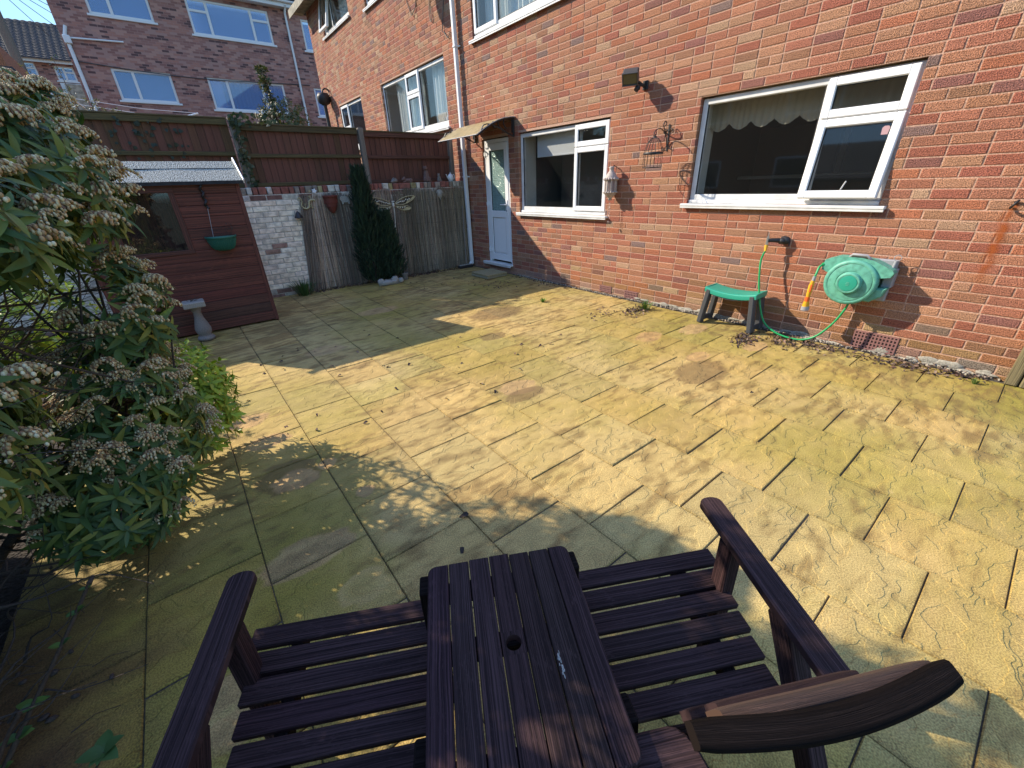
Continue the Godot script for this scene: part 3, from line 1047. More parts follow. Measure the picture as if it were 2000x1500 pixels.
# A window in the opening h. fy: foot of the frame, above its sill; mull: centres of mullions; trans: [y, z0, z1];
# lights: [z0, z1, y0, y1, opening sash?, degrees open]. Everything in the frame of H (x into the house, z + 7).
func window(H: Node3D, h: Array, fy: float, mull: Array, trans: Array, lights: Array, glass: String, _k: float) -> void:
	var W := named(H, "window")
	var z0: float = h[0] + 7.004
	var z1: float = h[1] + 6.996
	var y1: float = h[3] - 0.012
	var f := MB.new()
	var xa := 0.045
	var xb := 0.112
	var pw := 0.058
	f.span(Vector3(xa, fy, z0), Vector3(xb, y1, z0 + pw), 0.006)
	f.span(Vector3(xa, fy, z1 - pw), Vector3(xb, y1, z1), 0.006)
	f.span(Vector3(xa + 0.001, fy, z0 + pw - 0.006), Vector3(xb - 0.001, fy + pw, z1 - pw + 0.006), 0.006)
	f.span(Vector3(xa + 0.001, y1 - pw, z0 + pw - 0.006), Vector3(xb - 0.001, y1, z1 - pw + 0.006), 0.006)
	for m in mull:
		f.span(Vector3(xa + 0.002, fy + pw - 0.006, m + 7 - 0.034), Vector3(xb - 0.002, y1 - pw + 0.006, m + 7 + 0.034), 0.006)
	for t in trans:
		f.span(Vector3(xa + 0.003, t[0] - 0.03, t[1] + 7 - 0.004), Vector3(xb - 0.003, t[0] + 0.03, t[2] + 7 + 0.004), 0.006)
	part("frame", f, M.upvc_worn, W)
	var s := MB.new()
	s.span(Vector3(-0.055, h[2] - 0.032, z0 - 0.06), Vector3(0.06, h[2] - 0.004, z1 + 0.06), 0.006)
	s.span(Vector3(-0.050, h[2] - 0.052, z0 - 0.058), Vector3(-0.038, h[2] - 0.030, z1 + 0.058), 0.003)
	s.span(Vector3(0.02, h[2] - 0.006, z0), Vector3(0.1, fy + 0.002, z1), 0.006)
	part("sill", s, M.upvc_worn, W)
	for l in lights:
		var a := Vector3(0.07, l[2], l[0] + 7)
		var b := Vector3(0.07, l[3], l[1] + 7)
		var hinge := Transform3D.IDENTITY
		if l[5] != 0.0:   # top hung, thrown outwards at the foot
			hinge = Transform3D(Basis.IDENTITY, Vector3(0.03, b.y, 0)) * Transform3D(Basis(Vector3.BACK, deg_to_rad(-l[5])), Vector3.ZERO) * Transform3D(Basis.IDENTITY, Vector3(-0.03, -b.y, 0))
		var g := MB.new()
		if l[4] == 1:
			var sw := 0.066
			var fr := MB.new()
			fr.span(Vector3(0.022, a.y, a.z), Vector3(0.082, b.y, a.z + sw), 0.008)
			fr.span(Vector3(0.022, a.y, b.z - sw), Vector3(0.082, b.y, b.z), 0.008)
			fr.span(Vector3(0.0225, a.y, a.z + sw - 0.008), Vector3(0.0815, a.y + sw, b.z - sw + 0.008), 0.008)
			fr.span(Vector3(0.0225, b.y - sw, a.z + sw - 0.008), Vector3(0.0815, b.y, b.z - sw + 0.008), 0.008)
			var fo := part("sash", fr, M.upvc, W)
			fo.transform = hinge
			a += Vector3(0, sw, sw); b -= Vector3(0, sw, sw)
			var gk := MB.new()
			gasket(gk, a, b, 0.034)
			part("gasket", gk, M.gasket, W).transform = hinge
			g.span(Vector3(0.044, a.y - 0.01, a.z - 0.01), Vector3(0.048, b.y + 0.01, b.z + 0.01))
			var po := part("pane", g, M[glass], W)
			po.transform = hinge
			if l[5] != 0.0:
				var hd := MB.new()
				hd.box(Vector3(0.10, a.y - 0.03, (a.z + b.z) * 0.5), Vector3(0.03, 0.02, 0.03), 0.004)
				hd.beam(Vector3(0.10, a.y - 0.02, (a.z + b.z) * 0.5), Vector3(0.11, a.y + 0.085, (a.z + b.z) * 0.5 + 0.03), 0.016, 0.012, 0.004)
				part("handle", hd, M.upvc, W).transform = hinge
				var sy := MB.new()
				sy.span(Vector3(0.090, fy + 0.03, l[1] + 7 - 0.07), Vector3(0.096, fy + 0.05, l[1] + 7 - 0.05))
				sy.beam(Vector3(0.09, fy + 0.03, l[1] + 7 - 0.03), Vector3(0.0, l[2] + 0.01, l[1] + 7 - 0.03), 0.012, 0.006)
				part("stay", sy, M.steel, W)
				if l[2] < 2.0:
					var stk := MB.new()
					stk.prism(PackedVector2Array([Vector2(-0.022, -0.03), Vector2(0.022, -0.03), Vector2(0.026, 0.02), Vector2(0.014, 0.034), Vector2(-0.014, 0.034), Vector2(-0.026, 0.02)]), 0.001, Transform3D(Basis(Vector3(0, 0, -1), Vector3(0, 1, 0), Vector3(1, 0, 0)), Vector3(0.0425, b.y - 0.06, b.z - 0.035)))
					part("sticker", stk, M.lantern_pink, W).transform = hinge
		else:
			var gk := MB.new()
			gasket(gk, a, b, 0.050)
			part("gasket", gk, M.gasket, W)
			g.span(Vector3(0.066, a.y - 0.004, a.z - 0.004), Vector3(0.070, b.y + 0.004, b.z + 0.004))
			part("pane", g, M[glass], W)

func gasket(g: MB, a: Vector3, b: Vector3, x: float) -> void:
	var t := 0.006
	g.span(Vector3(x, a.y - 0.001, a.z - 0.001), Vector3(x + 0.022, b.y + 0.001, a.z + t))
	g.span(Vector3(x, a.y - 0.001, b.z - t), Vector3(x + 0.022, b.y + 0.001, b.z + 0.001))
	g.span(Vector3(x + 0.0005, a.y - 0.001, a.z + t), Vector3(x + 0.0215, a.y + t, b.z - t))
	g.span(Vector3(x + 0.0005, b.y - t, a.z + t), Vector3(x + 0.0215, b.y + 0.001, b.z - t))

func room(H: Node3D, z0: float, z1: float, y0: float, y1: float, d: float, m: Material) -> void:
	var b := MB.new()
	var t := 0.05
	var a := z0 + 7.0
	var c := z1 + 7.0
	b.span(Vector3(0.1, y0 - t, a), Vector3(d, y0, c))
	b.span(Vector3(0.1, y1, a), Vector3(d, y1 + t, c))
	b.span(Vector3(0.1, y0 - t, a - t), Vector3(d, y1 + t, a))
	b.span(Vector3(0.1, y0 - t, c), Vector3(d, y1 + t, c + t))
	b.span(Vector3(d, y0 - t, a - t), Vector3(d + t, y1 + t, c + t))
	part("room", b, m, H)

func curtain(H: Node3D, z0: float, z1: float, y0: float, y1: float, x: float) -> void:
	var b := MB.new()
	var k := maxi(24, int((z1 - z0) / 0.02))
	var rows := []
	for r in 4:
		var row := []
		var ph := rf(0, 6)
		for i in k + 1:
			var t := float(i) / k
			var z := lerpf(z0, z1, t)
			row.append(Vector3(x + sin(z * 62.0 + sin(z * 9.0) * 2.0) * 0.022 + sin(z * 23.0 + r * 0.3) * 0.012, lerpf(y0, y1, r / 3.0), z + 7.0))
		rows.append(row)
	b.grid(rows)
	part("curtain", b, M.curtain, H)

func door(H: Node3D) -> void:
	var D := named(H, "back_door")
	var z0 := -6.985 + 7.0
	var z1 := -6.220 + 7.0
	var f := MB.new()
	f.span(Vector3(0.03, 0.16, z0), Vector3(0.10, 2.25, z0 + 0.062), 0.006)
	f.span(Vector3(0.03, 0.16, z1 - 0.062), Vector3(0.10, 2.25, z1), 0.006)
	f.span(Vector3(0.0305, 2.19, z0 + 0.056), Vector3(0.0995, 2.25, z1 - 0.056), 0.006)
	part("frame", f, M.upvc, D)
	var l := MB.new()   # leaf: stiles, rails and a recessed lower panel
	var a := z0 + 0.066
	var b := z1 - 0.066
	l.span(Vector3(0.022, 0.20, a), Vector3(0.088, 2.186, a + 0.105), 0.008)
	l.span(Vector3(0.022, 0.20, b - 0.105), Vector3(0.088, 2.186, b), 0.008)
	l.span(Vector3(0.0225, 2.075, a + 0.097), Vector3(0.0875, 2.186, b - 0.097), 0.008)
	l.span(Vector3(0.0225, 0.975, a + 0.097), Vector3(0.0875, 1.095, b - 0.097), 0.008)
	l.span(Vector3(0.0225, 0.20, a + 0.097), Vector3(0.0875, 0.325, b - 0.097), 0.008)
	part("leaf", l, M.upvc, D)
	var p := MB.new()
	p.span(Vector3(0.044, 0.31, a + 0.095), Vector3(0.07, 0.985, b - 0.095))
	p.span(Vector3(0.036, 0.35, a + 0.135), Vector3(0.044, 0.945, b - 0.135), 0.006)
	part("panel", p, M.upvc, D)
	var gk := MB.new()
	gasket(gk, Vector3(0, 1.09, a + 0.100), Vector3(0, 2.08, b - 0.100), 0.032)
	gasket(gk, Vector3(0, 0.32, a + 0.100), Vector3(0, 0.98, b - 0.100), 0.032)
	part("gasket", gk, M.gasket, D)
	var g := MB.new()
	g.span(Vector3(0.050, 1.08, a + 0.095), Vector3(0.055, 2.09, b - 0.095))
	part("pane", g, M.obscure_glass, D)
	var hd := MB.new()
	hd.span(Vector3(0.010, 1.06, b - 0.07), Vector3(0.022, 1.28, b - 0.035), 0.005)
	hd.tube([Vector3(0.015, 1.205, b - 0.052), Vector3(-0.035, 1.205, b - 0.052)], [0.011], 10)
	hd.tube([Vector3(-0.035, 1.205, b - 0.047), Vector3(-0.038, 1.203, b - 0.175)], [0.011, 0.009], 10)
	part("handle", hd, M.upvc, D)
	var lk := MB.new()
	lk.box(Vector3(0.009, 1.10, b - 0.052), Vector3(0.006, 0.03, 0.014), 0.002)
	part("lock", lk, M.iron, D)
	for y in [0.38, 1.21, 2.03]:
		var hg := MB.new()
		hg.tube([Vector3(0.016, y - 0.055, z0 + 0.052), Vector3(0.016, y + 0.055, z0 + 0.052)], [0.012], 10)
		hg.span(Vector3(0.014, y - 0.03, z0 + 0.01), Vector3(0.03, y + 0.03, z0 + 0.12), 0.004)
		part("hinge", hg, M.upvc, D)
	var t := MB.new()
	t.span(Vector3(-0.075, 0.128, z0 - 0.10), Vector3(0.10, 0.158, z1 + 0.03), 0.006)
	t.span(Vector3(-0.07, 0.105, z0 - 0.095), Vector3(-0.055, 0.130, z1 + 0.025), 0.003)
	part("threshold", t, M.upvc_worn, D)
	# a plain room behind the door, for the light through the glass
	room(H, -7.4, -6.05, 0.1, 2.4, 2.0, M.room)


# ---------------------------------------------------------------- boundary wall and reed screen

func back_wall() -> void:
	var W := thing("boundary_wall", "low old brick wall along the far end of the patio, white paint flaking", "wall", Vector3(1.0, 0, ZW))
	var o := W.position
	var core := MB.new()
	core.span(Vector3(-2.9, -0.06, ZW - 0.235) - o, Vector3(4.855, 1.522, ZW - 0.0045) - o)
	part("mortar_core", core, M.old_mortar, W)
	var rest := MB.new()
	for row in 20:
		var y := -0.03 + row * 0.0775
		var x := -2.9 + (0.112 if row % 2 else 0.0)
		while x < 4.85:
			var L := minf(0.215, 4.85 - x)
			if L < 0.03: break
			var c := Color(0.95, 0.80, 0.63) if rng.randf() < 0.975 else Color(0.36, 0.22, 0.17)
			if row < 2: c = Color(0.26, 0.15, 0.12) if rng.randf() < 0.5 else Color(0.42, 0.37, 0.30)
			elif row > 18: c = Color(0.60, 0.54, 0.46) if rng.randf() < 0.5 else Color(0.22, 0.11, 0.085)
			c = jit(c, 0.14)
			var seen := x > 0.72 and x < 1.85
			var b := MB.new() if seen else rest
			b.col = c
			var hgt := 0.068
			var ctr := Vector3(x + L * 0.5, y + 0.036, ZW - 0.045)
			var base := Vector3.ZERO if seen else ctr - o
			b.box(base + Vector3(0, 0, rf(-0.003, 0.003)), Vector3(L, hgt, 0.09), 0.005)
			if seen: part("brick", b, M.old_brick, W, ctr - o)
			x += L + 0.011
	part("brickwork", rest, M.old_brick, W, Vector3.ZERO, true)
	# a course of bricks on edge along the top
	var x := -2.9
	while x < 4.82:
		var L := 0.066
		if rng.randf() < 0.25: L = 0.105
		if x > 3.45 and x < 3.65: L = 0.215
		var b := MB.new()
		var r := rng.randf()
		b.col = jit(Color(0.30, 0.11, 0.08) if r < 0.42 else Color(0.55, 0.50, 0.42) if r < 0.72 else Color(0.30, 0.24, 0.19) if r < 0.9 else Color(0.36, 0.30, 0.14), 0.16)
		var ctr := Vector3(x + L * 0.5, 1.572 + rf(-0.004, 0.004), ZW - 0.118)
		b.box(Vector3.ZERO, Vector3(L, 0.10, 0.225 + rf(-0.006, 0.004)), 0.009)
		if x > 0.6: part("brick", b, M.old_brick, W, ctr - o)
		x += L + 0.012
	# reed screening pinned to its right-hand stretch
	var R := thing("reed_screen", "brown reed screening fixed over the wall, between the white bricks and the downpipe", "reed screen", Vector3(3.2, 0, ZW + 0.02))
	var rb := MB.new()
	rb.tube([Vector3(0, 0, 0), Vector3(0.002, 0.25, 0), Vector3(-0.002, 0.5, 0.001), Vector3(0.001, 0.75, 0), Vector3(0.0, 1.0, 0)], [0.0042, 0.004, 0.0042, 0.0038, 0.003], 5, false)
	var rm := rb.mesh(M.reed)
	var xf := []
	var cl := []
	var tone := noise(120, 1.4, 3)
	for i in 1500:
		var x2 := rf(1.56, 4.80)
		var lo := rf(0.0, 0.04)
		if x2 < 1.80: lo = maxf(lo, (x2 - 1.56) / 0.24 * 0.0)
		var hi := 1.50 + tone.get_noise_2d(x2 * 3.0, 4.0) * 0.06 + rf(-0.07, 0.03)
		var lean := rf(-0.03, 0.03) + (0.13 if x2 < 1.72 else 0.06 if x2 < 1.9 else 0.0)
		if rng.randf() < 0.05: lean += rf(-0.1, 0.1); hi -= rf(0.0, 0.5)
		var d := Vector3(lean, 1.0, rf(-0.004, 0.004)).normalized()
		var side := d.cross(Vector3.BACK).normalized()
		var bs := Basis(side * rf(0.7, 1.35), d * (hi - lo), side.cross(d) * 1.0)
		xf.append(Transform3D(bs, Vector3(x2 - 3.2, lo, rf(-0.014, 0.012))))
		var t := 0.95 + tone.get_noise_2d(x2, 0.3) * 0.7
		var c := Color(0.50, 0.365, 0.26) if rng.randf() < 0.7 else Color(0.62, 0.50, 0.39) if rng.randf() < 0.6 else Color(0.30, 0.22, 0.16)
		if x2 > 3.4: c = c.lerp(Color(0.50, 0.42, 0.25), 0.4)
		cl.append(jit(c * t * (0.55 if rng.randf() < 0.22 else 1.0), 0.32))
	many("reeds", rm, xf, cl, R)
	var wires := MB.new()
	for y in [0.12, 0.32, 0.52, 0.72, 0.92, 1.12, 1.32]:
		var pts := []
		for k in 25: pts.append(Vector3(1.60 + y * 0.13 - 3.2 + k * (3.2 - y * 0.13) / 24.0, y + rf(-0.008, 0.008), 0.013 + rf(0, 0.003)))
		wires.tube(pts, [0.0014], 4, false)
	part("binding_wire", wires, M.iron, R)


# ---------------------------------------------------------------- fence on top of the wall

func fence_panel(x0: float, x1: float, top: float, label: String, moss: float) -> void:
	var zc := -7.955
	var F := thing("wooden_fence", label, "fence", Vector3((x0 + x1) * 0.5, 1.62, zc), "fence panels along the top of the wall")
	var o := F.position
	var n := int(round((x1 - x0) / 0.098))
	var w := (x1 - x0) / n
	for i in n:
		var b := MB.new()
		var k := rf(0.65, 1.3)
		var g := clampf(moss * rf(-0.3, 1.1), 0.0, 1.0)
		b.col = Color(k, k * rf(0.92, 1.08), k).lerp(Color(0.85, 1.75, 0.7), g * 0.5)
		b.uo = Vector2(rf(0, 7), rf(0, 7))
		var x := x0 + (i + 0.5) * w
		b.box(Vector3.ZERO, Vector3(w + 0.016, top - 0.03 - 1.60, 0.011), 0.002, Basis(Vector3.UP, 0.15) * Basis(Vector3.BACK, rf(-0.004, 0.004)))
		part("board", b, M.fence_wood, F, Vector3(x, (top - 0.03 + 1.60) * 0.5, zc) - o)
	for r in [[top - 0.058, 0.075, 0.032], [2.045 + (top - 2.45) * 0.4, 0.05, 0.036], [1.66, 0.05, 0.034]]:
		var b := MB.new()
		b.uo = Vector2(rf(0, 7), rf(0, 7))
		var k := rf(0.8, 1.0)
		b.col = Color(k, k, k).lerp(Color(0.92, 1.06, 0.85) * k, moss)
		if moss < 0.2: b.col = Color(0.95, 0.58, 0.85)
		b.box(Vector3.ZERO, Vector3(x1 - x0, r[1], r[2]), 0.004)
		part("rail", b, M.fence_rail, F, Vector3((x0 + x1) * 0.5, r[0], zc + 0.034) - o)
	var c := MB.new()
	c.uo = Vector2(rf(0, 7), rf(0, 7))
	c.col = Color(0.95, 0.98, 0.9)
	c.box(Vector3.ZERO, Vector3(x1 - x0, 0.020, 0.085), 0.004)
	part("capping", c, M.fence_rail, F, Vector3((x0 + x1) * 0.5, top - 0.010, zc + 0.015) - o)

func fences() -> void:
	fence_panel(-2.75, -0.86, 2.51, "dark fence panel furthest left, mostly hidden by the flowering shrub", 0.5)
	fence_panel(-0.76, 1.075, 2.535, "mossy red brown fence panel above the shed roof", 0.75)
	fence_panel(1.205, 2.945, 2.475, "red brown fence panel above the dark conifer, between ivy post and bare post", 0.45)
	fence_panel(3.065, 4.70, 2.445, "cleanest red fence panel, behind the clay ornaments and the white teapot", 0.08)
	var posts := [[-0.81, 2.53, "fence post hidden behind the flowering shrub"], [1.14, 2.545, "grey fence post with ivy, right behind the shed gable"], [3.005, 2.475, "bare grey fence post above the conifer and dragonfly"], [4.745, 2.46, "short grey fence post beside the white downpipe"]]
	for p in posts:
		var b := MB.new()
		b.uo = Vector2(rf(0, 7), rf(0, 7))
		b.col = Color(1, 1, 1) * rf(0.9, 1.1)
		b.box(Vector3(0, (p[1] - 1.46) * 0.5, 0), Vector3(0.085, p[1] - 1.46, 0.085), 0.008)
		single("fence_post", b, M.post_wood, p[2], "fence post", Vector3(p[0], 1.46, -7.915), "fence posts along the top of the wall")
	# boarded fence out of view at the left, placed to shade the ground
	for q in [[-3.9, -2.1], [-2.0, -0.2], [-0.1, 1.7]]:
		var F := thing("unseen_side_fence", ["farthest panel of the unseen timber fence at the left, out of view, shading the ground", "middle panel of the unseen timber fence at the left, out of view, shading the ground", "nearest panel of the unseen timber fence at the left, out of view, shading the ground"][int((q[0] + 4.0) / 1.85)], "fence", Vector3(-1.95, 0, (q[0] + q[1]) * 0.5), "unseen fence panels shading the left side")
		for i in 18:
			var b := MB.new()
			var k := rf(0.7, 1.2)
			b.col = Color(k, k, k)
			b.uo = Vector2(rf(0, 7), rf(0, 7))
			b.box(Vector3.ZERO, Vector3(0.011, 1.80, 0.116), 0.002, Basis(Vector3.UP, 0.12))
			part("board", b, M.fence_wood, F, Vector3(0, 0.92, (i - 8.5) * 0.1))
		for y in [0.3, 0.95, 1.6]:
			var b := MB.new()
			b.box(Vector3.ZERO, Vector3(0.04, 0.07, 1.8), 0.004)
			part("rail", b, M.fence_rail, F, Vector3(0.035, y, 0))
	# timber at the near end of the house wall, the edge of a gate
	var G := thing("gate_post", "weathered timber gate post at the right edge against the house wall", "post", Vector3(4.80, 0, 0.16))
	for s in [[0.0, 0.0, 0.07, 0.42], [-0.005, 0.075, 0.06, 0.40], [0.01, 0.15, 0.06, 0.46]]:
		var b := MB.new()
		b.uo = Vector2(rf(0, 7), rf(0, 7))
		b.box(Vector3(s[0], 0.95, s[1] + 0.0), Vector3(0.075, 1.9, s[2]), 0.008)
		part("timber", b, M.gate_wood, G)


# ---------------------------------------------------------------- the shed

func shed() -> void:
	var zf := -6.17
	var x0 := -0.78
	var x1 := 0.775
	var S := thing("shed", "small red stained timber shed with grey felt roof and a dark window", "shed", Vector3(0, 0, -6.45))
	var o := S.position
	var n := 14
	var hgt := 1.665 / n
	for i in n:
		var ya := 0.02 + i * hgt
		var yc := ya + hgt * 0.5
		var spans := [[x0, x1 - 0.035]]
		if ya + hgt > 0.985 and ya < 1.60: spans = [[x0, -0.50], [0.135, x1 - 0.035]]
		for s in spans:
			var b := MB.new()
			var k := rf(0.8, 1.15)
			b.col = Color(k, k * rf(0.9, 1.2), k)
			if i == 0: b.col = Color(0.9, 2.3, 2.4)
			elif i == 1: b.col = Color(0.75, 1.3, 1.4) * k
			elif i == 2: b.col = Color(0.8, 1.1, 1.15) * k
			b.uo = Vector2(rf(0, 7), rf(0, 7))
			b.box(Vector3.ZERO, Vector3(s[1] - s[0], hgt - 0.003, 0.014), 0.0045, Basis(Vector3.RIGHT, 0.03 + rf(-0.01, 0.01)))
			part("plank", b, M.shed_wood, S, Vector3((s[0] + s[1]) * 0.5, yc, zf) - o)
	for xx in [[x1 - 0.04, x1 + 0.004], [x0 - 0.004, x0 + 0.04]]:
		var tr := MB.new()
		tr.span(Vector3(xx[0], 0.015, zf - 0.03) - o, Vector3(xx[1], 1.69, zf + 0.014) - o, 0.003)
		part("corner_trim", tr, M.shed_wood, S)
	var W := named(S, "window")
	var f := MB.new()
	f.col = Color(0.75, 0.85, 0.85)
	f.span(Vector3(-0.50, 1.585, zf - 0.02) - o, Vector3(0.14, 1.665, zf + 0.018) - o, 0.004)
	f.span(Vector3(-0.50, 0.945, zf - 0.02) - o, Vector3(0.14, 0.99, zf + 0.022) - o, 0.004)
	f.span(Vector3(0.082, 0.985, zf - 0.0205) - o, Vector3(0.139, 1.588, zf + 0.0175) - o, 0.004)
	f.span(Vector3(-0.499, 0.985, zf - 0.0205) - o, Vector3(-0.45, 1.588, zf + 0.0175) - o, 0.004)
	part("frame", f, M.shed_wood, W)
	var g := MB.new()
	g.span(Vector3(-0.455, 0.98, zf - 0.004) - o, Vector3(0.086, 1.59, zf) - o)
	part("pane", g, M.glass, W)
	# sides, back and a dark inside
	var b := MB.new()
	b.span(Vector3(x0, 0.0, -6.80) - o, Vector3(x0 + 0.02, 1.68, zf - 0.012) - o)
	b.span(Vector3(x1 - 0.02, 0.0, -6.80) - o, Vector3(x1, 1.68, zf - 0.012) - o)
	b.span(Vector3(x0 + 0.02, 0.0, -6.80) - o, Vector3(x1 - 0.02, 1.68, -6.78) - o)
	b.span(Vector3(x0 + 0.02, 0.02, -6.78) - o, Vector3(x1 - 0.02, 0.04, zf - 0.012) - o)
	b.span(Vector3(x0 + 0.03, 0.02, zf - 0.024) - o, Vector3(x1 - 0.03, 0.95, zf - 0.012) - o)
	b.span(Vector3(0.14, 0.951, zf - 0.024) - o, Vector3(x1 - 0.03, 1.68, zf - 0.012) - o)
	for xx in [x0, x1 - 0.02]:
		b.prism(PackedVector2Array([Vector2(-6.80, 1.68), Vector2(-6.16, 1.68), Vector2(-6.48, 1.875)]), 0.02, Transform3D(Basis(Vector3(0, 0, 1), Vector3(0, 1, 0), Vector3(-1, 0, 0)), Vector3(xx + 0.02, 0, 0) - o))
	part("side_boards", b, M.shed_wood, S)
	# felt over two slopes, with the edge of the second sheet, and pale barge boards
	var r := named(S, "roof")
	var ft := MB.new()
	var ridge := Vector3(0, 1.905, -6.48)
	var eave := Vector3(0, 1.692, -6.105)
	var mid := ridge.lerp(eave, 0.36)
	var back := Vector3(0, 1.692, -6.855)
	for q in [[ridge, mid, 0.009], [mid + Vector3(0, -0.006, 0), eave, 0.006]]:
		var rows := []
		for i in 2:
			var row := []
			for k in 13:
				var p: Vector3 = q[0].lerp(q[1], float(i))
				row.append(Vector3(x0 - 0.05 + k * (x1 - x0 + 0.10) / 12.0, p.y + rf(-0.002, 0.002), p.z) - o)
			rows.append(row)
		rows.reverse()
		ft.grid(rows)
	ft.quad(Vector3(x0 - 0.05, ridge.y, ridge.z) - o, Vector3(x1 + 0.05, ridge.y, ridge.z) - o, Vector3(x1 + 0.05, back.y, back.z) - o, Vector3(x0 - 0.05, back.y, back.z) - o)
	part("felt", ft, M.felt, r)
	var dk := MB.new()
	dk.span(Vector3(x0 - 0.05, eave.y - 0.035, eave.z - 0.012) - o, Vector3(x1 + 0.05, eave.y - 0.001, eave.z + 0.004) - o)
	dk.beam(Vector3(0, eave.y - 0.012, eave.z - 0.01) - o, Vector3(0, ridge.y - 0.012, ridge.z) - o, x1 - x0 + 0.08, 0.012)
	dk.beam(Vector3(0, back.y - 0.012, back.z + 0.01) - o, Vector3(0, ridge.y - 0.014, ridge.z) - o, x1 - x0 + 0.08, 0.012)
	part("eaves_edge", dk, M.felt_edge, r)
	for xx in [x0 - 0.055, x1 + 0.055]:
		var bb := MB.new()
		bb.beam(Vector3(xx, eave.y - 0.012, eave.z + 0.012) - o, Vector3(xx, ridge.y + 0.02, ridge.z) - o, 0.012, 0.05, 0.002)
		bb.beam(Vector3(xx, back.y - 0.012, back.z - 0.012) - o, Vector3(xx, ridge.y + 0.019, ridge.z - 0.001) - o, 0.0118, 0.05, 0.002)
		part("barge_board", bb, M.pipe_white, r)

	# twisted hook and the green half basket it holds, on the shed front
	var hk := MB.new()
	var pts := []
	for i in 30:
		var t := i / 29.0
		var a := t * TAU * 3.0
		pts.append(Vector3(cos(a) * 0.011, -t * 0.245, sin(a) * 0.011))
	hk.tube(pts, [0.012, 0.013, 0.013], 7)
	hk.tube(arc_pts(Vector3(0.018, -0.13, 0.012), Vector3.RIGHT, Vector3.UP, 0.018, 0.018, 0, TAU, 14), [0.0022], 5, false)
	single("spiral_hook", hk, M.iron, "dark twisted metal hook hanging on the shed front above the green basket", "hook", Vector3(0.395, 1.655, zf + 0.032))
	var B := thing("wall_basket", "green ribbed half round plastic basket hanging on the red shed", "hanging basket", Vector3(0.43, 0.945, zf + 0.022))
	var bk := MB.new()
	var prof := [Vector2(0.0, 0.0), Vector2(0.06, 0.002), Vector2(0.092, 0.014), Vector2(0.120, 0.042), Vector2(0.139, 0.080), Vector2(0.148, 0.105), Vector2(0.160, 0.107), Vector2(0.160, 0.125), Vector2(0.150, 0.125), Vector2(0.146, 0.10)]
	bk.lathe(prof, Transform3D(Basis.IDENTITY, Vector3.ZERO), 28, PI)
	for k in 22:
		var a := PI * (k + 0.5) / 22.0
		var d := Vector3(cos(a), 0, sin(a))
		bk.tube([d * 0.094 + Vector3(0, 0.015, 0), d * 0.121 + Vector3(0, 0.042, 0), d * 0.140 + Vector3(0, 0.080, 0), d * 0.147 + Vector3(0, 0.102, 0)], [0.0055], 5, false)
	bk.prism(PackedVector2Array([Vector2(-0.06, 0.002), Vector2(0.06, 0.002), Vector2(0.12, 0.042), Vector2(0.146, 0.10), Vector2(0.15, 0.12), Vector2(-0.15, 0.12), Vector2(-0.146, 0.10), Vector2(-0.12, 0.042)]), 0.006, Transform3D(Basis.IDENTITY, Vector3(0, 0, -0.006)))
	for i in bk.v.size(): bk.v[i].y *= 1.36
	part("bowl", bk, M.basket_green, B)
	var so := MB.new()
	so.ball(Vector3(0, 0.125, 0.05), Vector3(0.125, 0.025, 0.07), 6, 14, Basis.IDENTITY, 0.4, 4)
	part("soil", so, M.soil, B)
	var cd := MB.new()
	cd.tube([Vector3(-0.035, 0.46, 0.012), Vector3(-0.075, 0.15, 0.03)], [0.003], 5)
	cd.tube([Vector3(-0.035, 0.46, 0.012), Vector3(-0.033, 0.47, 0.012)], [0.004], 5)
	part("cord", cd, M.grey_plastic, B)
	var tw := MB.new()
	for k in 7:
		var p := Vector3(rf(0.02, 0.12), 0.15, rf(0.02, 0.08))
		tw.tube([p, p + Vector3(rf(-0.03, 0.03), 0.06, rf(-0.02, 0.02)), p + Vector3(rf(-0.05, 0.09), rf(0.09, 0.16), rf(-0.02, 0.03))], [0.0022, 0.001], 4)
		tw.ball(p + Vector3(rf(-0.04, 0.06), rf(0.08, 0.15), 0.02), Vector3(0.009, 0.006, 0.008), 4, 6)
	part("dry_stems", tw, M.bark, B)

	# worn stone pedestal at the near corner of the shed
	var P := thing("stone_pedestal", "worn stone bird bath pedestal between the shed and the bright green shrub", "pedestal", Vector3(-0.06, 0, -5.90))
	var ps := MB.new()
	ps.lathe([Vector2(0.0, 0.0), Vector2(0.085, 0.0), Vector2(0.09, 0.03), Vector2(0.075, 0.05), Vector2(0.06, 0.065), Vector2(0.075, 0.09), Vector2(0.082, 0.14), Vector2(0.066, 0.20), Vector2(0.045, 0.27), Vector2(0.040, 0.33), Vector2(0.055, 0.38), Vector2(0.06, 0.40)], Transform3D.IDENTITY, 20)
	part("baluster", ps, M.stone_grey, P)
	var cp := MB.new()
	cp.span(Vector3(-0.105, 0.40, -0.10), Vector3(0.105, 0.465, 0.10), 0.008)
	part("cap", cp, M.stone_pale, P)
	var dp := MB.new()
	for k in 8:
		dp.tube([Vector3(rf(-0.04, 0.04), 0.46, rf(-0.04, 0.04)), Vector3(rf(-0.09, 0.13), rf(0.49, 0.54), rf(-0.05, 0.05)), Vector3(rf(-0.12, 0.2), rf(0.48, 0.56), rf(-0.05, 0.05))], [0.003, 0.0012], 4)
	part("dry_stems", dp, M.bark, P)


# ---------------------------------------------------------------- houses beyond

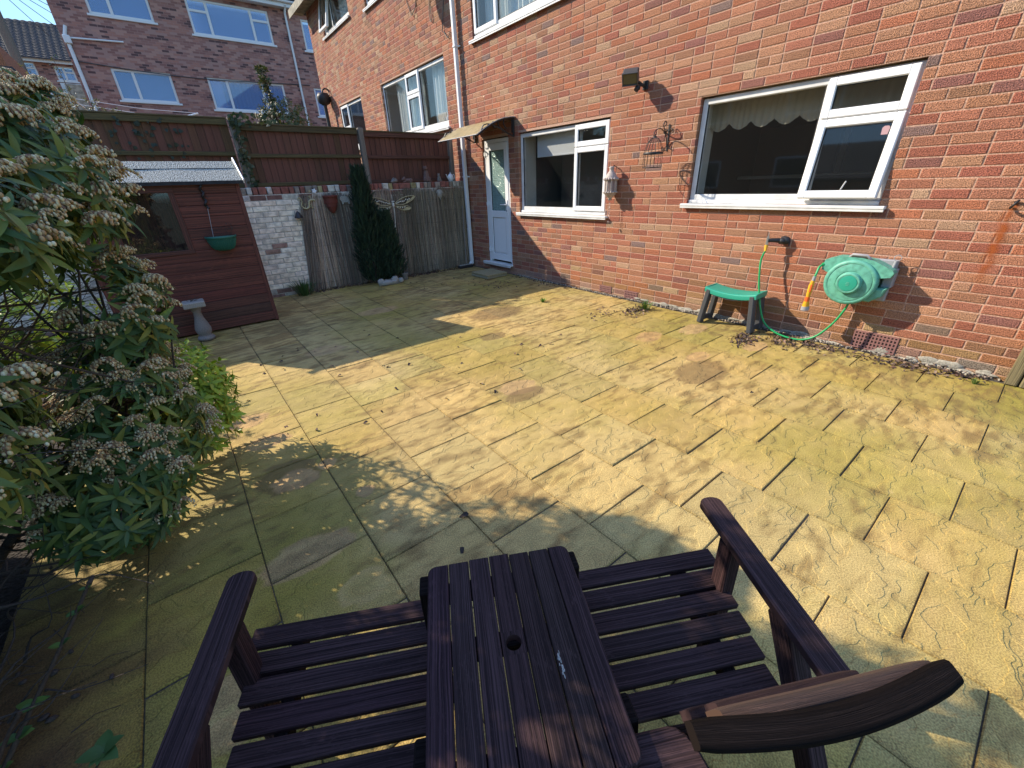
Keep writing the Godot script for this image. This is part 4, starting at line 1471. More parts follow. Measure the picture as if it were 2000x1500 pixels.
# a window of a far house in a wall that faces +z: ml = mullion x positions, tr = [y, xa, xb]
func far_window(B: Node3D, o: Vector3, x0: float, x1: float, y0: float, y1: float, z: float, ml: Array, tr: Array, inside: String) -> void:
	var W := named(B, "window")
	var f := MB.new()
	var t := 0.075
	f.span(Vector3(x0, y0, z - 0.03) - o, Vector3(x0 + t, y1, z + 0.03) - o, 0.006)
	f.span(Vector3(x1 - t, y0, z - 0.03) - o, Vector3(x1, y1, z + 0.03) - o, 0.006)
	f.span(Vector3(x0 + t, y0, z - 0.029) - o, Vector3(x1 - t, y0 + t, z + 0.029) - o, 0.006)
	f.span(Vector3(x0 + t, y1 - t, z - 0.029) - o, Vector3(x1 - t, y1, z + 0.029) - o, 0.006)
	for m in ml: f.span(Vector3(m - 0.045, y0 + t, z - 0.028) - o, Vector3(m + 0.045, y1 - t, z + 0.028) - o, 0.006)
	for r in tr: f.span(Vector3(r[1], r[0] - 0.04, z - 0.027) - o, Vector3(r[2], r[0] + 0.04, z + 0.027) - o, 0.006)
	part("frame", f, M.fascia, W)
	var s := MB.new()
	s.span(Vector3(x0 - 0.08, y0 - 0.07, z - 0.03) - o, Vector3(x1 + 0.08, y0 - 0.002, z + 0.11) - o, 0.008)
	part("sill", s, M.fascia, W)
	var edges := [x0 + t] + ml + [x1 - t]
	for i in edges.size() - 1:
		var g := MB.new()
		g.span(Vector3(edges[i] + 0.0, y0 + t, z - 0.006) - o, Vector3(edges[i + 1], y1 - t, z - 0.001) - o)
		part("pane", g, M.sky_reflect_glass, W)
	var b := MB.new()
	if inside == "slats":
		var y := y0 + t
		while y < y1 - t:
			b.box(Vector3((x0 + x1) * 0.5, y + 0.02, z - 0.10) - o, Vector3(x1 - x0 - t, 0.030, 0.006), 0.0, Basis(Vector3.RIGHT, 0.45))
			y += 0.036
		part("sky_blue_blind", b, M.sky_blue_blind, W, Vector3.ZERO, true)
	elif inside == "curtain":
		var rows := []
		for r in 2:
			var row := []
			for k in 60: row.append(Vector3(lerpf(x0 + 0.5, x1, k / 59.0), lerpf(y0, y1, float(r)), z - 0.16 + sin(k * 1.7) * 0.03) - o)
			rows.append(row)
		b.grid(rows)
		part("curtain", b, M.valance, W)
	var k := MB.new()
	k.span(Vector3(x0, y0, z - 0.62) - o, Vector3(x1, y1, z - 0.60) - o)
	part("sky_blue_backing", k, M.sky_blue_blind, W)  # same painted sky blue on the sheet behind the panes

func wall_with_holes(b: MB, o: Vector3, x0: float, x1: float, y0: float, y1: float, z: float, holes: Array) -> void:
	var xs := [x0, x1]
	for h in holes: xs.append(h[0]); xs.append(h[1])
	xs.sort()
	for i in xs.size() - 1:
		if xs[i + 1] - xs[i] < 0.001: continue
		var xc: float = (xs[i] + xs[i + 1]) * 0.5
		var cuts := []
		for h in holes:
			if xc > h[0] and xc < h[1]: cuts.append([h[2], h[3]])
		cuts.sort_custom(func(a, c): return a[0] < c[0])
		var lo := y0
		for c in cuts + [[y1, y1]]:
			if c[0] - lo > 0.001:
				var p := Vector3(xs[i], lo, z)
				var q := Vector3(xs[i + 1], c[0], z)
				b.quad(p - o, Vector3(q.x, p.y, z) - o, q - o, Vector3(p.x, q.y, z) - o, Vector2(p.x, p.y), Vector2(q.x, p.y), Vector2(q.x, q.y), Vector2(p.x, q.y))
			lo = c[1]
	for h in holes:   # reveals
		var d := Vector3(0, 0, -0.10)
		var p := [Vector3(h[0], h[2], z) - o, Vector3(h[1], h[2], z) - o, Vector3(h[1], h[3], z) - o, Vector3(h[0], h[3], z) - o]
		for s in 4:
			var t := (s + 1) % 4
			b.quad(p[s], p[t], p[t] + d, p[s] + d)

func tiled_roof(B: Node3D, o: Vector3, x0: float, x1: float, eave: Vector2, ridge: Vector2, rows: int, called: String) -> void:
	# eave and ridge are (y, z); courses of pantiles lap one over the next
	var b := MB.new()
	var cols := int((x1 - x0) / 0.30)
	for r in rows:
		b.col = Color(1, 1, 1) * rf(0.8, 1.25)
		var lo := eave.lerp(ridge, float(r) / rows)
		var hi := eave.lerp(ridge, (r + 1.12) / rows)
		var a := []
		var c := []
		var f := []
		for k in cols * 4 + 1:
			var x := lerpf(x0, x1, float(k) / (cols * 4))
			var w := [0.0, 0.028, 0.034, 0.012][k % 4] as float
			a.append(Vector3(x, lo.x + 0.045 + w, lo.y + 0.02) - o)
			c.append(Vector3(x, hi.x + w, hi.y) - o)
			f.append(Vector3(x, lo.x - 0.01, lo.y + 0.02) - o)
		b.grid([f, a])
		b.grid([a, c])
	part(called, b, M.roof_tile, B, Vector3.ZERO, true)

func far_buildings() -> void:
	var z := -24.0
	var F := thing("flats", "dark brick block of flats with white windows beyond the fence", "apartment block", Vector3(3.5, 1.5, z))
	var o := F.position
	var holes := [[0.0, 1.81, 4.91, 5.92], [3.02, 5.94, 4.78, 5.91], [0.02, 1.87, 7.48, 8.50], [3.05, 5.97, 7.30, 8.46], [7.27, 9.0, 7.27, 8.40], [7.24, 9.0, 4.74, 5.88]]
	var w := MB.new()
	wall_with_holes(w, o, -1.01, 11.5, 1.2, 8.80, z, holes)
	w.quad(Vector3(-1.01, 1.2, z - 8) - o, Vector3(-1.01, 1.2, z) - o, Vector3(-1.01, 8.8, z) - o, Vector3(-1.01, 8.8, z - 8) - o, Vector2(0, 1.2), Vector2(8, 1.2), Vector2(8, 8.8), Vector2(0, 8.8))
	w.tri(Vector3(-1.01, 8.8, z - 8) - o, Vector3(-1.01, 8.8, z) - o, Vector3(-1.01, 11.4, z - 4) - o)
	w.quad(Vector3(11.5, 1.2, z - 8) - o, Vector3(-1.01, 1.2, z - 8) - o, Vector3(-1.01, 8.8, z - 8) - o, Vector3(11.5, 8.8, z - 8) - o)
	w.quad(Vector3(11.5, 1.2, z) - o, Vector3(11.5, 1.2, z - 8) - o, Vector3(11.5, 8.8, z - 8) - o, Vector3(11.5, 8.8, z) - o)
	part("wall", w, M.far_brick, F)
	far_window(F, o, 0.0, 1.81, 4.92, 5.92, z - 0.06, [0.62], [], "plain")
	far_window(F, o, 3.02, 5.94, 4.79, 5.91, z - 0.06, [3.72, 5.05], [], "curtain")
	far_window(F, o, 0.02, 1.87, 7.49, 8.50, z - 0.06, [0.66], [], "slats")
	far_window(F, o, 3.05, 5.97, 7.31, 8.46, z - 0.06, [3.72, 5.28], [[8.08, 3.1, 3.70], [8.08, 5.30, 5.93]], "slats")
	far_window(F, o, 7.27, 9.0, 7.28, 8.40, z - 0.06, [7.95], [], "plain")
	far_window(F, o, 7.24, 9.0, 4.75, 5.88, z - 0.06, [7.85], [[5.5, 7.3, 7.83]], "curtain")
	var fs := MB.new()
	fs.span(Vector3(-1.05, 8.62, z + 0.30) - o, Vector3(11.5, 8.84, z + 0.33) - o)
	fs.span(Vector3(-1.05, 8.615, z + 0.002) - o, Vector3(11.5, 8.635, z + 0.30) - o)
	part("fascia", fs, M.fascia, F)
	var gt := MB.new()
	gt.tube([Vector3(-1.05, 8.80, z + 0.385) - o, Vector3(11.5, 8.80, z + 0.385) - o], [0.055], 8)
	part("gutter", gt, M.fascia, F)
	tiled_roof(F, o, -1.06, 11.5, Vector2(8.84, z + 0.42), Vector2(11.5, z - 4.0), 16, "roof")
	for p in [[6.66, 8.7, 1.5, 0.06]]:
		var b := MB.new()
		b.tube([Vector3(p[0], p[1], z + 0.36) - o, Vector3(p[0], 8.45, z + 0.07) - o, Vector3(p[0] - 0.02, p[2], z + 0.07) - o], [0.045], 8)
		part("downpipe", b, M.fascia, F)
	var d := MB.new()   # soil stack with hopper on the left corner
	d.tube([Vector3(-0.88, 6.50, z + 0.09) - o, Vector3(-0.90, 1.5, z + 0.09) - o], [0.055], 8)
	d.box(Vector3(-0.87, 6.62, z + 0.1) - o, Vector3(0.20, 0.24, 0.18), 0.02)
	d.tube([Vector3(-0.90, 6.72, z + 0.09) - o, Vector3(-0.78, 7.02, z + 0.09) - o], [0.05], 8)
	part("downpipe", d, M.fascia, F)
	var wp := MB.new()
	wp.tube([Vector3(-0.78, 6.69, z + 0.06) - o, Vector3(0.69, 6.75, z + 0.06) - o], [0.03], 8)
	part("waste_pipe", wp, M.fascia, F)
	var cab := MB.new()
	var cp := []
	for k in 21: cp.append(Vector3(-0.9 + k * 0.40, 6.03 - 0.12 * sin(k * 0.2) - k * 0.008, z + 0.03) - o)
	cab.tube(cp, [0.015], 5)
	part("cable", cab, M.cable, F)

	# the lower house to the left, with its long tiled roof
	z = -38.0
	var T := thing("tiled_house", "house with dark tiled roof beyond the fence, left of the flats", "house", Vector3(-3.5, 2, z))
	o = T.position
	w = MB.new()
	wall_with_holes(w, o, -9.0, 1.5, 2.0, 8.5, z, [[-4.22, -3.2, 7.4, 8.41], [-2.48, -1.66, 7.63, 8.33]])
	part("wall", w, M.far_brick, T)
	far_window(T, o, -4.22, -3.2, 7.41, 8.41, z - 0.06, [-3.72], [[8.13, -3.70, -3.26]], "plain")
	far_window(T, o, -2.48, -1.66, 7.64, 8.33, z - 0.06, [-2.1], [[8.06, -2.08, -1.7]], "plain")
	tiled_roof(T, o, -9.0, 1.5, Vector2(8.52, z + 0.45), Vector2(11.12, z - 4.0), 24, "roof")
	fs = MB.new()
	fs.span(Vector3(-9.0, 8.38, z + 0.30) - o, Vector3(1.5, 8.56, z + 0.34) - o)
	part("fascia", fs, M.fascia, T)
	var pn := MB.new()
	pn.span(Vector3(-2.48, 6.0, z + 0.01) - o, Vector3(-1.6, 7.53, z + 0.05) - o)
	pn.span(Vector3(-3.6, 6.0, z + 0.01) - o, Vector3(-2.95, 7.35, z + 0.05) - o)
	part("panel", pn, M.fascia, T)
	var bx := MB.new()
	bx.span(Vector3(-2.28, 6.2, z + 0.06) - o, Vector3(-1.6, 7.42, z + 0.6) - o)
	part("porch", bx, M.render, T)

	# bay with a flat roof at the left edge, and its brick house
	var B := thing("bay_house", "orange brick house at the left edge with a dark roofed bay", "house", Vector3(-2.6, 1.5, -14.0))
	o = B.position
	var ob := MB.new()
	ob.span(Vector3(-7.0, 1.3, -21.0) - o, Vector3(-1.70, 4.55, -15.0) - o)
	part("wall", ob, M.orange_brick, B)
	var rf2 := MB.new()
	rf2.prism(PackedVector2Array([Vector2(-4.0, 3.80), Vector2(-1.41, 3.80), Vector2(-1.22, 3.46), Vector2(-1.26, 3.42), Vector2(-1.44, 3.72), Vector2(-4.0, 3.72)]), 2.0, Transform3D(Basis.IDENTITY, Vector3(0, 0, -15.0) - o))
	part("bay_roof", rf2, M.roof_tile, B)
	var ff := MB.new()
	ff.span(Vector3(-4.0, 3.68, -13.04) - o, Vector3(-1.45, 3.76, -12.985) - o)
	ff.beam(Vector3(-1.455, 3.72, -13.01) - o, Vector3(-1.285, 3.42, -13.01) - o, 0.05, 0.05)
	part("fascia", ff, M.fascia, B)
	var bw := MB.new()
	bw.span(Vector3(-4.0, 1.3, -14.99) - o, Vector3(-1.45, 3.70, -13.4) - o)
	part("bay_wall", bw, M.render, B)

	# unseen house row, out of view, placed to darken the terrace window reflections
	var N := thing("unseen_facing_house", "unseen brick house row, out of view, darkening the reflections in the terrace windows", "house", Vector3(-13.0, 0, -2.0))
	w = MB.new()
	w.span(Vector3(-4.0, 0, -13.0), Vector3(3.0, 5.4, 12.0))
	part("wall", w, M.orange_brick, N)
	w = MB.new()
	w.prism(PackedVector2Array([Vector2(-4.4, 5.41), Vector2(-0.5, 7.9), Vector2(3.4, 5.41)]), 25.4, Transform3D(Basis.IDENTITY, Vector3(0, 0, -13.2)))
	part("roof", w, M.roof_tile, N)
	for zz in [-10.0, -6.0, -2.0, 2.0, 6.0]:
		for yy in [1.0, 3.5]:
			w = MB.new()
			w.span(Vector3(2.99, yy, zz), Vector3(3.03, yy + 1.1, zz + 1.8), 0.01)
			part("window", w, M.fascia, N)
			w = MB.new()
			w.span(Vector3(3.031, yy + 0.08, zz + 0.08), Vector3(3.036, yy + 1.02, zz + 1.72))
			part("pane", w, M.gasket, N)

	var pl := MB.new()
	pl.tube([Vector3.ZERO, Vector3(0.03, 6.4, 0)], [0.15, 0.12], 10)
	single("telegraph_pole", pl, M.pole, "wooden telegraph pole against the tiled roof at the upper left", "pole", Vector3(-2.22, 0.6, -22))
	var wl := ["lowest of the thin wires crossing the sky at the upper left", "second lowest thin wire crossing the sky at the upper left", "third lowest thin wire crossing the sky at the upper left", "topmost short thin wire crossing the sky at the upper left"]
	var wi := 0
	for a in [[-2.41, 9.03, -1.99, 8.45], [-2.11, 9.08, -1.44, 8.46], [-1.78, 9.13, -1.33, 8.84], [-1.50, 9.175, -1.29, 9.06]]:
		var b := MB.new()
		var p := Vector3(a[0], a[1], -30.0)
		var q := Vector3(a[2], a[3], -30.0)
		var d2 := (q - p).normalized()
		b.tube([Vector3.ZERO - d2 * 6.0, Vector3.ZERO, q - p, q - p + d2 * 0.6], [0.013], 5)
		single("wire", b, M.cable, wl[wi], "wire", p, "wires in the sky")
		wi += 1
	# black vent pipe with a cowl beyond the fence
	var vp := MB.new()
	vp.tube([Vector3(0, 0, 0), Vector3(-0.02, 2.45, 0)], [0.05], 10)
	vp.lathe([Vector2(0.06, 2.30), Vector2(0.16, 2.36), Vector2(0.19, 2.50), Vector2(0.14, 2.60), Vector2(0.0, 2.62)], Transform3D(Basis.IDENTITY, Vector3(-0.02, 0, 0)), 14)
	vp.tube(arc_pts(Vector3(0.08, 2.62, 0), Vector3.RIGHT, Vector3.UP, 0.10, 0.10, -0.6, PI, 12), [0.022], 6)
	single("vent_pipe", vp, M.iron, "black vent pipe with a cowl at the neighbour's wall corner", "pipe", Vector3(4.70, 1.5, -14.75))
	# rotary washing line beyond the fence
	var L := thing("washing_line", "white rotary washing line showing over the fence", "washing line", Vector3(-0.2, 1.5, -10.6))
	var ml := MB.new()
	ml.tube([Vector3(0, 0, 0), Vector3(0, 1.1, 0)], [0.022], 8)
	part("mast", ml, M.steel, L)
	var ends := []
	for k in 4:
		var a := 0.30 + TAU * k / 4.0
		var e2 := Vector3(cos(a) * 1.25, 1.36, sin(a) * 1.25)
		ends.append(e2)
		var ar := MB.new()
		ar.tube([Vector3(0, 1.05, 0), e2], [0.014], 7)
		part("arm", ar, M.pipe_white, L)
	for lv in 4:
		var t := 1.0 - lv * 0.16
		var ln := MB.new()
		for k in 4:
			var p: Vector3 = Vector3(0, 1.05, 0).lerp(ends[k], t)
			var q: Vector3 = Vector3(0, 1.05, 0).lerp(ends[(k + 1) % 4], t)
			ln.tube([p, (p + q) * 0.5 - Vector3(0, 0.03, 0), q], [0.0035], 4, false)
		part("line", ln, M.pipe_white, L)


# ---------------------------------------------------------------- things fixed to the house wall

func wall_fittings() -> void:
	var H: Node3D = get_node("terrace_house")
	# satellite dish high on the neighbour's wall: only its shadow is in view
	var sd := MB.new()
	sd.lathe([Vector2(0, 0), Vector2(0.15, 0.02), Vector2(0.28, 0.08), Vector2(0.285, 0.085), Vector2(0.15, 0.03), Vector2(0, 0.012)], Transform3D(Basis(Vector3.BACK, deg_to_rad(75)) * Basis(Vector3.UP, 0.4), Vector3(-0.36, 4.86, -1.52)), 24)
	sd.tube([Vector3(-0.36, 4.86, -1.52), Vector3(-0.2, 4.80, -1.52), Vector3(0.0, 4.80, -1.52)], [0.02], 8)
	part("satellite_dish", sd, M.lamp_body, H)
	var ca := 0
	for c in [[[9.30, 4.90], [9.14, 4.60], [9.06, 4.50], [8.98, 4.53], [8.88, 4.60], [8.85, 4.90]], [[8.34, 4.9], [8.37, 4.50], [8.40, 4.40], [8.38, 4.26], [8.34, 4.24], [8.32, 4.30], [8.335, 4.45]], [[7.72, 4.9], [7.93, 4.2], [7.98, 4.02], [7.94, 3.99], [7.84, 3.90], [7.80, 3.90], [7.74, 3.96]]]:
		var pts := []
		for p in c: pts.append(Vector3(-0.012 - rf(0, 0.012), p[1], -p[0] + 7.0))
		var b := MB.new()
		b.tube(catmull(pts), [0.007], 6)
		part("cable", b, M.concrete if ca == 1 else M.cable, H)
		ca += 1

	# square white downpipe in the corner
	var P := thing("downpipe", "white square downpipe in the corner where the fence meets the house", "downpipe", Vector3(4.80, 0, -7.53))
	var b := MB.new()
	b.box(Vector3(0, 1.25, 0), Vector3(0.066, 2.42, 0.066), 0.008)
	part("lower_pipe", b, M.pipe_white, P)
	b = MB.new()
	b.box(Vector3(0.004, 3.74, -0.006), Vector3(0.066, 2.60, 0.066), 0.008)
	part("upper_pipe", b, M.pipe_white, P)
	b = MB.new()
	b.box(Vector3(0.001, 2.45, -0.002), Vector3(0.078, 0.09, 0.078), 0.008)
	part("socket", b, M.pipe_white, P)
	for y in [0.02]:
		b = MB.new()
		b.beam(Vector3(0, 0.07, 0), Vector3(-0.09, 0.0, 0.05), 0.066, 0.066, 0.008)
		part("shoe", b, M.pipe_white, P)
	for y in [1.69, 3.70, 4.6]:
		b = MB.new()
		b.box(Vector3(0.002, y, 0), Vector3(0.082, 0.028, 0.078), 0.004)
		b.box(Vector3(0.052, y, 0.0), Vector3(0.022, 0.022, 0.13), 0.003)
		part("clip", b, M.pipe_white, P)

	# curved canopy over the back door
	var C := thing("door_canopy", "curved tan canopy on black scrolled brackets over the white back door", "canopy", Vector3(X0, 2.25, -6.615))
	var prof := [Vector2(-0.765, -0.012), Vector2(-0.70, 0.028), Vector2(-0.60, 0.085), Vector2(-0.48, 0.145), Vector2(-0.35, 0.197), Vector2(-0.22, 0.232), Vector2(-0.10, 0.25), Vector2(-0.004, 0.254)]
	for s in 1:
		b = MB.new()
		var top := []
		var bot := []
		for k in 2:
			var ra := []
			var rb := []
			for p in prof:
				ra.append(Vector3(p.x, p.y, -0.60 if k == 0 else 0.60))
				rb.append(Vector3(p.x, p.y - 0.006, -0.60 if k == 0 else 0.60))
			top.append(ra); bot.append(rb)
		top.reverse()
		b.grid(top)
		b.grid(bot)
		part("sheet", b, M.canopy, C)
	b = MB.new()
	var edge := []
	for p in prof: edge.append(p)
	for zz in [-0.602, 0.602]:
		var pp := []
		for p in edge: pp.append(Vector3(p.x, p.y - 0.004, zz))
		b.tube(pp, [0.007], 6)
	b.tube([Vector3(-0.766, -0.014, -0.60), Vector3(-0.766, -0.014, 0.60)], [0.008], 6)
	part("edge_trim", b, M.grey_plastic, C)
	for zz in [-0.57, 0.57]:
		b = MB.new()
		var arch := []
		for p in prof: arch.append(Vector3(p.x * 0.97, p.y - 0.022, zz))
		for i in arch.size() - 1: b.beam(arch[i], arch[i + 1], 0.028, 0.016, 0.003)
		b.box(Vector3(-0.016, 0.115, zz), Vector3(0.022, 0.27, 0.032), 0.004)
		b.box(Vector3(-0.048, 0.135, zz), Vector3(0.016, 0.20, 0.024), 0.003)
		var low := []
		for i in 11:
			var t := i / 10.0
			low.append(Vector3(lerpf(-0.68, -0.02, t), 0.0 + 0.13 * sin(PI * pow(t, 0.55)) * (1.0 - t * 0.1) - 0.02 * t + 0.02 * (1.0 - t), zz))
		for i in 10: b.beam(low[i], low[i + 1], 0.026, 0.014, 0.003)
		for q in [-0.42, -0.31, -0.20]:
			var pts := []
			for i in 6:
				var t := i / 5.0
				pts.append(Vector3(q - 0.06 * sin(t * PI * 0.5) + 0.10 * t * t, lerpf(0.215 + (q + 0.2) * 0.18, 0.085, t), zz))
			for i in 5: b.beam(pts[i], pts[i + 1], 0.024, 0.012, 0.003)
		part("bracket", b, M.iron, C)

	# floodlight with its sensor
	var F := thing("floodlight", "black security floodlight with a sensor high on the brick wall", "floodlight", Vector3(X0, 2.52, -3.56))
	var fb := Basis(Vector3.UP, 0.50) * Basis(Vector3.BACK, 0.62)
	b = MB.new()
	var bx := Vector3(-0.20, 0.075, -0.075)
	b.box(bx + fb * Vector3(0.012, 0, 0), Vector3(0.10, 0.135, 0.175), 0.012, fb)
	b.box(bx + fb * Vector3(0.075, 0, 0), Vector3(0.045, 0.10, 0.12), 0.01, fb)
	for k in 5: b.box(bx + fb * Vector3(0.082, 0.0, -0.05 + k * 0.025), Vector3(0.05, 0.09, 0.006), 0.0, fb)
	b.box(bx + fb * Vector3(-0.045, 0.062, 0), Vector3(0.03, 0.012, 0.178), 0.004, fb)
	b.box(bx + fb * Vector3(-0.045, -0.062, 0), Vector3(0.03, 0.012, 0.178), 0.004, fb)
	b.box(bx + fb * Vector3(-0.045, 0, 0.083), Vector3(0.03, 0.13, 0.012), 0.004, fb)
	b.box(bx + fb * Vector3(-0.045, 0, -0.083), Vector3(0.03, 0.13, 0.012), 0.004, fb)
	part("body", b, M.lamp_body, F)
	b = MB.new()
	b.box(bx + fb * Vector3(-0.042, 0, 0), Vector3(0.008, 0.115, 0.155), 0.0, fb)
	part("lens", b, M.lamp_lens, F)
	b = MB.new()
	b.tube([Vector3(0, 0.0, 0.0), Vector3(-0.06, 0.0, -0.01), Vector3(-0.13, 0.045, -0.05)], [0.018], 8)
	b.box(Vector3(-0.012, 0, 0), Vector3(0.024, 0.09, 0.07), 0.006)
	part("arm", b, M.iron, F)
	b = MB.new()
	b.ball(Vector3(-0.13, -0.03, -0.02), Vector3(0.032, 0.032, 0.032), 8, 12)
	b.tube([Vector3(-0.07, 0.0, -0.01), Vector3(-0.13, -0.02, -0.02)], [0.012], 8)
	b.tube([Vector3(-0.13, -0.03, -0.02), Vector3(-0.15, -0.055, -0.025)], [0.026, 0.028], 10)
	part("sensor", b, M.iron, F)

	# scrolled bracket with a bird cage
	var K := thing("hanging_bracket", "black scrolled iron bracket on the brick wall between the two ground floor windows", "bracket", Vector3(X0, 1.96, -3.185))
	b = MB.new()
	b.box(Vector3(-0.006, 0.0, 0), Vector3(0.008, 0.27, 0.018), 0.002)
	var r := 0.0055
	b.tube(catmull([Vector3(-0.01, -0.09, 0), Vector3(-0.06, 0.03, 0), Vector3(-0.16, 0.085, 0), Vector3(-0.25, 0.07, 0), Vector3(-0.285, 0.03, 0), Vector3(-0.275, 0.0, 0), Vector3(-0.255, 0.01, 0), Vector3(-0.262, 0.03, 0)]), [r], 7)
	b.tube(catmull([Vector3(-0.01, 0.03, 0), Vector3(-0.07, 0.06, 0), Vector3(-0.115, 0.12, 0), Vector3(-0.09, 0.16, 0), Vector3(-0.06, 0.14, 0), Vector3(-0.08, 0.115, 0)]), [r], 7)
	for s in [-1.0, 1.0]:
		b.tube(catmull([Vector3(-0.008, 0.06, 0), Vector3(-0.01, 0.09, 0.035 * s), Vector3(-0.012, 0.06, 0.06 * s), Vector3(-0.012, 0.04, 0.04 * s)]), [0.0045], 6)
		b.tube(catmull([Vector3(-0.008, -0.07, 0), Vector3(-0.01, -0.11, 0.035 * s), Vector3(-0.012, -0.12, 0.065 * s), Vector3(-0.012, -0.085, 0.06 * s)]), [0.0045], 6)
	part("scrollwork", b, M.iron, K)
	var G := thing("birdcage", "small domed wire birdcage hanging from the iron bracket", "birdcage", Vector3(X0 - 0.268, 1.655, -3.18))
	b = MB.new()
	var R := 0.105
	for k in 16:
		var a := TAU * k / 16.0
		var d := Vector3(cos(a), 0, sin(a)) * R
		b.tube([d, d + Vector3(0, 0.14, 0), d * 0.96 + Vector3(0, 0.18, 0), d * 0.78 + Vector3(0, 0.24, 0), d * 0.42 + Vector3(0, 0.29, 0), Vector3(0, 0.305, 0)], [0.0022], 5, false)
	part("wires", b, M.iron, G)
	b = MB.new()
	b.tube(arc_pts(Vector3(0, 0.0, 0), Vector3.RIGHT, Vector3.BACK, R, R, 0, TAU, 28), [0.0035], 5, false)
	b.lathe([Vector2(R + 0.003, 0.135), Vector2(R + 0.006, 0.14), Vector2(R + 0.003, 0.155), Vector2(R - 0.002, 0.155), Vector2(R - 0.002, 0.135)], Transform3D.IDENTITY, 28)
	part("band", b, M.iron, G)
	b = MB.new()
	b.lathe([Vector2(0.024, 0.298), Vector2(0.018, 0.312), Vector2(0.005, 0.322), Vector2(0.0, 0.33)], Transform3D.IDENTITY, 12)
	b.tube(arc_pts(Vector3(0, 0.345, 0), Vector3.RIGHT, Vector3.UP, 0.016, 0.016, 0, TAU, 14), [0.0018], 5, false)
	part("ring", b, M.iron, G)

	# white pierced lantern with its chain
	var L := thing("wall_lantern", "white pierced metal lantern hanging on the bricks right of the blind window", "lantern", Vector3(4.765, 1.29, -3.905))
	b = MB.new()
	b.lathe([Vector2(0.0, 0.0), Vector2(0.03, 0.005), Vector2(0.022, 0.03), Vector2(0.05, 0.055), Vector2(0.075, 0.075), Vector2(0.085, 0.105)], Transform3D.IDENTITY, 12)
	part("base", b, M.lantern_white, L)
	b = MB.new()
	for k in 8:
		var a := TAU * k / 8.0
		b.box(Vector3(cos(a) * 0.075, 0.185, sin(a) * 0.075), Vector3(0.012, 0.17, 0.022), 0.003, Basis(Vector3.UP, -a))
		for q in 2:
			var a2 := a + TAU / 24.0 * (q + 1)
			b.box(Vector3(cos(a2) * 0.073, 0.185, sin(a2) * 0.073), Vector3(0.006, 0.16, 0.006), 0.001, Basis(Vector3.UP, -a2))
	part("cage", b, M.lantern_white, L)
	b = MB.new()
	b.lathe([Vector2(0.058, 0.10), Vector2(0.058, 0.27)], Transform3D.IDENTITY, 12)
	part("lining", b, M.lantern_pink, L)
	b = MB.new()
	b.lathe([Vector2(0.088, 0.262), Vector2(0.082, 0.285), Vector2(0.06, 0.32), Vector2(0.04, 0.345), Vector2(0.028, 0.365), Vector2(0.032, 0.39), Vector2(0.036, 0.405), Vector2(0.022, 0.41), Vector2(0.0, 0.412)], Transform3D.IDENTITY, 12)
	for k in 16:
		var a := TAU * k / 16.0
		b.ball(Vector3(cos(a) * 0.088, 0.262, sin(a) * 0.088), Vector3(0.015, 0.017, 0.015), 5, 6)
		b.ball(Vector3(cos(a) * 0.084, 0.103, sin(a) * 0.084), Vector3(0.014, 0.014, 0.014), 5, 6)
	part("roof", b, M.lantern_white, L)
	b = MB.new()
	b.tube([Vector3(0, 0.40, 0), Vector3(0.05, 0.42, 0), Vector3(0.098, 0.40, 0)], [0.006], 6)
	part("hook", b, M.iron, L)
	b = MB.new()
	for k in 8:
		b.tube(arc_pts(Vector3(0.0, -0.02 - k * 0.028, 0), Vector3(1, 0, 0) if k % 2 else Vector3(0, 0, 1), Vector3.UP, 0.006, 0.017, 0, TAU, 8), [0.0022], 4, false)
	b.ball(Vector3(0, -0.27, 0), Vector3(0.014, 0.02, 0.004), 6, 8)
	part("chain", b, M.steel, L)

	# iron eye that the rust runs from
	b = MB.new()
	b.tube([Vector3(0.04, 0, 0), Vector3(0.0, 0, 0)], [0.009], 8)
	b.tube(arc_pts(Vector3(-0.026, -0.012, 0), Vector3(1, 0, 0), Vector3(0, 1, 0.5).normalized(), 0.028, 0.028, 0, TAU * 0.9, 18), [0.008], 7)
	single("iron_eye", b, M.iron, "rusty iron eye on the brick wall above a long orange rust streak", "hook", Vector3(X0 - 0.008, 1.30, -0.262))


# ---------------------------------------------------------------- the hose corner

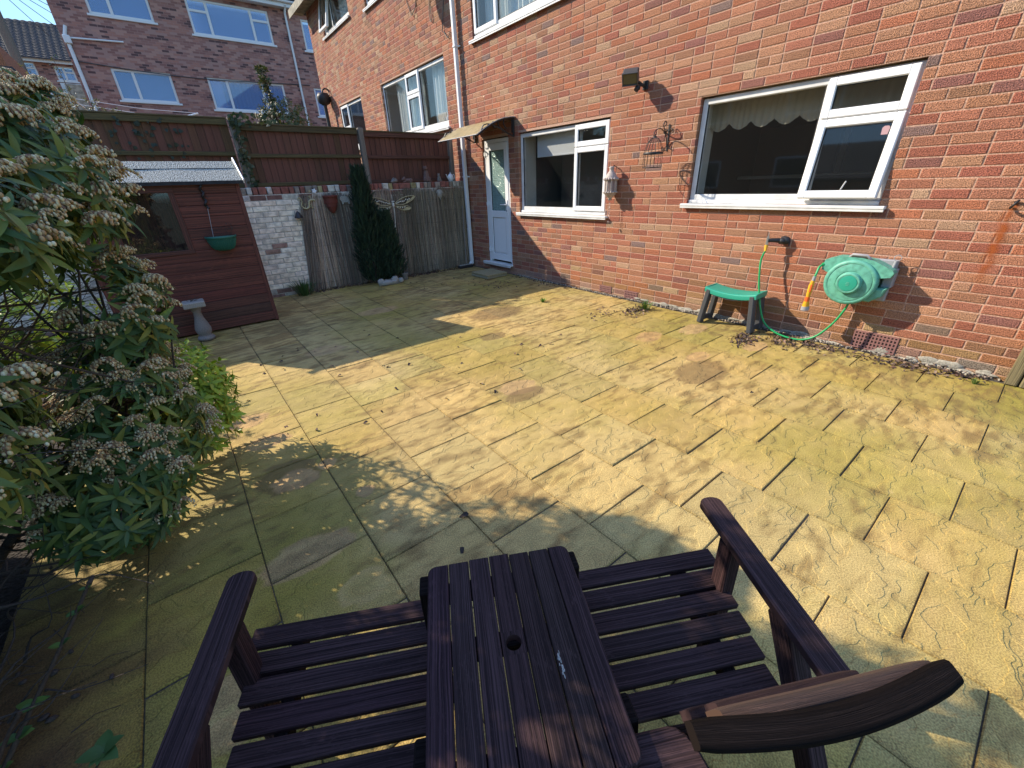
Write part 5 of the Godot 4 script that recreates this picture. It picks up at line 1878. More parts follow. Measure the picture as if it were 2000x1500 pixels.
func hose_corner() -> void:
	var T := thing("garden_tap", "black outdoor tap on the brick wall with a yellow hose connector", "tap", Vector3(X0, 0.935, -1.72))
	var b := MB.new()
	b.ball(Vector3(-0.025, 0.0, 0.03), Vector3(0.036, 0.04, 0.05), 8, 12, Basis.IDENTITY, 0.3, 3)
	b.ball(Vector3(-0.05, -0.005, 0.01), Vector3(0.03, 0.03, 0.04), 8, 12, Basis.IDENTITY, 0.3, 5)
	b.tube([Vector3(0, 0, 0.03), Vector3(-0.05, 0.0, 0.0), Vector3(-0.10, 0.002, -0.06), Vector3(-0.12, 0.0, -0.09)], [0.026, 0.024, 0.020, 0.018], 10)
	b.tube([Vector3(-0.01, 0.0, 0.07), Vector3(-0.02, -0.05, 0.075)], [0.006], 6)
	part("lagging", b, M.tap_black, T)
	b = MB.new()
	b.tube([Vector3(-0.12, 0.035, -0.095), Vector3(-0.12, -0.045, -0.095)], [0.013, 0.014], 10)
	b.tube([Vector3(-0.12, 0.035, -0.095), Vector3(-0.12, 0.075, -0.095)], [0.006, 0.003], 8)
	part("valve", b, M.steel, T)
	b = MB.new()
	b.tube([Vector3(-0.12, -0.043, -0.095), Vector3(-0.124, -0.075, -0.093), Vector3(-0.13, -0.105, -0.09)], [0.017, 0.016, 0.011], 10)
	part("connector", b, M.yellow, T)
	# the hose hangs from tap to reel, just clear of the slabs
	b = MB.new()
	var pts := catmull([Vector3(4.735, 0.84, -1.81), Vector3(4.722, 0.74, -1.825), Vector3(4.70, 0.60, -1.80), Vector3(4.69, 0.45, -1.765), Vector3(4.68, 0.27, -1.71), Vector3(4.67, 0.12, -1.63), Vector3(4.66, 0.045, -1.50), Vector3(4.655, 0.022, -1.36), Vector3(4.66, 0.035, -1.24), Vector3(4.67, 0.10, -1.14), Vector3(4.685, 0.24, -1.05), Vector3(4.70, 0.38, -1.0), Vector3(4.71, 0.47, -0.985)], 7)
	var o: Vector3 = pts[0]
	var loc := []
	for p in pts: loc.append(p - o)
	b.tube(loc, [0.0095], 9)
	single("hose", b, M.hose_green, "bright green hose looping from the tap down to the reel", "hose", o)
	# the reel
	var R := thing("hose_reel", "pale green wall mounted hose reel with a round front", "hose reel", Vector3(4.68, 0.64, -1.02))
	var face := Transform3D(Basis(Vector3(0, 0, 1), Vector3(-1, 0, 0), Vector3(0, -1, 0)), Vector3(0.03, 0, 0))
	b = MB.new()
	b.col = Color(1, 1, 1)
	b.lathe([Vector2(0.185, -0.04), Vector2(0.198, 0.0), Vector2(0.198, 0.045), Vector2(0.192, 0.058), Vector2(0.18, 0.062), Vector2(0.168, 0.064), Vector2(0.166, 0.060), Vector2(0.160, 0.060), Vector2(0.158, 0.065), Vector2(0.105, 0.070), Vector2(0.103, 0.066), Vector2(0.096, 0.066), Vector2(0.094, 0.070), Vector2(0.09, 0.098), Vector2(0.084, 0.104), Vector2(0.072, 0.104), Vector2(0.070, 0.100), Vector2(0.0, 0.100)], face, 48)
	for k in 30:
		var a := TAU * k / 30.0
		var dr := Vector3(0, sin(a), cos(a))
		b.beam(Vector3(-0.033, 0, 0) + dr * 0.118, Vector3(-0.0325, 0, 0) + dr * 0.152, 0.010, 0.006, 0.002, Vector3.RIGHT)
	part("front_disc", b, M.reel_green, R)
	b = MB.new()
	b.lathe([Vector2(0.068, 0.100), Vector2(0.066, 0.106), Vector2(0.0, 0.107)], face, 32)
	part("centre_badge", b, M.stool_green, R)
	b = MB.new()
	b.col = Color(0.92, 0.98, 0.97)
	for k in 3:
		b.box(Vector3(-0.078, 0.008 - k * 0.012, 0.0), Vector3(0.003, 0.005, 0.03 - absf(k - 1) * 0.008), 0.001)
	part("badge_mark", b, M.reel_green, R)
	# the housing behind: a rounded trapezoid cheek seen past the disc, with a sloping lid
	b = MB.new()
	var hp := PackedVector2Array([Vector2(-0.245, 0.09), Vector2(-0.235, 0.175), Vector2(-0.15, 0.212), Vector2(0.02, 0.218), Vector2(0.12, 0.20), Vector2(0.262, 0.135), Vector2(0.275, 0.11), Vector2(0.262, 0.075), Vector2(0.19, 0.06), Vector2(0.05, 0.02), Vector2(-0.12, 0.03)])
	b.prism(hp, 0.13, Transform3D(Basis(Vector3(0, 0, 1), Vector3(0, 1, 0), Vector3(-1, 0, 0)), Vector3(0.125, 0, 0)), 0.012)
	var lp := PackedVector2Array([Vector2(0.02, -0.15), Vector2(0.17, -0.155), Vector2(0.24, -0.10), Vector2(0.262, -0.02), Vector2(0.20, -0.03), Vector2(0.05, -0.06)])
	b.prism(lp, 0.12, Transform3D(Basis(Vector3(0, 0, 1), Vector3(0, 1, 0), Vector3(-1, 0, 0)), Vector3(0.125, 0, 0)), 0.01)
	part("housing", b, M.reel_green, R)
	b = MB.new()
	b.lathe([Vector2(0.12, -0.10), Vector2(0.165, -0.09), Vector2(0.165, -0.02), Vector2(0.12, -0.02)], face, 32)
	part("hose_drum", b, M.hose_green, R)
	b = MB.new()
	b.span(Vector3(0.128, -0.16, -0.16), Vector3(0.178, 0.20, 0.255), 0.008)
	b.span(Vector3(0.09, -0.03, 0.20), Vector3(0.182, 0.13, 0.272), 0.006)
	part("wall_plate", b, M.grey_plastic, R)
	b = MB.new()
	b.tube([Vector3(0.01, 0.215, -0.06), Vector3(-0.01, 0.24, -0.04), Vector3(-0.01, 0.238, 0.06), Vector3(0.01, 0.21, 0.085)], [0.012], 8)
	b.box(Vector3(0.02, 0.222, 0.01), Vector3(0.05, 0.012, 0.13), 0.004)
	part("carry_handle", b, M.grey_plastic, R)
	b = MB.new()
	b.tube([Vector3(0.10, 0.09, 0.235), Vector3(0.10, 0.20, 0.245)], [0.014, 0.012], 10)
	b.tube(arc_pts(Vector3(0.10, 0.225, 0.247), Vector3.BACK, Vector3.UP, 0.024, 0.024, 0, TAU, 18), [0.003], 6, false)
	part("pivot_pin", b, M.grey_plastic, R)
	b = MB.new()
	b.tube([Vector3(0.02, 0.135, -0.225), Vector3(0.0, 0.125, -0.25)], [0.02, 0.017], 10)
	b.tube(catmull([Vector3(0.0, 0.125, -0.25), Vector3(-0.025, 0.10, -0.262), Vector3(-0.05, 0.05, -0.262), Vector3(-0.058, 0.015, -0.265)]), [0.0095], 9)
	part("hose_end", b, M.hose_green, R)
	# the spray gun on that end
	var N := thing("spray_nozzle", "yellow and orange spray nozzle hanging at the left of the reel", "spray nozzle", Vector3(4.62, 0.655, -1.285))
	b = MB.new()
	b.tube([Vector3(0, 0.01, 0), Vector3(0, -0.03, -0.002)], [0.014, 0.016], 10)
	part("collar", b, M.grey_plastic, N)
	b = MB.new()
	b.tube([Vector3(0, -0.028, -0.002), Vector3(-0.004, -0.08, -0.006), Vector3(-0.002, -0.15, -0.008), Vector3(0.0, -0.19, -0.008)], [0.015, 0.021, 0.019, 0.016], 12)
	b.tube([Vector3(0, -0.23, -0.008), Vector3(0, -0.28, -0.006)], [0.022, 0.030], 14)
	part("grip", b, M.yellow, N)
	b = MB.new()
	b.tube([Vector3(0, -0.185, -0.008), Vector3(0, -0.235, -0.008)], [0.019, 0.021], 12)
	b.box(Vector3(-0.02, -0.10, 0.0), Vector3(0.012, 0.07, 0.018), 0.004)
	part("trigger", b, M.orange, N)
	b = MB.new()
	b.tube([Vector3(0, -0.278, -0.006), Vector3(0.0, -0.315, -0.004)], [0.033, 0.035], 16)
	part("rose", b, M.grey_plastic, N)

	# step stool
	var S := thing("step_stool", "green plastic kneeler stool with dark grey legs against the brick wall", "stool", Vector3(4.68, 0, -2.0))
	b = MB.new()
	var rows := []
	for i in 9:
		var t := i / 8.0
		var z := lerpf(-0.272, 0.272, t)
		var dip := 0.036 * (1.0 - pow(absf(t * 2 - 1), 2.2))
		var row := []
		for q in [Vector2(-0.128, -0.055), Vector2(-0.134, -0.012), Vector2(-0.120, 0.0), Vector2(-0.06, -0.004), Vector2(0.06, -0.004), Vector2(0.120, 0.0), Vector2(0.134, -0.012), Vector2(0.128, -0.055)]:
			row.append(Vector3(q.x, 0.425 + q.y - dip, z))
		rows.append(row)
	rows.reverse()
	b.grid(rows)
	rows = []
	for i in 9:
		var t := i / 8.0
		var z := lerpf(-0.272, 0.272, t)
		var dip := 0.036 * (1.0 - pow(absf(t * 2 - 1), 2.2))
		rows.append([Vector3(-0.128, 0.37 - dip, z), Vector3(0.128, 0.37 - dip, z)])
	b.grid(rows)
	for s in [-1.0, 1.0]:
		b.prism(PackedVector2Array([Vector2(-0.128, 0.37), Vector2(0.128, 0.37), Vector2(0.134, 0.413), Vector2(0.12, 0.425), Vector2(-0.12, 0.425), Vector2(-0.134, 0.413)]), 0.012, Transform3D(Basis.IDENTITY, Vector3(0, 0, s * 0.272 - 0.006)))
	part("seat", b, M.stool_green, S)
	b = MB.new()
	var pr := []
	for i in 9:
		var t := i / 8.0
		pr.append([Vector3(-0.125, 0.352 - 0.030 * (1.0 - pow(absf(t * 2 - 1), 2.2)), lerpf(-0.2, 0.2, t)), Vector3(0.12, 0.352 - 0.030 * (1.0 - pow(absf(t * 2 - 1), 2.2)), lerpf(-0.2, 0.2, t))])
	b.grid(pr)
	part("underside", b, M.pad_grey, S)
	for s in [-1.0, 1.0]:
		var G := named(S, "end_frame")
		b = MB.new()
		var lo := 0.285
		var hi := 0.235
		for x in [-1.0, 1.0]:
			b.beam(Vector3(x * 0.105, 0.006, s * lo), Vector3(x * 0.095, 0.40, s * hi), 0.050, 0.082, 0.008, Vector3.RIGHT)
		b.beam(Vector3(-0.10, 0.36, s * hi), Vector3(0.10, 0.36, s * hi), 0.04, 0.07, 0.006)
		b.beam(Vector3(-0.10, 0.05, s * (lo - 0.006)), Vector3(0.10, 0.05, s * (lo - 0.006)), 0.03, 0.06, 0.006)
		part("legs", b, M.stool_grey, G)
		b = MB.new()
		b.beam(Vector3(-0.139, 0.08, s * (lo - 0.006)), Vector3(-0.129, 0.23, s * (lo - 0.026)), 0.008, 0.026, 0.003, Vector3.BACK)
		part("pad", b, M.pad_grey, G)


# ---------------------------------------------------------------- ornaments of the far wall

func ornaments() -> void:
	var zt := -7.755
	var top := 1.622
	var b := MB.new()
	b.ball(Vector3(0, 0.04, 0), Vector3(0.052, 0.042, 0.05), 8, 12, Basis.IDENTITY, 0.25, 7)
	b.ball(Vector3(-0.045, 0.025, 0.01), Vector3(0.028, 0.024, 0.026), 6, 10)
	b.ball(Vector3(-0.076, 0.022, 0.012), Vector3(0.008, 0.008, 0.008), 5, 6)
	for k in 40:
		var a := rf(0.2, PI - 0.2)
		var c := rf(-1.2, 1.2)
		var d := Vector3(cos(a) * 0.9 + 0.15, sin(a), sin(c) * 0.8).normalized()
		b.tube([Vector3(0, 0.04, 0) + d * 0.040, Vector3(0, 0.04, 0) + d * 0.057], [0.006, 0.001], 4)
	b.col = Color.WHITE
	single("hedgehog_ornament", b, M.stone_grey, "small grey hedgehog ornament on the wall, leftmost of the ornaments there", "ornament", Vector3(3.425, top, zt), "ornaments on top of the wall")
	b = MB.new()   # a creature lying down, head raised at the left
	b.ball(Vector3(0.02, 0.035, 0), Vector3(0.085, 0.036, 0.05), 8, 14, Basis.IDENTITY, 0.15, 8)
	b.ball(Vector3(-0.06, 0.06, 0.012), Vector3(0.034, 0.03, 0.032), 8, 12)
	b.ball(Vector3(-0.085, 0.052, 0.025), Vector3(0.018, 0.014, 0.018), 6, 8)
	for s in [-1.0, 1.0]: b.ball(Vector3(-0.045, 0.088, 0.012 + s * 0.018), Vector3(0.009, 0.018, 0.008), 6, 8)
	b.ball(Vector3(0.075, 0.038, 0.018), Vector3(0.036, 0.034, 0.03), 6, 10)
	b.tube([Vector3(-0.04, 0.02, 0.04), Vector3(-0.09, 0.012, 0.05)], [0.013, 0.012], 7)
	b.tube([Vector3(0.08, 0.018, 0.045), Vector3(0.03, 0.012, 0.058)], [0.014, 0.012], 7)
	single("reclining_animal_ornament", b, M.stone_red, "reddish clay animal lying down on the wall top, head raised", "ornament", Vector3(3.665, top, zt), "ornaments on top of the wall")
	b = MB.new()   # tall sitting cat, turned slightly
	b.lathe([Vector2(0.0, 0.0), Vector2(0.058, 0.0), Vector2(0.066, 0.03), Vector2(0.064, 0.07), Vector2(0.05, 0.13), Vector2(0.04, 0.175), Vector2(0.030, 0.20), Vector2(0.0, 0.215)], Transform3D(Basis.from_scale(Vector3(0.95, 1, 1.0)), Vector3.ZERO), 18)
	b.ball(Vector3(-0.012, 0.232, 0.012), Vector3(0.042, 0.037, 0.04), 9, 14)
	b.ball(Vector3(-0.018, 0.220, 0.046), Vector3(0.018, 0.014, 0.016), 6, 8)
	for s in [-1.0, 1.0]:
		b.tube([Vector3(-0.012 + s * 0.026, 0.255, 0.008), Vector3(-0.014 + s * 0.031, 0.287, 0.004)], [0.013, 0.002], 6)
		b.tube([Vector3(s * 0.020, 0.14, 0.036), Vector3(s * 0.022, 0.05, 0.056), Vector3(s * 0.022, 0.012, 0.062)], [0.017, 0.015, 0.017], 8)
		b.ball(Vector3(s * 0.048, 0.045, 0.018), Vector3(0.026, 0.045, 0.04), 7, 10)
		b.ball(Vector3(-0.012 + s * 0.016, 0.238, 0.046), Vector3(0.006, 0.006, 0.005), 5, 6)
	b.tube(catmull([Vector3(0.05, 0.015, -0.03), Vector3(0.08, 0.015, 0.01), Vector3(0.06, 0.014, 0.06), Vector3(0.02, 0.014, 0.075)], 4), [0.012, 0.012, 0.010], 7)
	single("sitting_cat_ornament", b, M.stone_red, "tallest clay ornament on the wall, an upright sitting cat", "ornament", Vector3(4.075, top, zt), "ornaments on top of the wall")
	b = MB.new()   # small upright animal
	b.lathe([Vector2(0.0, 0.0), Vector2(0.034, 0.0), Vector2(0.040, 0.03), Vector2(0.030, 0.075), Vector2(0.02, 0.10), Vector2(0.0, 0.108)], Transform3D.IDENTITY, 14)
	b.ball(Vector3(-0.008, 0.112, 0.008), Vector3(0.024, 0.022, 0.024), 7, 10)
	b.ball(Vector3(-0.028, 0.107, 0.02), Vector3(0.011, 0.009, 0.011), 5, 7)
	for s in [-1.0, 1.0]: b.ball(Vector3(-0.002 + s * 0.014, 0.137, 0.0), Vector3(0.008, 0.014, 0.005), 5, 7)
	b.ball(Vector3(0.03, 0.018, 0.01), Vector3(0.024, 0.018, 0.022), 6, 8)
	b.tube([Vector3(-0.014, 0.07, 0.028), Vector3(-0.022, 0.055, 0.038)], [0.009, 0.008], 6)
	single("small_animal_ornament", b, M.stone_grey, "small upright clay animal between the tall cat and the white teapot", "ornament", Vector3(4.345, top, zt), "ornaments on top of the wall")
	var T := thing("teapot", "white china teapot ornament standing on the wall by the downpipe", "teapot", Vector3(4.60, top, zt), "ornaments on top of the wall")
	b = MB.new()
	b.lathe([Vector2(0.0, 0.0), Vector2(0.034, 0.0), Vector2(0.038, 0.006), Vector2(0.052, 0.03), Vector2(0.060, 0.06), Vector2(0.055, 0.09), Vector2(0.038, 0.112), Vector2(0.030, 0.118)], Transform3D.IDENTITY, 24)
	part("pot", b, M.china, T)
	b = MB.new()
	b.lathe([Vector2(0.032, 0.116), Vector2(0.026, 0.128), Vector2(0.010, 0.135), Vector2(0.007, 0.142), Vector2(0.011, 0.15), Vector2(0.0, 0.158)], Transform3D.IDENTITY, 16)
	part("lid", b, M.china, T)
	b = MB.new()
	b.tube(catmull([Vector3(-0.048, 0.05, 0), Vector3(-0.072, 0.072, 0), Vector3(-0.082, 0.105, 0), Vector3(-0.098, 0.122, 0)], 4), [0.016, 0.014, 0.012, 0.011, 0.010, 0.010, 0.009, 0.009, 0.008], 10)
	part("spout", b, M.china, T)
	b = MB.new()
	b.tube(catmull([Vector3(0.050, 0.035, 0), Vector3(0.078, 0.045, 0), Vector3(0.090, 0.085, 0), Vector3(0.075, 0.118, 0), Vector3(0.045, 0.102, 0)], 5), [0.007], 8)
	part("handle", b, M.china, T)

	var zr := -7.600
	# coiled gecko with a flower beside it
	var G := thing("gecko_ornament", "cream metal lizard with a curled tail on the reed screen", "wall ornament", Vector3(1.80, 1.43, zr))
	b = MB.new()
	var body := []
	body.append_array(arc_pts(Vector3(-0.085, 0.005, 0), Vector3.RIGHT, Vector3.UP, 0.012, 0.032, PI * 2.6, PI * 0.0 - 0.4, 16))
	body.append_array(catmull([Vector3(-0.045, -0.03, 0), Vector3(-0.065, -0.075, 0), Vector3(-0.045, -0.12, 0), Vector3(0.0, -0.132, 0), Vector3(0.04, -0.11, 0), Vector3(0.05, -0.06, 0), Vector3(0.065, -0.025, 0), Vector3(0.10, -0.01, 0), Vector3(0.13, -0.015, 0)], 4))
	var rads := []
	for i in body.size(): rads.append(0.005 + 0.009 * smoothstep(8.0, 34.0, i))
	b.tube(body, rads, 8)
	for q in [[Vector3(0.05, -0.06, 0), Vector3(0.075, -0.085, 0)], [Vector3(0.09, -0.012, 0), Vector3(0.08, 0.035, 0)], [Vector3(-0.02, -0.128, 0), Vector3(-0.01, -0.075, 0)], [Vector3(0.045, -0.1, 0), Vector3(0.09, -0.12, 0)]]:
		b.tube([q[0], q[1]], [0.006, 0.004], 6)
		for k in 4:
			var a: float = -0.9 + k * 0.6 + (q[1] - q[0]).angle_to(Vector3.RIGHT) * signf((q[1] - q[0]).y)
			b.tube([q[1], q[1] + Vector3(cos(a), sin(a), 0) * 0.024], [0.003, 0.0025], 4)
	b.ball(Vector3(0.14, -0.016, 0), Vector3(0.022, 0.014, 0.010), 6, 10)
	part("body", b, M.cream_metal, G)
	var Fl := thing("metal_flower", "pale metal flower just above the cream lizard on the reed screen", "wall ornament", Vector3(1.94, 1.545, zr))
	b = MB.new()
	for k in 5:
		var a := TAU * k / 5.0
		b.ball(Vector3(0.03 + cos(a) * 0.02, sin(a) * 0.02, 0.004), Vector3(0.018, 0.012, 0.006), 6, 8, Basis(Vector3.BACK, a))
	part("petals", b, M.china, Fl)
	b = MB.new()
	for k in 5:
		var a := 2.1 + k * 0.42
		b.tube([Vector3(-0.02, 0, 0), Vector3(-0.02 + cos(a) * 0.045, sin(a) * 0.03, 0)], [0.005, 0.002], 5)
	part("leaves", b, M.cream_metal, Fl)
	# little bell at the edge of the reed
	b = MB.new()
	b.lathe([Vector2(0.062, -0.045), Vector2(0.060, -0.03), Vector2(0.045, 0.0), Vector2(0.03, 0.03), Vector2(0.012, 0.05), Vector2(0.0, 0.055)], Transform3D.IDENTITY, 16)
	b.tube(arc_pts(Vector3(0, 0.065, 0), Vector3.RIGHT, Vector3.UP, 0.014, 0.014, 0, TAU, 12), [0.003], 5, false)
	b.ball(Vector3(0, -0.045, 0), Vector3(0.014, 0.014, 0.014), 6, 8)
	single("wall_bell", b, M.iron, "small dark bell fixed where the white bricks meet the reed screen", "bell", Vector3(1.645, 1.215, zr + 0.02))
	# terracotta wall planter: half round, pointed below
	b = MB.new()
	b.lathe([Vector2(0.0, -0.17), Vector2(0.02, -0.165), Vector2(0.055, -0.125), Vector2(0.085, -0.05), Vector2(0.097, 0.03), Vector2(0.103, 0.075), Vector2(0.118, 0.078), Vector2(0.118, 0.105), Vector2(0.106, 0.106), Vector2(0.098, 0.07)], Transform3D(Basis.from_scale(Vector3(1, 1, 0.8)), Vector3.ZERO), 26, PI)
	b.span(Vector3(-0.112, -0.02, -0.006), Vector3(0.112, 0.105, 0.0))
	for y in [-0.06, 0.0]: b.tube(arc_pts(Vector3(0, y, 0), Vector3.RIGHT, Vector3(0, 0, 0.8), 0.094 + y * 0.15, 0.094 + y * 0.15, 0.0, PI, 16), [0.006], 6)
	single("wall_planter", b, M.terracotta, "dark red terracotta half round planter hanging on the reed screen", "planter", Vector3(2.195, 1.37, zr))
	# pig plaque
	b = MB.new()
	var pig := PackedVector2Array([Vector2(-0.075, 0.01), Vector2(-0.082, 0.03), Vector2(-0.06, 0.05), Vector2(-0.045, 0.07), Vector2(-0.03, 0.058), Vector2(0.0, 0.066), Vector2(0.04, 0.058), Vector2(0.068, 0.03), Vector2(0.075, 0.0), Vector2(0.078, -0.06), Vector2(0.052, -0.062), Vector2(0.045, -0.03), Vector2(0.0, -0.034), Vector2(-0.022, -0.033), Vector2(-0.03, -0.06), Vector2(-0.055, -0.06), Vector2(-0.056, -0.02)])
	b.prism(pig, 0.022, Transform3D.IDENTITY, 0.006)
	single("pig_plaque", b, M.stone_pale, "pale stone pig shaped plaque on the reed screen left of the conifer", "wall ornament", Vector3(2.42, 1.39, zr - 0.004))
	# face plaque
	b = MB.new()
	b.ball(Vector3(0, 0, 0), Vector3(0.055, 0.072, 0.035), 10, 16)
	b.ball(Vector3(0, -0.005, 0.034), Vector3(0.009, 0.022, 0.012), 6, 8)
	for s in [-1.0, 1.0]: b.ball(Vector3(s * 0.022, 0.015, 0.028), Vector3(0.011, 0.007, 0.006), 5, 8)
	b.ball(Vector3(0, -0.034, 0.026), Vector3(0.016, 0.005, 0.007), 5, 8)
	b.tube([Vector3(0, -0.065, 0.005), Vector3(0, -0.095, 0.004)], [0.018, 0.008], 8)
	b.tube(arc_pts(Vector3(0, 0.01, 0), Vector3.RIGHT, Vector3.UP, 0.056, 0.066, 0.1, PI - 0.1, 14), [0.010], 6)
	single("face_plaque", b, M.stone_pale, "pale stone face plaque on the reed screen near the downpipe", "wall ornament", Vector3(4.24, 1.41, zr))
	# dragonfly
	var D := thing("dragonfly_ornament", "large cream metal dragonfly with jewelled wings on the reed screen", "wall ornament", Vector3(3.26, 1.27, zr + 0.01))
	for s in [-1.0, 1.0]:
		for w in 2:
			var Wg := named(D, "wing")
			var ol := []
			if w == 0: ol = [Vector2(0.03, 0.02), Vector2(0.12, 0.075), Vector2(0.26, 0.125), Vector2(0.40, 0.135), Vector2(0.44, 0.115), Vector2(0.38, 0.065), Vector2(0.27, 0.02), Vector2(0.14, -0.005)]
			else: ol = [Vector2(0.04, -0.02), Vector2(0.14, -0.035), Vector2(0.25, -0.025), Vector2(0.335, -0.065), Vector2(0.30, -0.092), Vector2(0.20, -0.098), Vector2(0.10, -0.065)]
			var loop := []
			for p in ol: loop.append(Vector3(s * p.x, p.y, 0.0))
			loop.append(loop[0])
			var lp := catmull(loop, 4)
			b = MB.new()
			b.tube(lp, [0.007], 6, false)
			part("rim", b, M.cream_metal, Wg)
			# pale outer tip, jewels inside
			b = MB.new()
			var tip := PackedVector2Array()
			if w == 0:
				for p in [Vector2(0.33, 0.055), Vector2(0.40, 0.085), Vector2(0.44, 0.115), Vector2(0.41, 0.13), Vector2(0.36, 0.09), Vector2(0.25, 0.035), Vector2(0.27, 0.02)]: tip.append(Vector2(s * p.x, p.y))
			else:
				for p in [Vector2(0.25, -0.045), Vector2(0.33, -0.065), Vector2(0.30, -0.09), Vector2(0.16, -0.09), Vector2(0.2, -0.075)]: tip.append(Vector2(s * p.x, p.y))
			b.prism(tip, 0.004, Transform3D(Basis.IDENTITY, Vector3(0, 0, -0.002)))
			part("wing_tip", b, M.cream_metal, Wg)
			b = MB.new()
			var n := 8 if w == 0 else 4
			for k in n:
				var t := (k + 0.5) / n
				var c := Vector3(s * lerpf(0.06, 0.34 if w == 0 else 0.24, t), (lerpf(0.022, 0.095, t) if w == 0 else lerpf(-0.035, -0.062, t)) + rf(-0.022, 0.022) * t, 0.002)
				b.ball(c, Vector3(0.018, 0.009, 0.006), 6, 8, Basis(Vector3.BACK, s * rf(0.0, 0.9)))
			part("jewels", b, M.pearl, Wg)
			b = MB.new()
			for k in n:
				var t := (k + 0.2) / n
				var y0 := lerpf(0.015, 0.03, t) if w == 0 else lerpf(-0.028, -0.07, t)
				var y1 := lerpf(0.035, 0.125, t) if w == 0 else lerpf(-0.02, -0.035, t)
				b.tube([Vector3(s * lerpf(0.06, 0.38 if w == 0 else 0.26, t), y0, -0.002), Vector3(s * lerpf(0.08, 0.36 if w == 0 else 0.27, t), y1, -0.002)], [0.004], 5)
			part("veins", b, M.iron, Wg)
	b = MB.new()
	b.ball(Vector3(0, 0.0, 0.008), Vector3(0.022, 0.040, 0.018), 8, 12)
	for s in [-1.0, 1.0]: b.ball(Vector3(s * 0.016, 0.055, 0.01), Vector3(0.012, 0.012, 0.011), 6, 8)
	part("head", b, M.pearl, D)
	b = MB.new()
	for k in 17:
		var t := k / 16.0
		b.ball(Vector3(0.006 - t * t * 0.036, -0.05 - t * 0.315, 0.006), Vector3(0.010, 0.011, 0.009) * (1.0 + (0.3 if k > 13 else 0.0)), 6, 8)
	part("tail", b, M.pearl, D)

	# on the ground under the screen
	b = MB.new()
	b.ball(Vector3(0, 0.035, 0), Vector3(0.20, 0.05, 0.09), 8, 16, Basis.IDENTITY, 0.9, 21)
	b.ball(Vector3(-0.17, 0.055, 0.02), Vector3(0.06, 0.07, 0.05), 8, 12, Basis.IDENTITY, 0.5, 22)
	b.ball(Vector3(0.10, 0.07, -0.01), Vector3(0.07, 0.05, 0.05), 8, 12, Basis.IDENTITY, 0.7, 23)
	b.ball(Vector3(0.19, 0.04, 0.02), Vector3(0.05, 0.05, 0.045), 8, 12, Basis.IDENTITY, 0.7, 24)
	single("stone_ornament", b, M.stone_pale, "pale weathered stone animal lying at the foot of the conifer", "ornament", Vector3(2.79, 0.0, -7.13))
	b = MB.new()
	b.lathe([Vector2(0.0, 0.0), Vector2(0.042, 0.0), Vector2(0.056, 0.095), Vector2(0.064, 0.097), Vector2(0.064, 0.125), Vector2(0.056, 0.125), Vector2(0.050, 0.09), Vector2(0.0, 0.088)], Transform3D.IDENTITY, 20)
	for k in 3: b.tube([Vector3(0, 0.08, 0), Vector3(-0.02 + k * 0.01, 0.17, 0.0), Vector3(-0.06 + k * 0.03, 0.24, 0.01)], [0.003, 0.0015], 4)
	single("small_pot", b, M.stone_grey, "small grey flower pot with a dry stick, right of the conifer", "flower pot", Vector3(3.16, 0, -7.30))
	# broom in the corner: black head, white bristles, thin handle
	var Br := thing("broom", "broom with a black head and thin handle in the corner by the downpipe", "broom", Vector3(4.57, 0, -7.43))
	b = MB.new()
	b.span(Vector3(-0.16, 0.0, -0.055), Vector3(0.16, 0.055, 0.055), 0.01)
	part("head", b, M.tap_black, Br)
	b = MB.new()
	b.span(Vector3(-0.15, 0.056, -0.03), Vector3(0.15, 0.066, 0.04), 0.004)
	part("bristles", b, M.stone_pale, Br)
	b = MB.new()
	b.tube([Vector3(0.03, 0.05, 0), Vector3(0.12, 1.18, -0.12)], [0.010], 8)
	part("handle", b, M.stone_grey, Br)
	# loose slabs laid as a step at the door
	var St := thing("door_step", "two stacked paving slabs making a step below the back door", "step", Vector3(4.42, 0, -6.37))
	for k in 2:
		b = MB.new()
		b.col = Color(0.95, 0.85, 0.55) if k == 1 else Color(0.85, 0.80, 0.6)
		b.box(Vector3.ZERO, Vector3(0.45, 0.034, 0.52), 0.006, Basis(Vector3.UP, 0.02 - k * 0.03))
		part("slab", b, M.concrete, St, Vector3(k * 0.01, 0.022 + k * 0.036, 0))


# ---------------------------------------------------------------- the companion bench

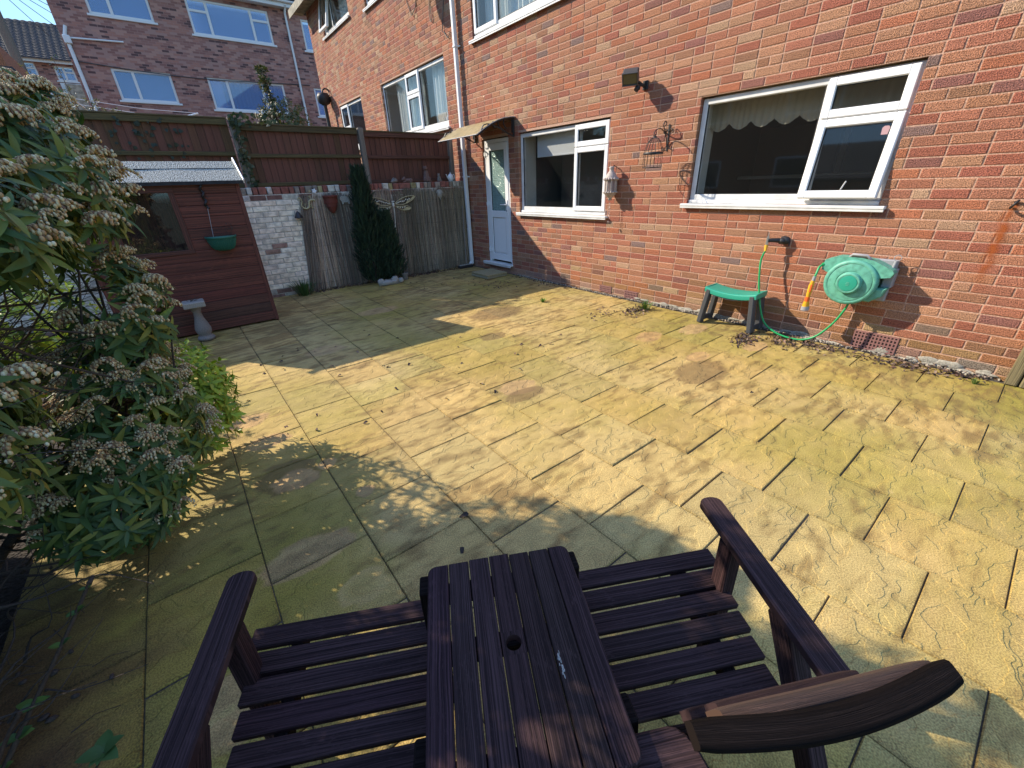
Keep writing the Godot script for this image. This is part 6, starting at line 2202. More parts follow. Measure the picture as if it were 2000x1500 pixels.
func bench() -> void:
	var B := thing("companion_bench", "dark stained companion bench in front, two slatted seats joined by a table", "bench")
	B.basis = Basis(Vector3(0.879, 0, 0.476).normalized(), Vector3.UP, Vector3(-0.476, 0, 0.879).normalized())
	# local: x along the bench, z to its back
	var cx := 0.070
	var w := 0.401 / 7.0
	for i in 7:
		var b := MB.new()
		var k := rf(0.75, 1.25)
		b.col = Color(k, k * rf(0.92, 1.1), k * rf(0.9, 1.1))
		b.uo = Vector2(rf(0, 7), rf(0, 7))
		var x := cx - 0.2005 + (i + 0.5) * w
		var z0 := -0.822 + rf(-0.003, 0.003)
		var z1 := -0.311 + rf(-0.003, 0.003)
		var hw := w * 0.5 - 0.0014
		if i == 3:   # the middle plank has the parasol hole
			var r := 0.0185
			var zc := -0.572
			var N := 24
			for yy in [0.60, 0.578]:
				for k2 in N:
					var a0 := TAU * k2 / N
					var a1 := TAU * (k2 + 1) / N
					var sq := func(a: float) -> Vector2:
						var d := Vector2(cos(a), sin(a))
						var m := maxf(absf(d.x), absf(d.y))
						return d / m * hw
					var s0: Vector2 = sq.call(a0)
					var s1: Vector2 = sq.call(a1)
					var p0 := Vector3(x + cos(a0) * r, yy, zc + sin(a0) * r)
					var p1 := Vector3(x + cos(a1) * r, yy, zc + sin(a1) * r)
					var q0 := Vector3(x + s0.x, yy, zc + s0.y)
					var q1 := Vector3(x + s1.x, yy, zc + s1.y)
					if yy > 0.59: b.quad(p0, p1, q1, q0, Vector2(p0.z, p0.x) + b.uo, Vector2(p1.z, p1.x) + b.uo, Vector2(q1.z, q1.x) + b.uo, Vector2(q0.z, q0.x) + b.uo)
					else: b.quad(p1, p0, q0, q1)
			for k2 in N:
				var a0 := TAU * k2 / N
				var a1 := TAU * (k2 + 1) / N
				b.quad(Vector3(x + cos(a1) * r, 0.578, zc + sin(a1) * r), Vector3(x + cos(a0) * r, 0.578, zc + sin(a0) * r), Vector3(x + cos(a0) * r, 0.60, zc + sin(a0) * r), Vector3(x + cos(a1) * r, 0.60, zc + sin(a1) * r))
			for e in [[z0, zc - hw], [zc + hw, z1]]:
				b.box(Vector3(x, 0.589, (e[0] + e[1]) * 0.5), Vector3(hw * 2, 0.022, e[1] - e[0]), 0.0)
			for s in [-1.0, 1.0]:
				var xx: float = x + s * hw
				var pa := [Vector3(xx, 0.578, zc - s * -hw), Vector3(xx, 0.578, zc + s * -hw), Vector3(xx, 0.60, zc + s * -hw), Vector3(xx, 0.60, zc - s * -hw)]
				b.quad(pa[0], pa[1], pa[2], pa[3])
		elif i == 0 or i == 6:   # outer planks with rounded corners
			var s := -1.0 if i == 0 else 1.0
			var poly := PackedVector2Array()
			var rr := 0.022
			poly.append(Vector2(x - s * hw, z0)); poly.append(Vector2(x - s * hw, z1))
			for k2 in 6:
				var a := PI * 0.5 * k2 / 5.0
				poly.append(Vector2(x + s * (hw - rr + rr * sin(a)), z1 - rr + rr * cos(a)))
			for k2 in 6:
				var a := PI * 0.5 * k2 / 5.0
				poly.append(Vector2(x + s * (hw - rr + rr * cos(a)), z0 + rr - rr * sin(a)))
			var pl := PackedVector2Array()
			for p in poly: pl.append(Vector2(p.y, -p.x))
			b.prism(pl, 0.022, Transform3D(Basis(Vector3(0, 0, 1), Vector3(-1, 0, 0), Vector3(0, 1, 0)), Vector3(0, 0.578, 0)) if false else Transform3D(Basis(Vector3(0, 0, 1), Vector3(-1, 0, 0), Vector3(0, -1, 0)), Vector3(0, 0.60, 0)), 0.0025)
		else:
			b.box(Vector3(x, 0.589 + rf(-0.001, 0.001), (z0 + z1) * 0.5), Vector3(hw * 2, 0.022, z1 - z0), 0.0025)
		part("table_plank", b, M.bench_wood, B)
	var bt := MB.new()
	for z in [-0.76, -0.60, -0.37]:
		bt.span(Vector3(cx - 0.185, 0.535, z - 0.02), Vector3(cx + 0.185, 0.5765, z + 0.02), 0.003)
	part("table_batten", bt, M.bench_black, B)
	var fl := MB.new()   # bird lime on one plank
	for k in 9:
		var t := k / 8.0
		fl.ball(Vector3(cx + 0.093 + rf(-0.004, 0.004), 0.6006, -0.53 + t * 0.05), Vector3(rf(0.001, 0.004), 0.0008, rf(0.003, 0.007)), 4, 7)
	part("droppings", fl, M.stone_pale, B)
	# seats: six slats each, a little narrower towards the back, sloping down to it
	for s in [-1.0, 1.0]:
		for i in 6:
			var b := MB.new()
			var k := rf(0.8, 1.2)
			b.col = Color(k, k * rf(0.9, 1.05), k)
			b.uo = Vector2(rf(0, 7), rf(0, 7))
			var z := -0.843 + i * 0.0705
			var y := 0.398 - i * 0.005
			var xo: float = cx + s * (0.724 - i * 0.011) + rf(-0.004, 0.004)
			var xi: float = cx + s * 0.172
			b.box(Vector3((xo + xi) * 0.5, y, z), Vector3(absf(xo - xi), 0.020, 0.0585), 0.003, Basis(Vector3.RIGHT, 0.07))
			part("seat_slat", b, M.bench_wood, B)
		# seat bearers, arm, legs, back
		var f := MB.new()
		f.beam(Vector3(cx + s * 0.60, 0.365, -0.86), Vector3(cx + s * 0.56, 0.335, -0.41), 0.035, 0.055, 0.004)
		f.beam(Vector3(cx + s * 0.20, 0.365, -0.86), Vector3(cx + s * 0.20, 0.335, -0.41), 0.035, 0.055, 0.004)
		part("seat_bearer", f, M.bench_black, B)
		for p in [[0.205, 0.0], [0.205, 1.0]]:
			var lg := MB.new()
			var zf: float = -0.80 if p[1] == 0.0 else -0.42
			lg.beam(Vector3(cx + s * p[0], 0.0, zf + (0.0 if p[1] == 0.0 else 0.10)), Vector3(cx + s * p[0], 0.56, zf), 0.045, 0.06, 0.004, Vector3.BACK)
			part("leg", lg, M.bench_black, B)
		var a := MB.new()
		a.col = Color(1.25, 1.0, 1.1)
		a.uo = Vector2(rf(0, 7), rf(0, 7))
		arm(a, Vector3(cx + s * 0.707, 0.600, -0.905), Vector3(cx + s * 0.662, 0.585, -0.345), 0.070, 0.028)
		part("armrest", a, M.bench_wood, B)
		var l1 := MB.new()
		l1.col = Color(1.1, 0.9, 0.9)
		l1.beam(Vector3(cx + s * 0.695, 0.0, -0.73), Vector3(cx + s * 0.690, 0.575, -0.75), 0.045, 0.055, 0.004, Vector3.BACK)
		part("leg", l1, M.bench_wood, B)
		var l2 := MB.new()
		l2.beam(Vector3(cx + s * 0.685, 0.0, -0.185), Vector3(cx + s * 0.675, 0.575, -0.53), 0.045, 0.062, 0.004, Vector3.BACK)
		part("leg", l2, M.bench_wood, B)
		var br := MB.new()
		br.beam(Vector3(cx + s * 0.690, 0.36, -0.74), Vector3(cx + s * 0.60, 0.36, -0.74), 0.05, 0.04, 0.004)
		br.beam(Vector3(cx + s * 0.680, 0.345, -0.42), Vector3(cx + s * 0.56, 0.345, -0.42), 0.05, 0.04, 0.004)
		part("stretcher", br, M.bench_wood, B)
		# leaning back: two stiles, two rails and a heavy hollowed cap with a worn front
		var lean := Vector3(0, 0.48, 0.185).normalized()
		var foot := Vector3(0, 0.36, -0.43)
		for q in [0.36, 0.53]:
			var st := MB.new()
			var nz := Vector3.RIGHT.cross(lean)
			st.box(Vector3(cx + s * q, 0, 0) + foot + lean * 0.25, Vector3(0.05, 0.62, 0.028), 0.003, Basis(Vector3.RIGHT, lean, nz))
			part("stile", st, M.bench_wood, B)
		for rr2 in [0.40, 0.27]:
			var cr := MB.new()
			crest(cr, cx + s * 0.30, cx + s * 0.57, foot, lean, rr2, 0.07, 0.022, 0.0, s, -0.026)
			part("back_rail", cr, M.bench_wood, B)
		var cap := MB.new()
		crest(cap, cx + s * 0.185, cx + s * 0.585, foot, lean, 0.580, 0.036, 0.038, 0.020, s)
		part("crest_rail", cap, M.bench_black, B)
		var fc := MB.new()
		crest(fc, cx + s * 0.235, cx + s * 0.57, foot, lean, 0.553, 0.070, 0.024, 0.002, s, -0.016)
		part("front_rail", fc, M.bench_bare, B)
		# short rounded board behind the table end
		var bk := MB.new()
		bk.uo = Vector2(rf(0, 7), rf(0, 7))
		var bl := PackedVector2Array([Vector2(0.0, -0.075)])
		for k2 in 9:
			var an := -PI * 0.5 + PI * k2 / 8.0
			bl.append(Vector2(0.15 + cos(an) * 0.045, sin(an) * 0.075))
		bl.append(Vector2(0.0, 0.075))
		bk.prism(bl, 0.05, Transform3D(Basis(Vector3(s, 0, 0), Vector3(0, 0, 1), Vector3(0, -s, 0)), Vector3(cx + s * 0.125, 0.572 if s > 0 else 0.522, -0.295)), 0.006)
		part("end_board", bk, M.bench_wood, B)

# an arm with a rounded front end, from a (front) to c (back)
func arm(b: MB, a: Vector3, c: Vector3, w: float, h: float) -> void:
	var d := c - a
	var L := d.length()
	var z := d.normalized()
	var x := Vector3.UP.cross(z).normalized()
	var y := z.cross(x)
	var pl := PackedVector2Array()
	for k in 9:
		var an := PI + PI * k / 8.0
		pl.append(Vector2(0.024 + sin(an) * 0.024, cos(an) * w * 0.5))
	pl.append(Vector2(L, w * 0.5 * 0.95)); pl.append(Vector2(L, -w * 0.5 * 0.95))
	b.prism(pl, h, Transform3D(Basis(z, x, z.cross(x)), a - y * h * 0.5), 0.004)

# a rail whose plan bows towards the back between x0 and x1
func crest(b: MB, x0: float, x1: float, foot: Vector3, lean: Vector3, h: float, tall: float, thick: float, bow: float, s: float, off := 0.0) -> void:
	var N := 14
	var nz := Vector3.RIGHT.cross(lean)
	var sec := [Vector2(-1, -1), Vector2(-1, 0.5), Vector2(-0.8, 0.9), Vector2(-0.5, 1), Vector2(0.5, 1), Vector2(0.8, 0.9), Vector2(1, 0.5), Vector2(1, -1)]
	var rows := []
	for q in sec + [sec[0]]:
		var row := []
		for i in N + 1:
			var t := float(i) / N
			var x := lerpf(x0, x1, t)
			var sag := sin(t * PI) * bow - bow * 0.35
			var tl := tall * (1.0 - 0.25 * pow(absf(t * 2 - 1), 6.0))
			var tk := thick * (1.0 - 0.2 * pow(absf(t * 2 - 1), 12.0))
			row.append(Vector3(x, 0, 0) + foot + lean * (h + q.y * tl * 0.5) + nz * (sag + off + q.x * tk * 0.5))
		rows.append(row)
	if s < 0: rows.reverse()
	b.grid(rows)
	for e in [0, N]:
		var c := Vector3.ZERO
		for k in sec.size(): c += rows[k][e]
		c /= sec.size()
		for k in sec.size():
			var nn: Vector3 = (rows[k][e] - c).cross(rows[k + 1][e] - c)
			if (nn.x > 0) == ((x1 > x0) == (e == N)): b.tri(c, rows[k][e], rows[k + 1][e])
			else: b.tri(c, rows[k + 1][e], rows[k][e])


# ---------------------------------------------------------------- plants

# a lance-shaped leaf along +x, its face up, folded along the midrib and drooping
func leaf_mesh(L: float, W: float, fold: float, droop: float, point := 0.8, segs := 6) -> ArrayMesh:
	var b := MB.new()
	var l := []
	var m := []
	var r := []
	for i in segs + 1:
		var t := float(i) / segs
		var w := W * 0.5 * pow(sin(PI * pow(t, point)), 0.85) + 0.0006
		var y := -droop * L * t * t
		var x := L * (t - 0.12 * droop * t * t)
		m.append(Vector3(x, y, 0))
		l.append(Vector3(x, y + fold * w, -w))
		r.append(Vector3(x, y + fold * w, w))
	b.grid([r, m, l])
	return b.mesh(M.leaf)

func leaf_at(p: Vector3, dir: Vector3, up: Vector3, sc: float) -> Transform3D:
	var z := dir.cross(up).normalized()
	return Transform3D(Basis(dir, z.cross(dir), z) * sc, p)

# leaves in a rosette at the tip of a shoot
func rosette(p: Vector3, d: Vector3, k: int, open: float, sc: float, pal: Array, xf: Array, cl: Array, tone := 1.0) -> void:
	var u := d.cross(Vector3(0.3, 1, 0.2) if absf(d.y) < 0.9 else Vector3.RIGHT).normalized()
	var w := d.cross(u)
	var a0 := rf(0, TAU)
	for i in k:
		var a := a0 + i * 2.399 + rf(-0.2, 0.2)
		var el := lerpf(open, open + 0.75, float(i) / k) + rf(-0.22, 0.22)
		var rad := u * cos(a) + w * sin(a)
		var dir := (rad * cos(el) + d * sin(el) + Vector3(0, -0.12, 0)).normalized()
		xf.append(leaf_at(p - d * (k - i) * 0.0035, dir, (d + rad * 0.15).normalized(), sc * rf(0.7, 1.15)))
		cl.append(jit(pick(pal) * tone, 0.18))

func raceme_mesh(sd: int, size: float) -> ArrayMesh:
	var b := MB.new()
	var r := RandomNumberGenerator.new()
	r.seed = sd
	for q in 8:
		var a := TAU * q / 8.0 + r.randf_range(-0.3, 0.3)
		var out := Vector3(cos(a), 0, sin(a))
		var L := size * r.randf_range(0.65, 1.1)
		var pts := []
		for i in 8:
			var t := i / 7.0
			pts.append(out * L * (t * 0.85 - 0.1 * t * t) + Vector3(0, 0.030 + L * (0.35 * t - 0.75 * t * t), 0))
		b.col = Color(0.22, 0.11, 0.07)
		b.tube([pts[0], pts[2], pts[4], pts[7]], [0.0018, 0.001], 4, false)
		for i in range(1, 8):
			for s in [-1.0, 1.0]:
				var side := out.cross(Vector3.UP)
				var p: Vector3 = pts[i] + side * s * 0.0055 + Vector3(0, -0.006, 0) + Vector3(r.randf_range(-1, 1), r.randf_range(-1, 1), r.randf_range(-1, 1)) * 0.003
				var c := Color(0.62, 0.48, 0.24)
				var k := r.randf()
				if k < 0.38: c = Color(0.47, 0.29, 0.13)
				elif k < 0.52: c = Color(0.72, 0.62, 0.38)
				elif k < 0.60: c = Color(0.30, 0.16, 0.09)
				b.col = c * r.randf_range(0.85, 1.1)
				b.ball(p, Vector3(0.0046, 0.0064, 0.0046) * r.randf_range(0.85, 1.15), 4, 6)
	return b.mesh(M.bell)

# commits leaves: the largest in view as parts of their own, the others as one mass
func commit_leaves(P: Node3D, meshes: Array, xf: Array, cl: Array, solo: int, called := "leaf") -> void:
	var o := P.position
	var order := []
	for i in xf.size():
		var px := pixel(xf[i].origin)
		var s := 0.0
		if px.x > -0.02 and px.x < 1.0 and px.y > -0.02 and px.y < 1.0: s = xf[i].basis.x.length() / EYE.distance_to(xf[i].origin)
		order.append([s, i])
	order.sort_custom(func(a, b): return a[0] > b[0])
	var rest_x := {}
	var rest_c := {}
	for k in meshes.size(): rest_x[k] = []; rest_c[k] = []
	var tinted := {}
	for n in order.size():
		var i: int = order[n][1]
		var k: int = i % meshes.size()
		var t: Transform3D = xf[i]
		t.origin -= o
		if n < solo and order[n][0] > 0.0:
			var q := n % 10
			var key := [k, q]
			if not tinted.has(key):
				var am: ArrayMesh = meshes[k]
				var arr := am.surface_get_arrays(0)
				var cc := PackedColorArray()
				cc.resize(arr[Mesh.ARRAY_VERTEX].size())
				cc.fill(cl[i])
				arr[Mesh.ARRAY_COLOR] = cc
				var nm := ArrayMesh.new()
				nm.add_surface_from_arrays(Mesh.PRIMITIVE_TRIANGLES, arr)
				nm.surface_set_material(0, M.leaf)
				tinted[key] = nm
			var mi := MeshInstance3D.new()
			mi.name = called
			mi.mesh = tinted[key]
			mi.transform = t
			P.add_child(mi, true)
		else:
			rest_x[k].append(t); rest_c[k].append(cl[i])
	for k in meshes.size():
		if rest_x[k].size(): many("foliage", meshes[k], rest_x[k], rest_c[k], P)

func in_ell(p: Vector3, e: Array) -> float:
	var d: Vector3 = (p - e[0]) / e[1]
	return d.length()

func plants() -> void:
	pieris()
	skimmia()
	# golden leaved shrub in the sun behind
	var G := thing("golden_shrub", "sunlit yellow green shrub seen through the bare stems of the flowering shrub", "shrub", Vector3(-1.2, 0, -4.7))
	var xf := []
	var cl := []
	for i in 420:
		var d := Vector3(rf(-1, 1), rf(-0.5, 1), rf(-1, 1)).normalized()
		var p := Vector3(-1.25, 0.62, -4.7) + d * Vector3(0.62, 0.55, 0.55) * rf(0.7, 1.05)
		rosette(p, (d + Vector3(0, 0.5, 0)).normalized(), 6, 0.3, 1.0, [Color(0.36, 0.42, 0.05), Color(0.26, 0.36, 0.05), Color(0.45, 0.45, 0.10)], xf, cl)
	commit_leaves(G, [leaf_mesh(0.055, 0.024, 0.3, 0.3)], xf, cl, 0)
	var st := MB.new()
	for i in 9: st.tube([Vector3(rf(-0.1, 0.1), 0, rf(-0.1, 0.1)), Vector3(rf(-0.4, 0.4), 0.7, rf(-0.4, 0.4))], [0.012, 0.005], 6)
	part("stem", st, M.bark, G)

	# slender conifer against the reed, a low one beside it
	conifer("conifer", "tall slender dark green conifer against the reed screen", Vector3(2.665, 0, -7.42), 1.86, 0.24, 900)
	conifer("conifer", "shorter dark green conifer tight against the right side of the tall one", Vector3(2.97, 0, -7.36), 1.18, 0.20, 520)

	# evergreen showing over the fence, and the ivy that comes through
	var E := thing("evergreen_shrub", "glossy evergreen shrub rising above the fence in front of the flats", "shrub", Vector3(2.05, 1.5, -9.0))
	xf = []; cl = []
	for i in 560:
		var d := Vector3(rf(-1, 1), rf(-0.7, 1), rf(-1, 1)).normalized()
		var rr := rf(0.55, 1.08)
		var p := Vector3(2.10, 2.55, -9.0) + d * Vector3(0.46, 0.42, 0.42) * rr
		if i % 6 == 0: p = Vector3(1.95 + rf(-0.08, 0.08), rf(2.9, 3.42), -9.0 + rf(-0.1, 0.1)); d = Vector3(rf(-1, 1), 0.6, rf(-1, 1)).normalized()
		elif i % 9 == 0: p = Vector3(rf(1.35, 1.75), rf(2.3, 2.62), -8.8 + rf(-0.3, 0.3))
		rosette(p, (d + Vector3(0, 0.3, 0)).normalized(), 6, 0.3, 1.0, [Color(0.055, 0.085, 0.035), Color(0.08, 0.105, 0.05), Color(0.13, 0.14, 0.06), Color(0.20, 0.17, 0.10)], xf, cl)
	commit_leaves(E, [leaf_mesh(0.055, 0.022, 0.35, 0.3)], xf, cl, 0)
	st = MB.new()
	st.tube([Vector3(0, 0, 0), Vector3(-0.05, 0.9, 0), Vector3(-0.1, 1.9, 0)], [0.03, 0.02, 0.004], 7)
	for i in 14: st.tube([Vector3(0, rf(0.2, 1.0), 0), Vector3(rf(-0.45, 0.45), rf(0.9, 1.5), rf(-0.4, 0.4))], [0.012, 0.003], 5)
	part("stem", st, M.bark, E)
	var I := thing("ivy", "dark ivy climbing the fence post behind the shed gable", "ivy", Vector3(1.14, 1.7, -7.86))
	xf = []; cl = []
	for i in 150:
		var p := Vector3(1.16 + rf(-0.05, 0.07), rf(1.62, 2.55), -7.86 + rf(0.0, 0.04))
		if i % 4 == 0: p = Vector3(1.25 + rf(-0.15, 0.35), rf(2.44, 2.6), -7.88 + rf(-0.05, 0.08))
		var d := Vector3(rf(-0.7, 0.7), rf(-0.6, 0.3), 1.0).normalized()
		xf.append(leaf_at(p, Vector3(rf(-1, 1), rf(-1, 0.2), 0.3).normalized(), d, rf(0.7, 1.3)))
		cl.append(jit(pick([Color(0.03, 0.045, 0.022), Color(0.05, 0.065, 0.03), Color(0.09, 0.09, 0.05)])))
	for i in 46:
		xf.append(leaf_at(Vector3(rf(-0.25, 0.55), rf(1.98, 2.5), -7.92 + rf(0, 0.02)), Vector3(rf(-1, 1), rf(-1, 0.0), 0.2).normalized(), Vector3(rf(-0.5, 0.5), 0.2, 1).normalized(), rf(0.6, 1.2)))
		cl.append(jit(Color(0.035, 0.045, 0.028)))
	commit_leaves(I, [leaf_mesh(0.055, 0.045, 0.2, 0.2, 0.6)], xf, cl, 0)
	st = MB.new()
	st.tube(catmull([Vector3(0.0, -0.1, 0.0), Vector3(0.05, 0.2, 0.01), Vector3(0.0, 0.5, 0.01), Vector3(0.05, 0.85, 0.0)], 5), [0.008, 0.005], 5)
	part("stem", st, M.bark, I)

	# twiggy grey shrub beyond the fence on the left
	var Y := thing("twiggy_shrub", "twiggy grey green shrub beyond the fence at the upper left", "shrub", Vector3(-0.9, 1.5, -9.5))
	xf = []; cl = []
	st = MB.new()
	for i in 105:
		var x := rf(-2.6, 0.0)
		var hgt := rf(2.65, 2.95) - 0.12 * smoothstep(-0.6, 0.1, x)
		if i % 11 == 0: hgt += rf(0.15, 0.45)
		if i % 5 == 0: hgt -= 0.2
		var p := Vector3(x + rf(-0.2, 0.2), 1.9, -9.5 + rf(-0.4, 0.4))
		var q := Vector3(x + rf(-0.12, 0.12), hgt, -9.5 + rf(-0.4, 0.4))
		var mid := (p + q) * 0.5 + Vector3(rf(-0.08, 0.08), 0, 0)
		st.tube([p - Y.position, mid - Y.position, q - Y.position], [0.008, 0.006, 0.002], 5, false)
		for k in 16:
			var t := rf(0.3, 1.0)
			var c := mid.lerp(q, t)
			rosette(c + Vector3(rf(-0.06, 0.06), rf(-0.03, 0.03), rf(-0.06, 0.06)), Vector3(rf(-1, 1), 0.8, rf(-1, 1)).normalized(), 4, 0.3, 1.0, [Color(0.16, 0.155, 0.09), Color(0.24, 0.21, 0.15), Color(0.10, 0.11, 0.055), Color(0.36, 0.32, 0.26)], xf, cl)
	commit_leaves(Y, [leaf_mesh(0.034, 0.014, 0.3, 0.3, 0.8, 4)], xf, cl, 0)
	part("stem", st, M.bark, Y)
	hydrangea()
	var gs := 0
	for g in [["grass tuft against the white bricks beside the shed", Vector3(1.42, 0, -7.42), 0.30, 150, Color(0.06, 0.11, 0.035)], ["small bright weed growing in the joints in the middle of the patio", Vector3(3.875, 0, -4.27), 0.07, 46, Color(0.13, 0.24, 0.03)], ["green weed among dead leaves near the foot of the brick wall", Vector3(4.56, 0, -3.03), 0.14, 70, Color(0.09, 0.16, 0.03)], ["tiny weed in a joint at the far right of the patio", Vector3(4.62, 0, -0.02), 0.05, 22, Color(0.10, 0.16, 0.04)]]:
		var b := MB.new()
		for i in g[3]:
			var a := rf(0, TAU)
			var r: float = rf(0.2, 1.0) * g[2]
			var p := Vector3(cos(a) * r * 0.35, 0, sin(a) * r * 0.35)
			var q := p + Vector3(cos(a) * r * 0.7, g[2] * rf(0.5, 1.0), sin(a) * r * 0.7)
			var sd := Vector3(-sin(a), 0, cos(a)) * rf(0.002, 0.005)
			b.col = jit(g[4], 0.25)
			var m := (p + q) * 0.5 + Vector3(0, g[2] * 0.15, 0)
			b.quad(p - sd, p + sd, m + sd, m - sd)
			b.tri(m - sd, m + sd, q)
		single("grass_tuft", b, M.leaf, g[0], "weed", g[1], "weeds in the paving")
		gs += 1

func conifer(called: String, label: String, at: Vector3, hgt: float, rad: float, n: int) -> void:
	var C := thing(called, label, "conifer", at)
	var sp := MB.new()   # a flat feathery spray along +x
	for k in 9:
		var t := k / 8.0
		for s in [-1.0, 1.0]:
			var p := Vector3(t * 0.07, 0, 0)
			var q := p + Vector3(0.022, rf(-0.004, 0.006), s * 0.020 * (1.1 - t))
			sp.tube([p, q], [0.0024, 0.0008], 4, false)
	sp.tube([Vector3.ZERO, Vector3(0.085, 0, 0)], [0.003, 0.001], 4, false)
	var m := sp.mesh(M.needle)
	var xf := []
	var cl := []
	var nz := noise(200, 2.2, 3)
	for i in n * 3:
		var t := pow(rf(0.0, 1.0), 0.85)
		var y := 0.03 + t * (hgt - 0.06)
		var a := rf(0, TAU)
		var prof := rad * (1.0 - 0.80 * pow(t, 1.5)) * (0.75 + 0.45 * smoothstep(0.0, 0.2, t))
		prof *= 1.0 + nz.get_noise_2d(a * 0.8, y * 2.2) * 0.55
		var r := prof * rf(0.55, 1.0)
		var p := Vector3(cos(a) * r, y, sin(a) * r * 0.85)
		var dir := (Vector3(cos(a), rf(0.9, 2.4), sin(a)) + Vector3(rf(-0.4, 0.4), 0, rf(-0.4, 0.4))).normalized()
		xf.append(leaf_at(p, dir, Vector3(cos(a), 0.1, sin(a)), rf(0.8, 1.5)))
		cl.append(jit(pick([Color(0.022, 0.05, 0.026), Color(0.03, 0.062, 0.032), Color(0.045, 0.08, 0.035), Color(0.016, 0.036, 0.022)]), 0.2))
	many("foliage", m, xf, cl, C)
	var b := MB.new()
	b.tube([Vector3.ZERO, Vector3(0.0, hgt * 0.9, 0)], [0.025, 0.004], 7)
	part("trunk", b, M.bark, C)

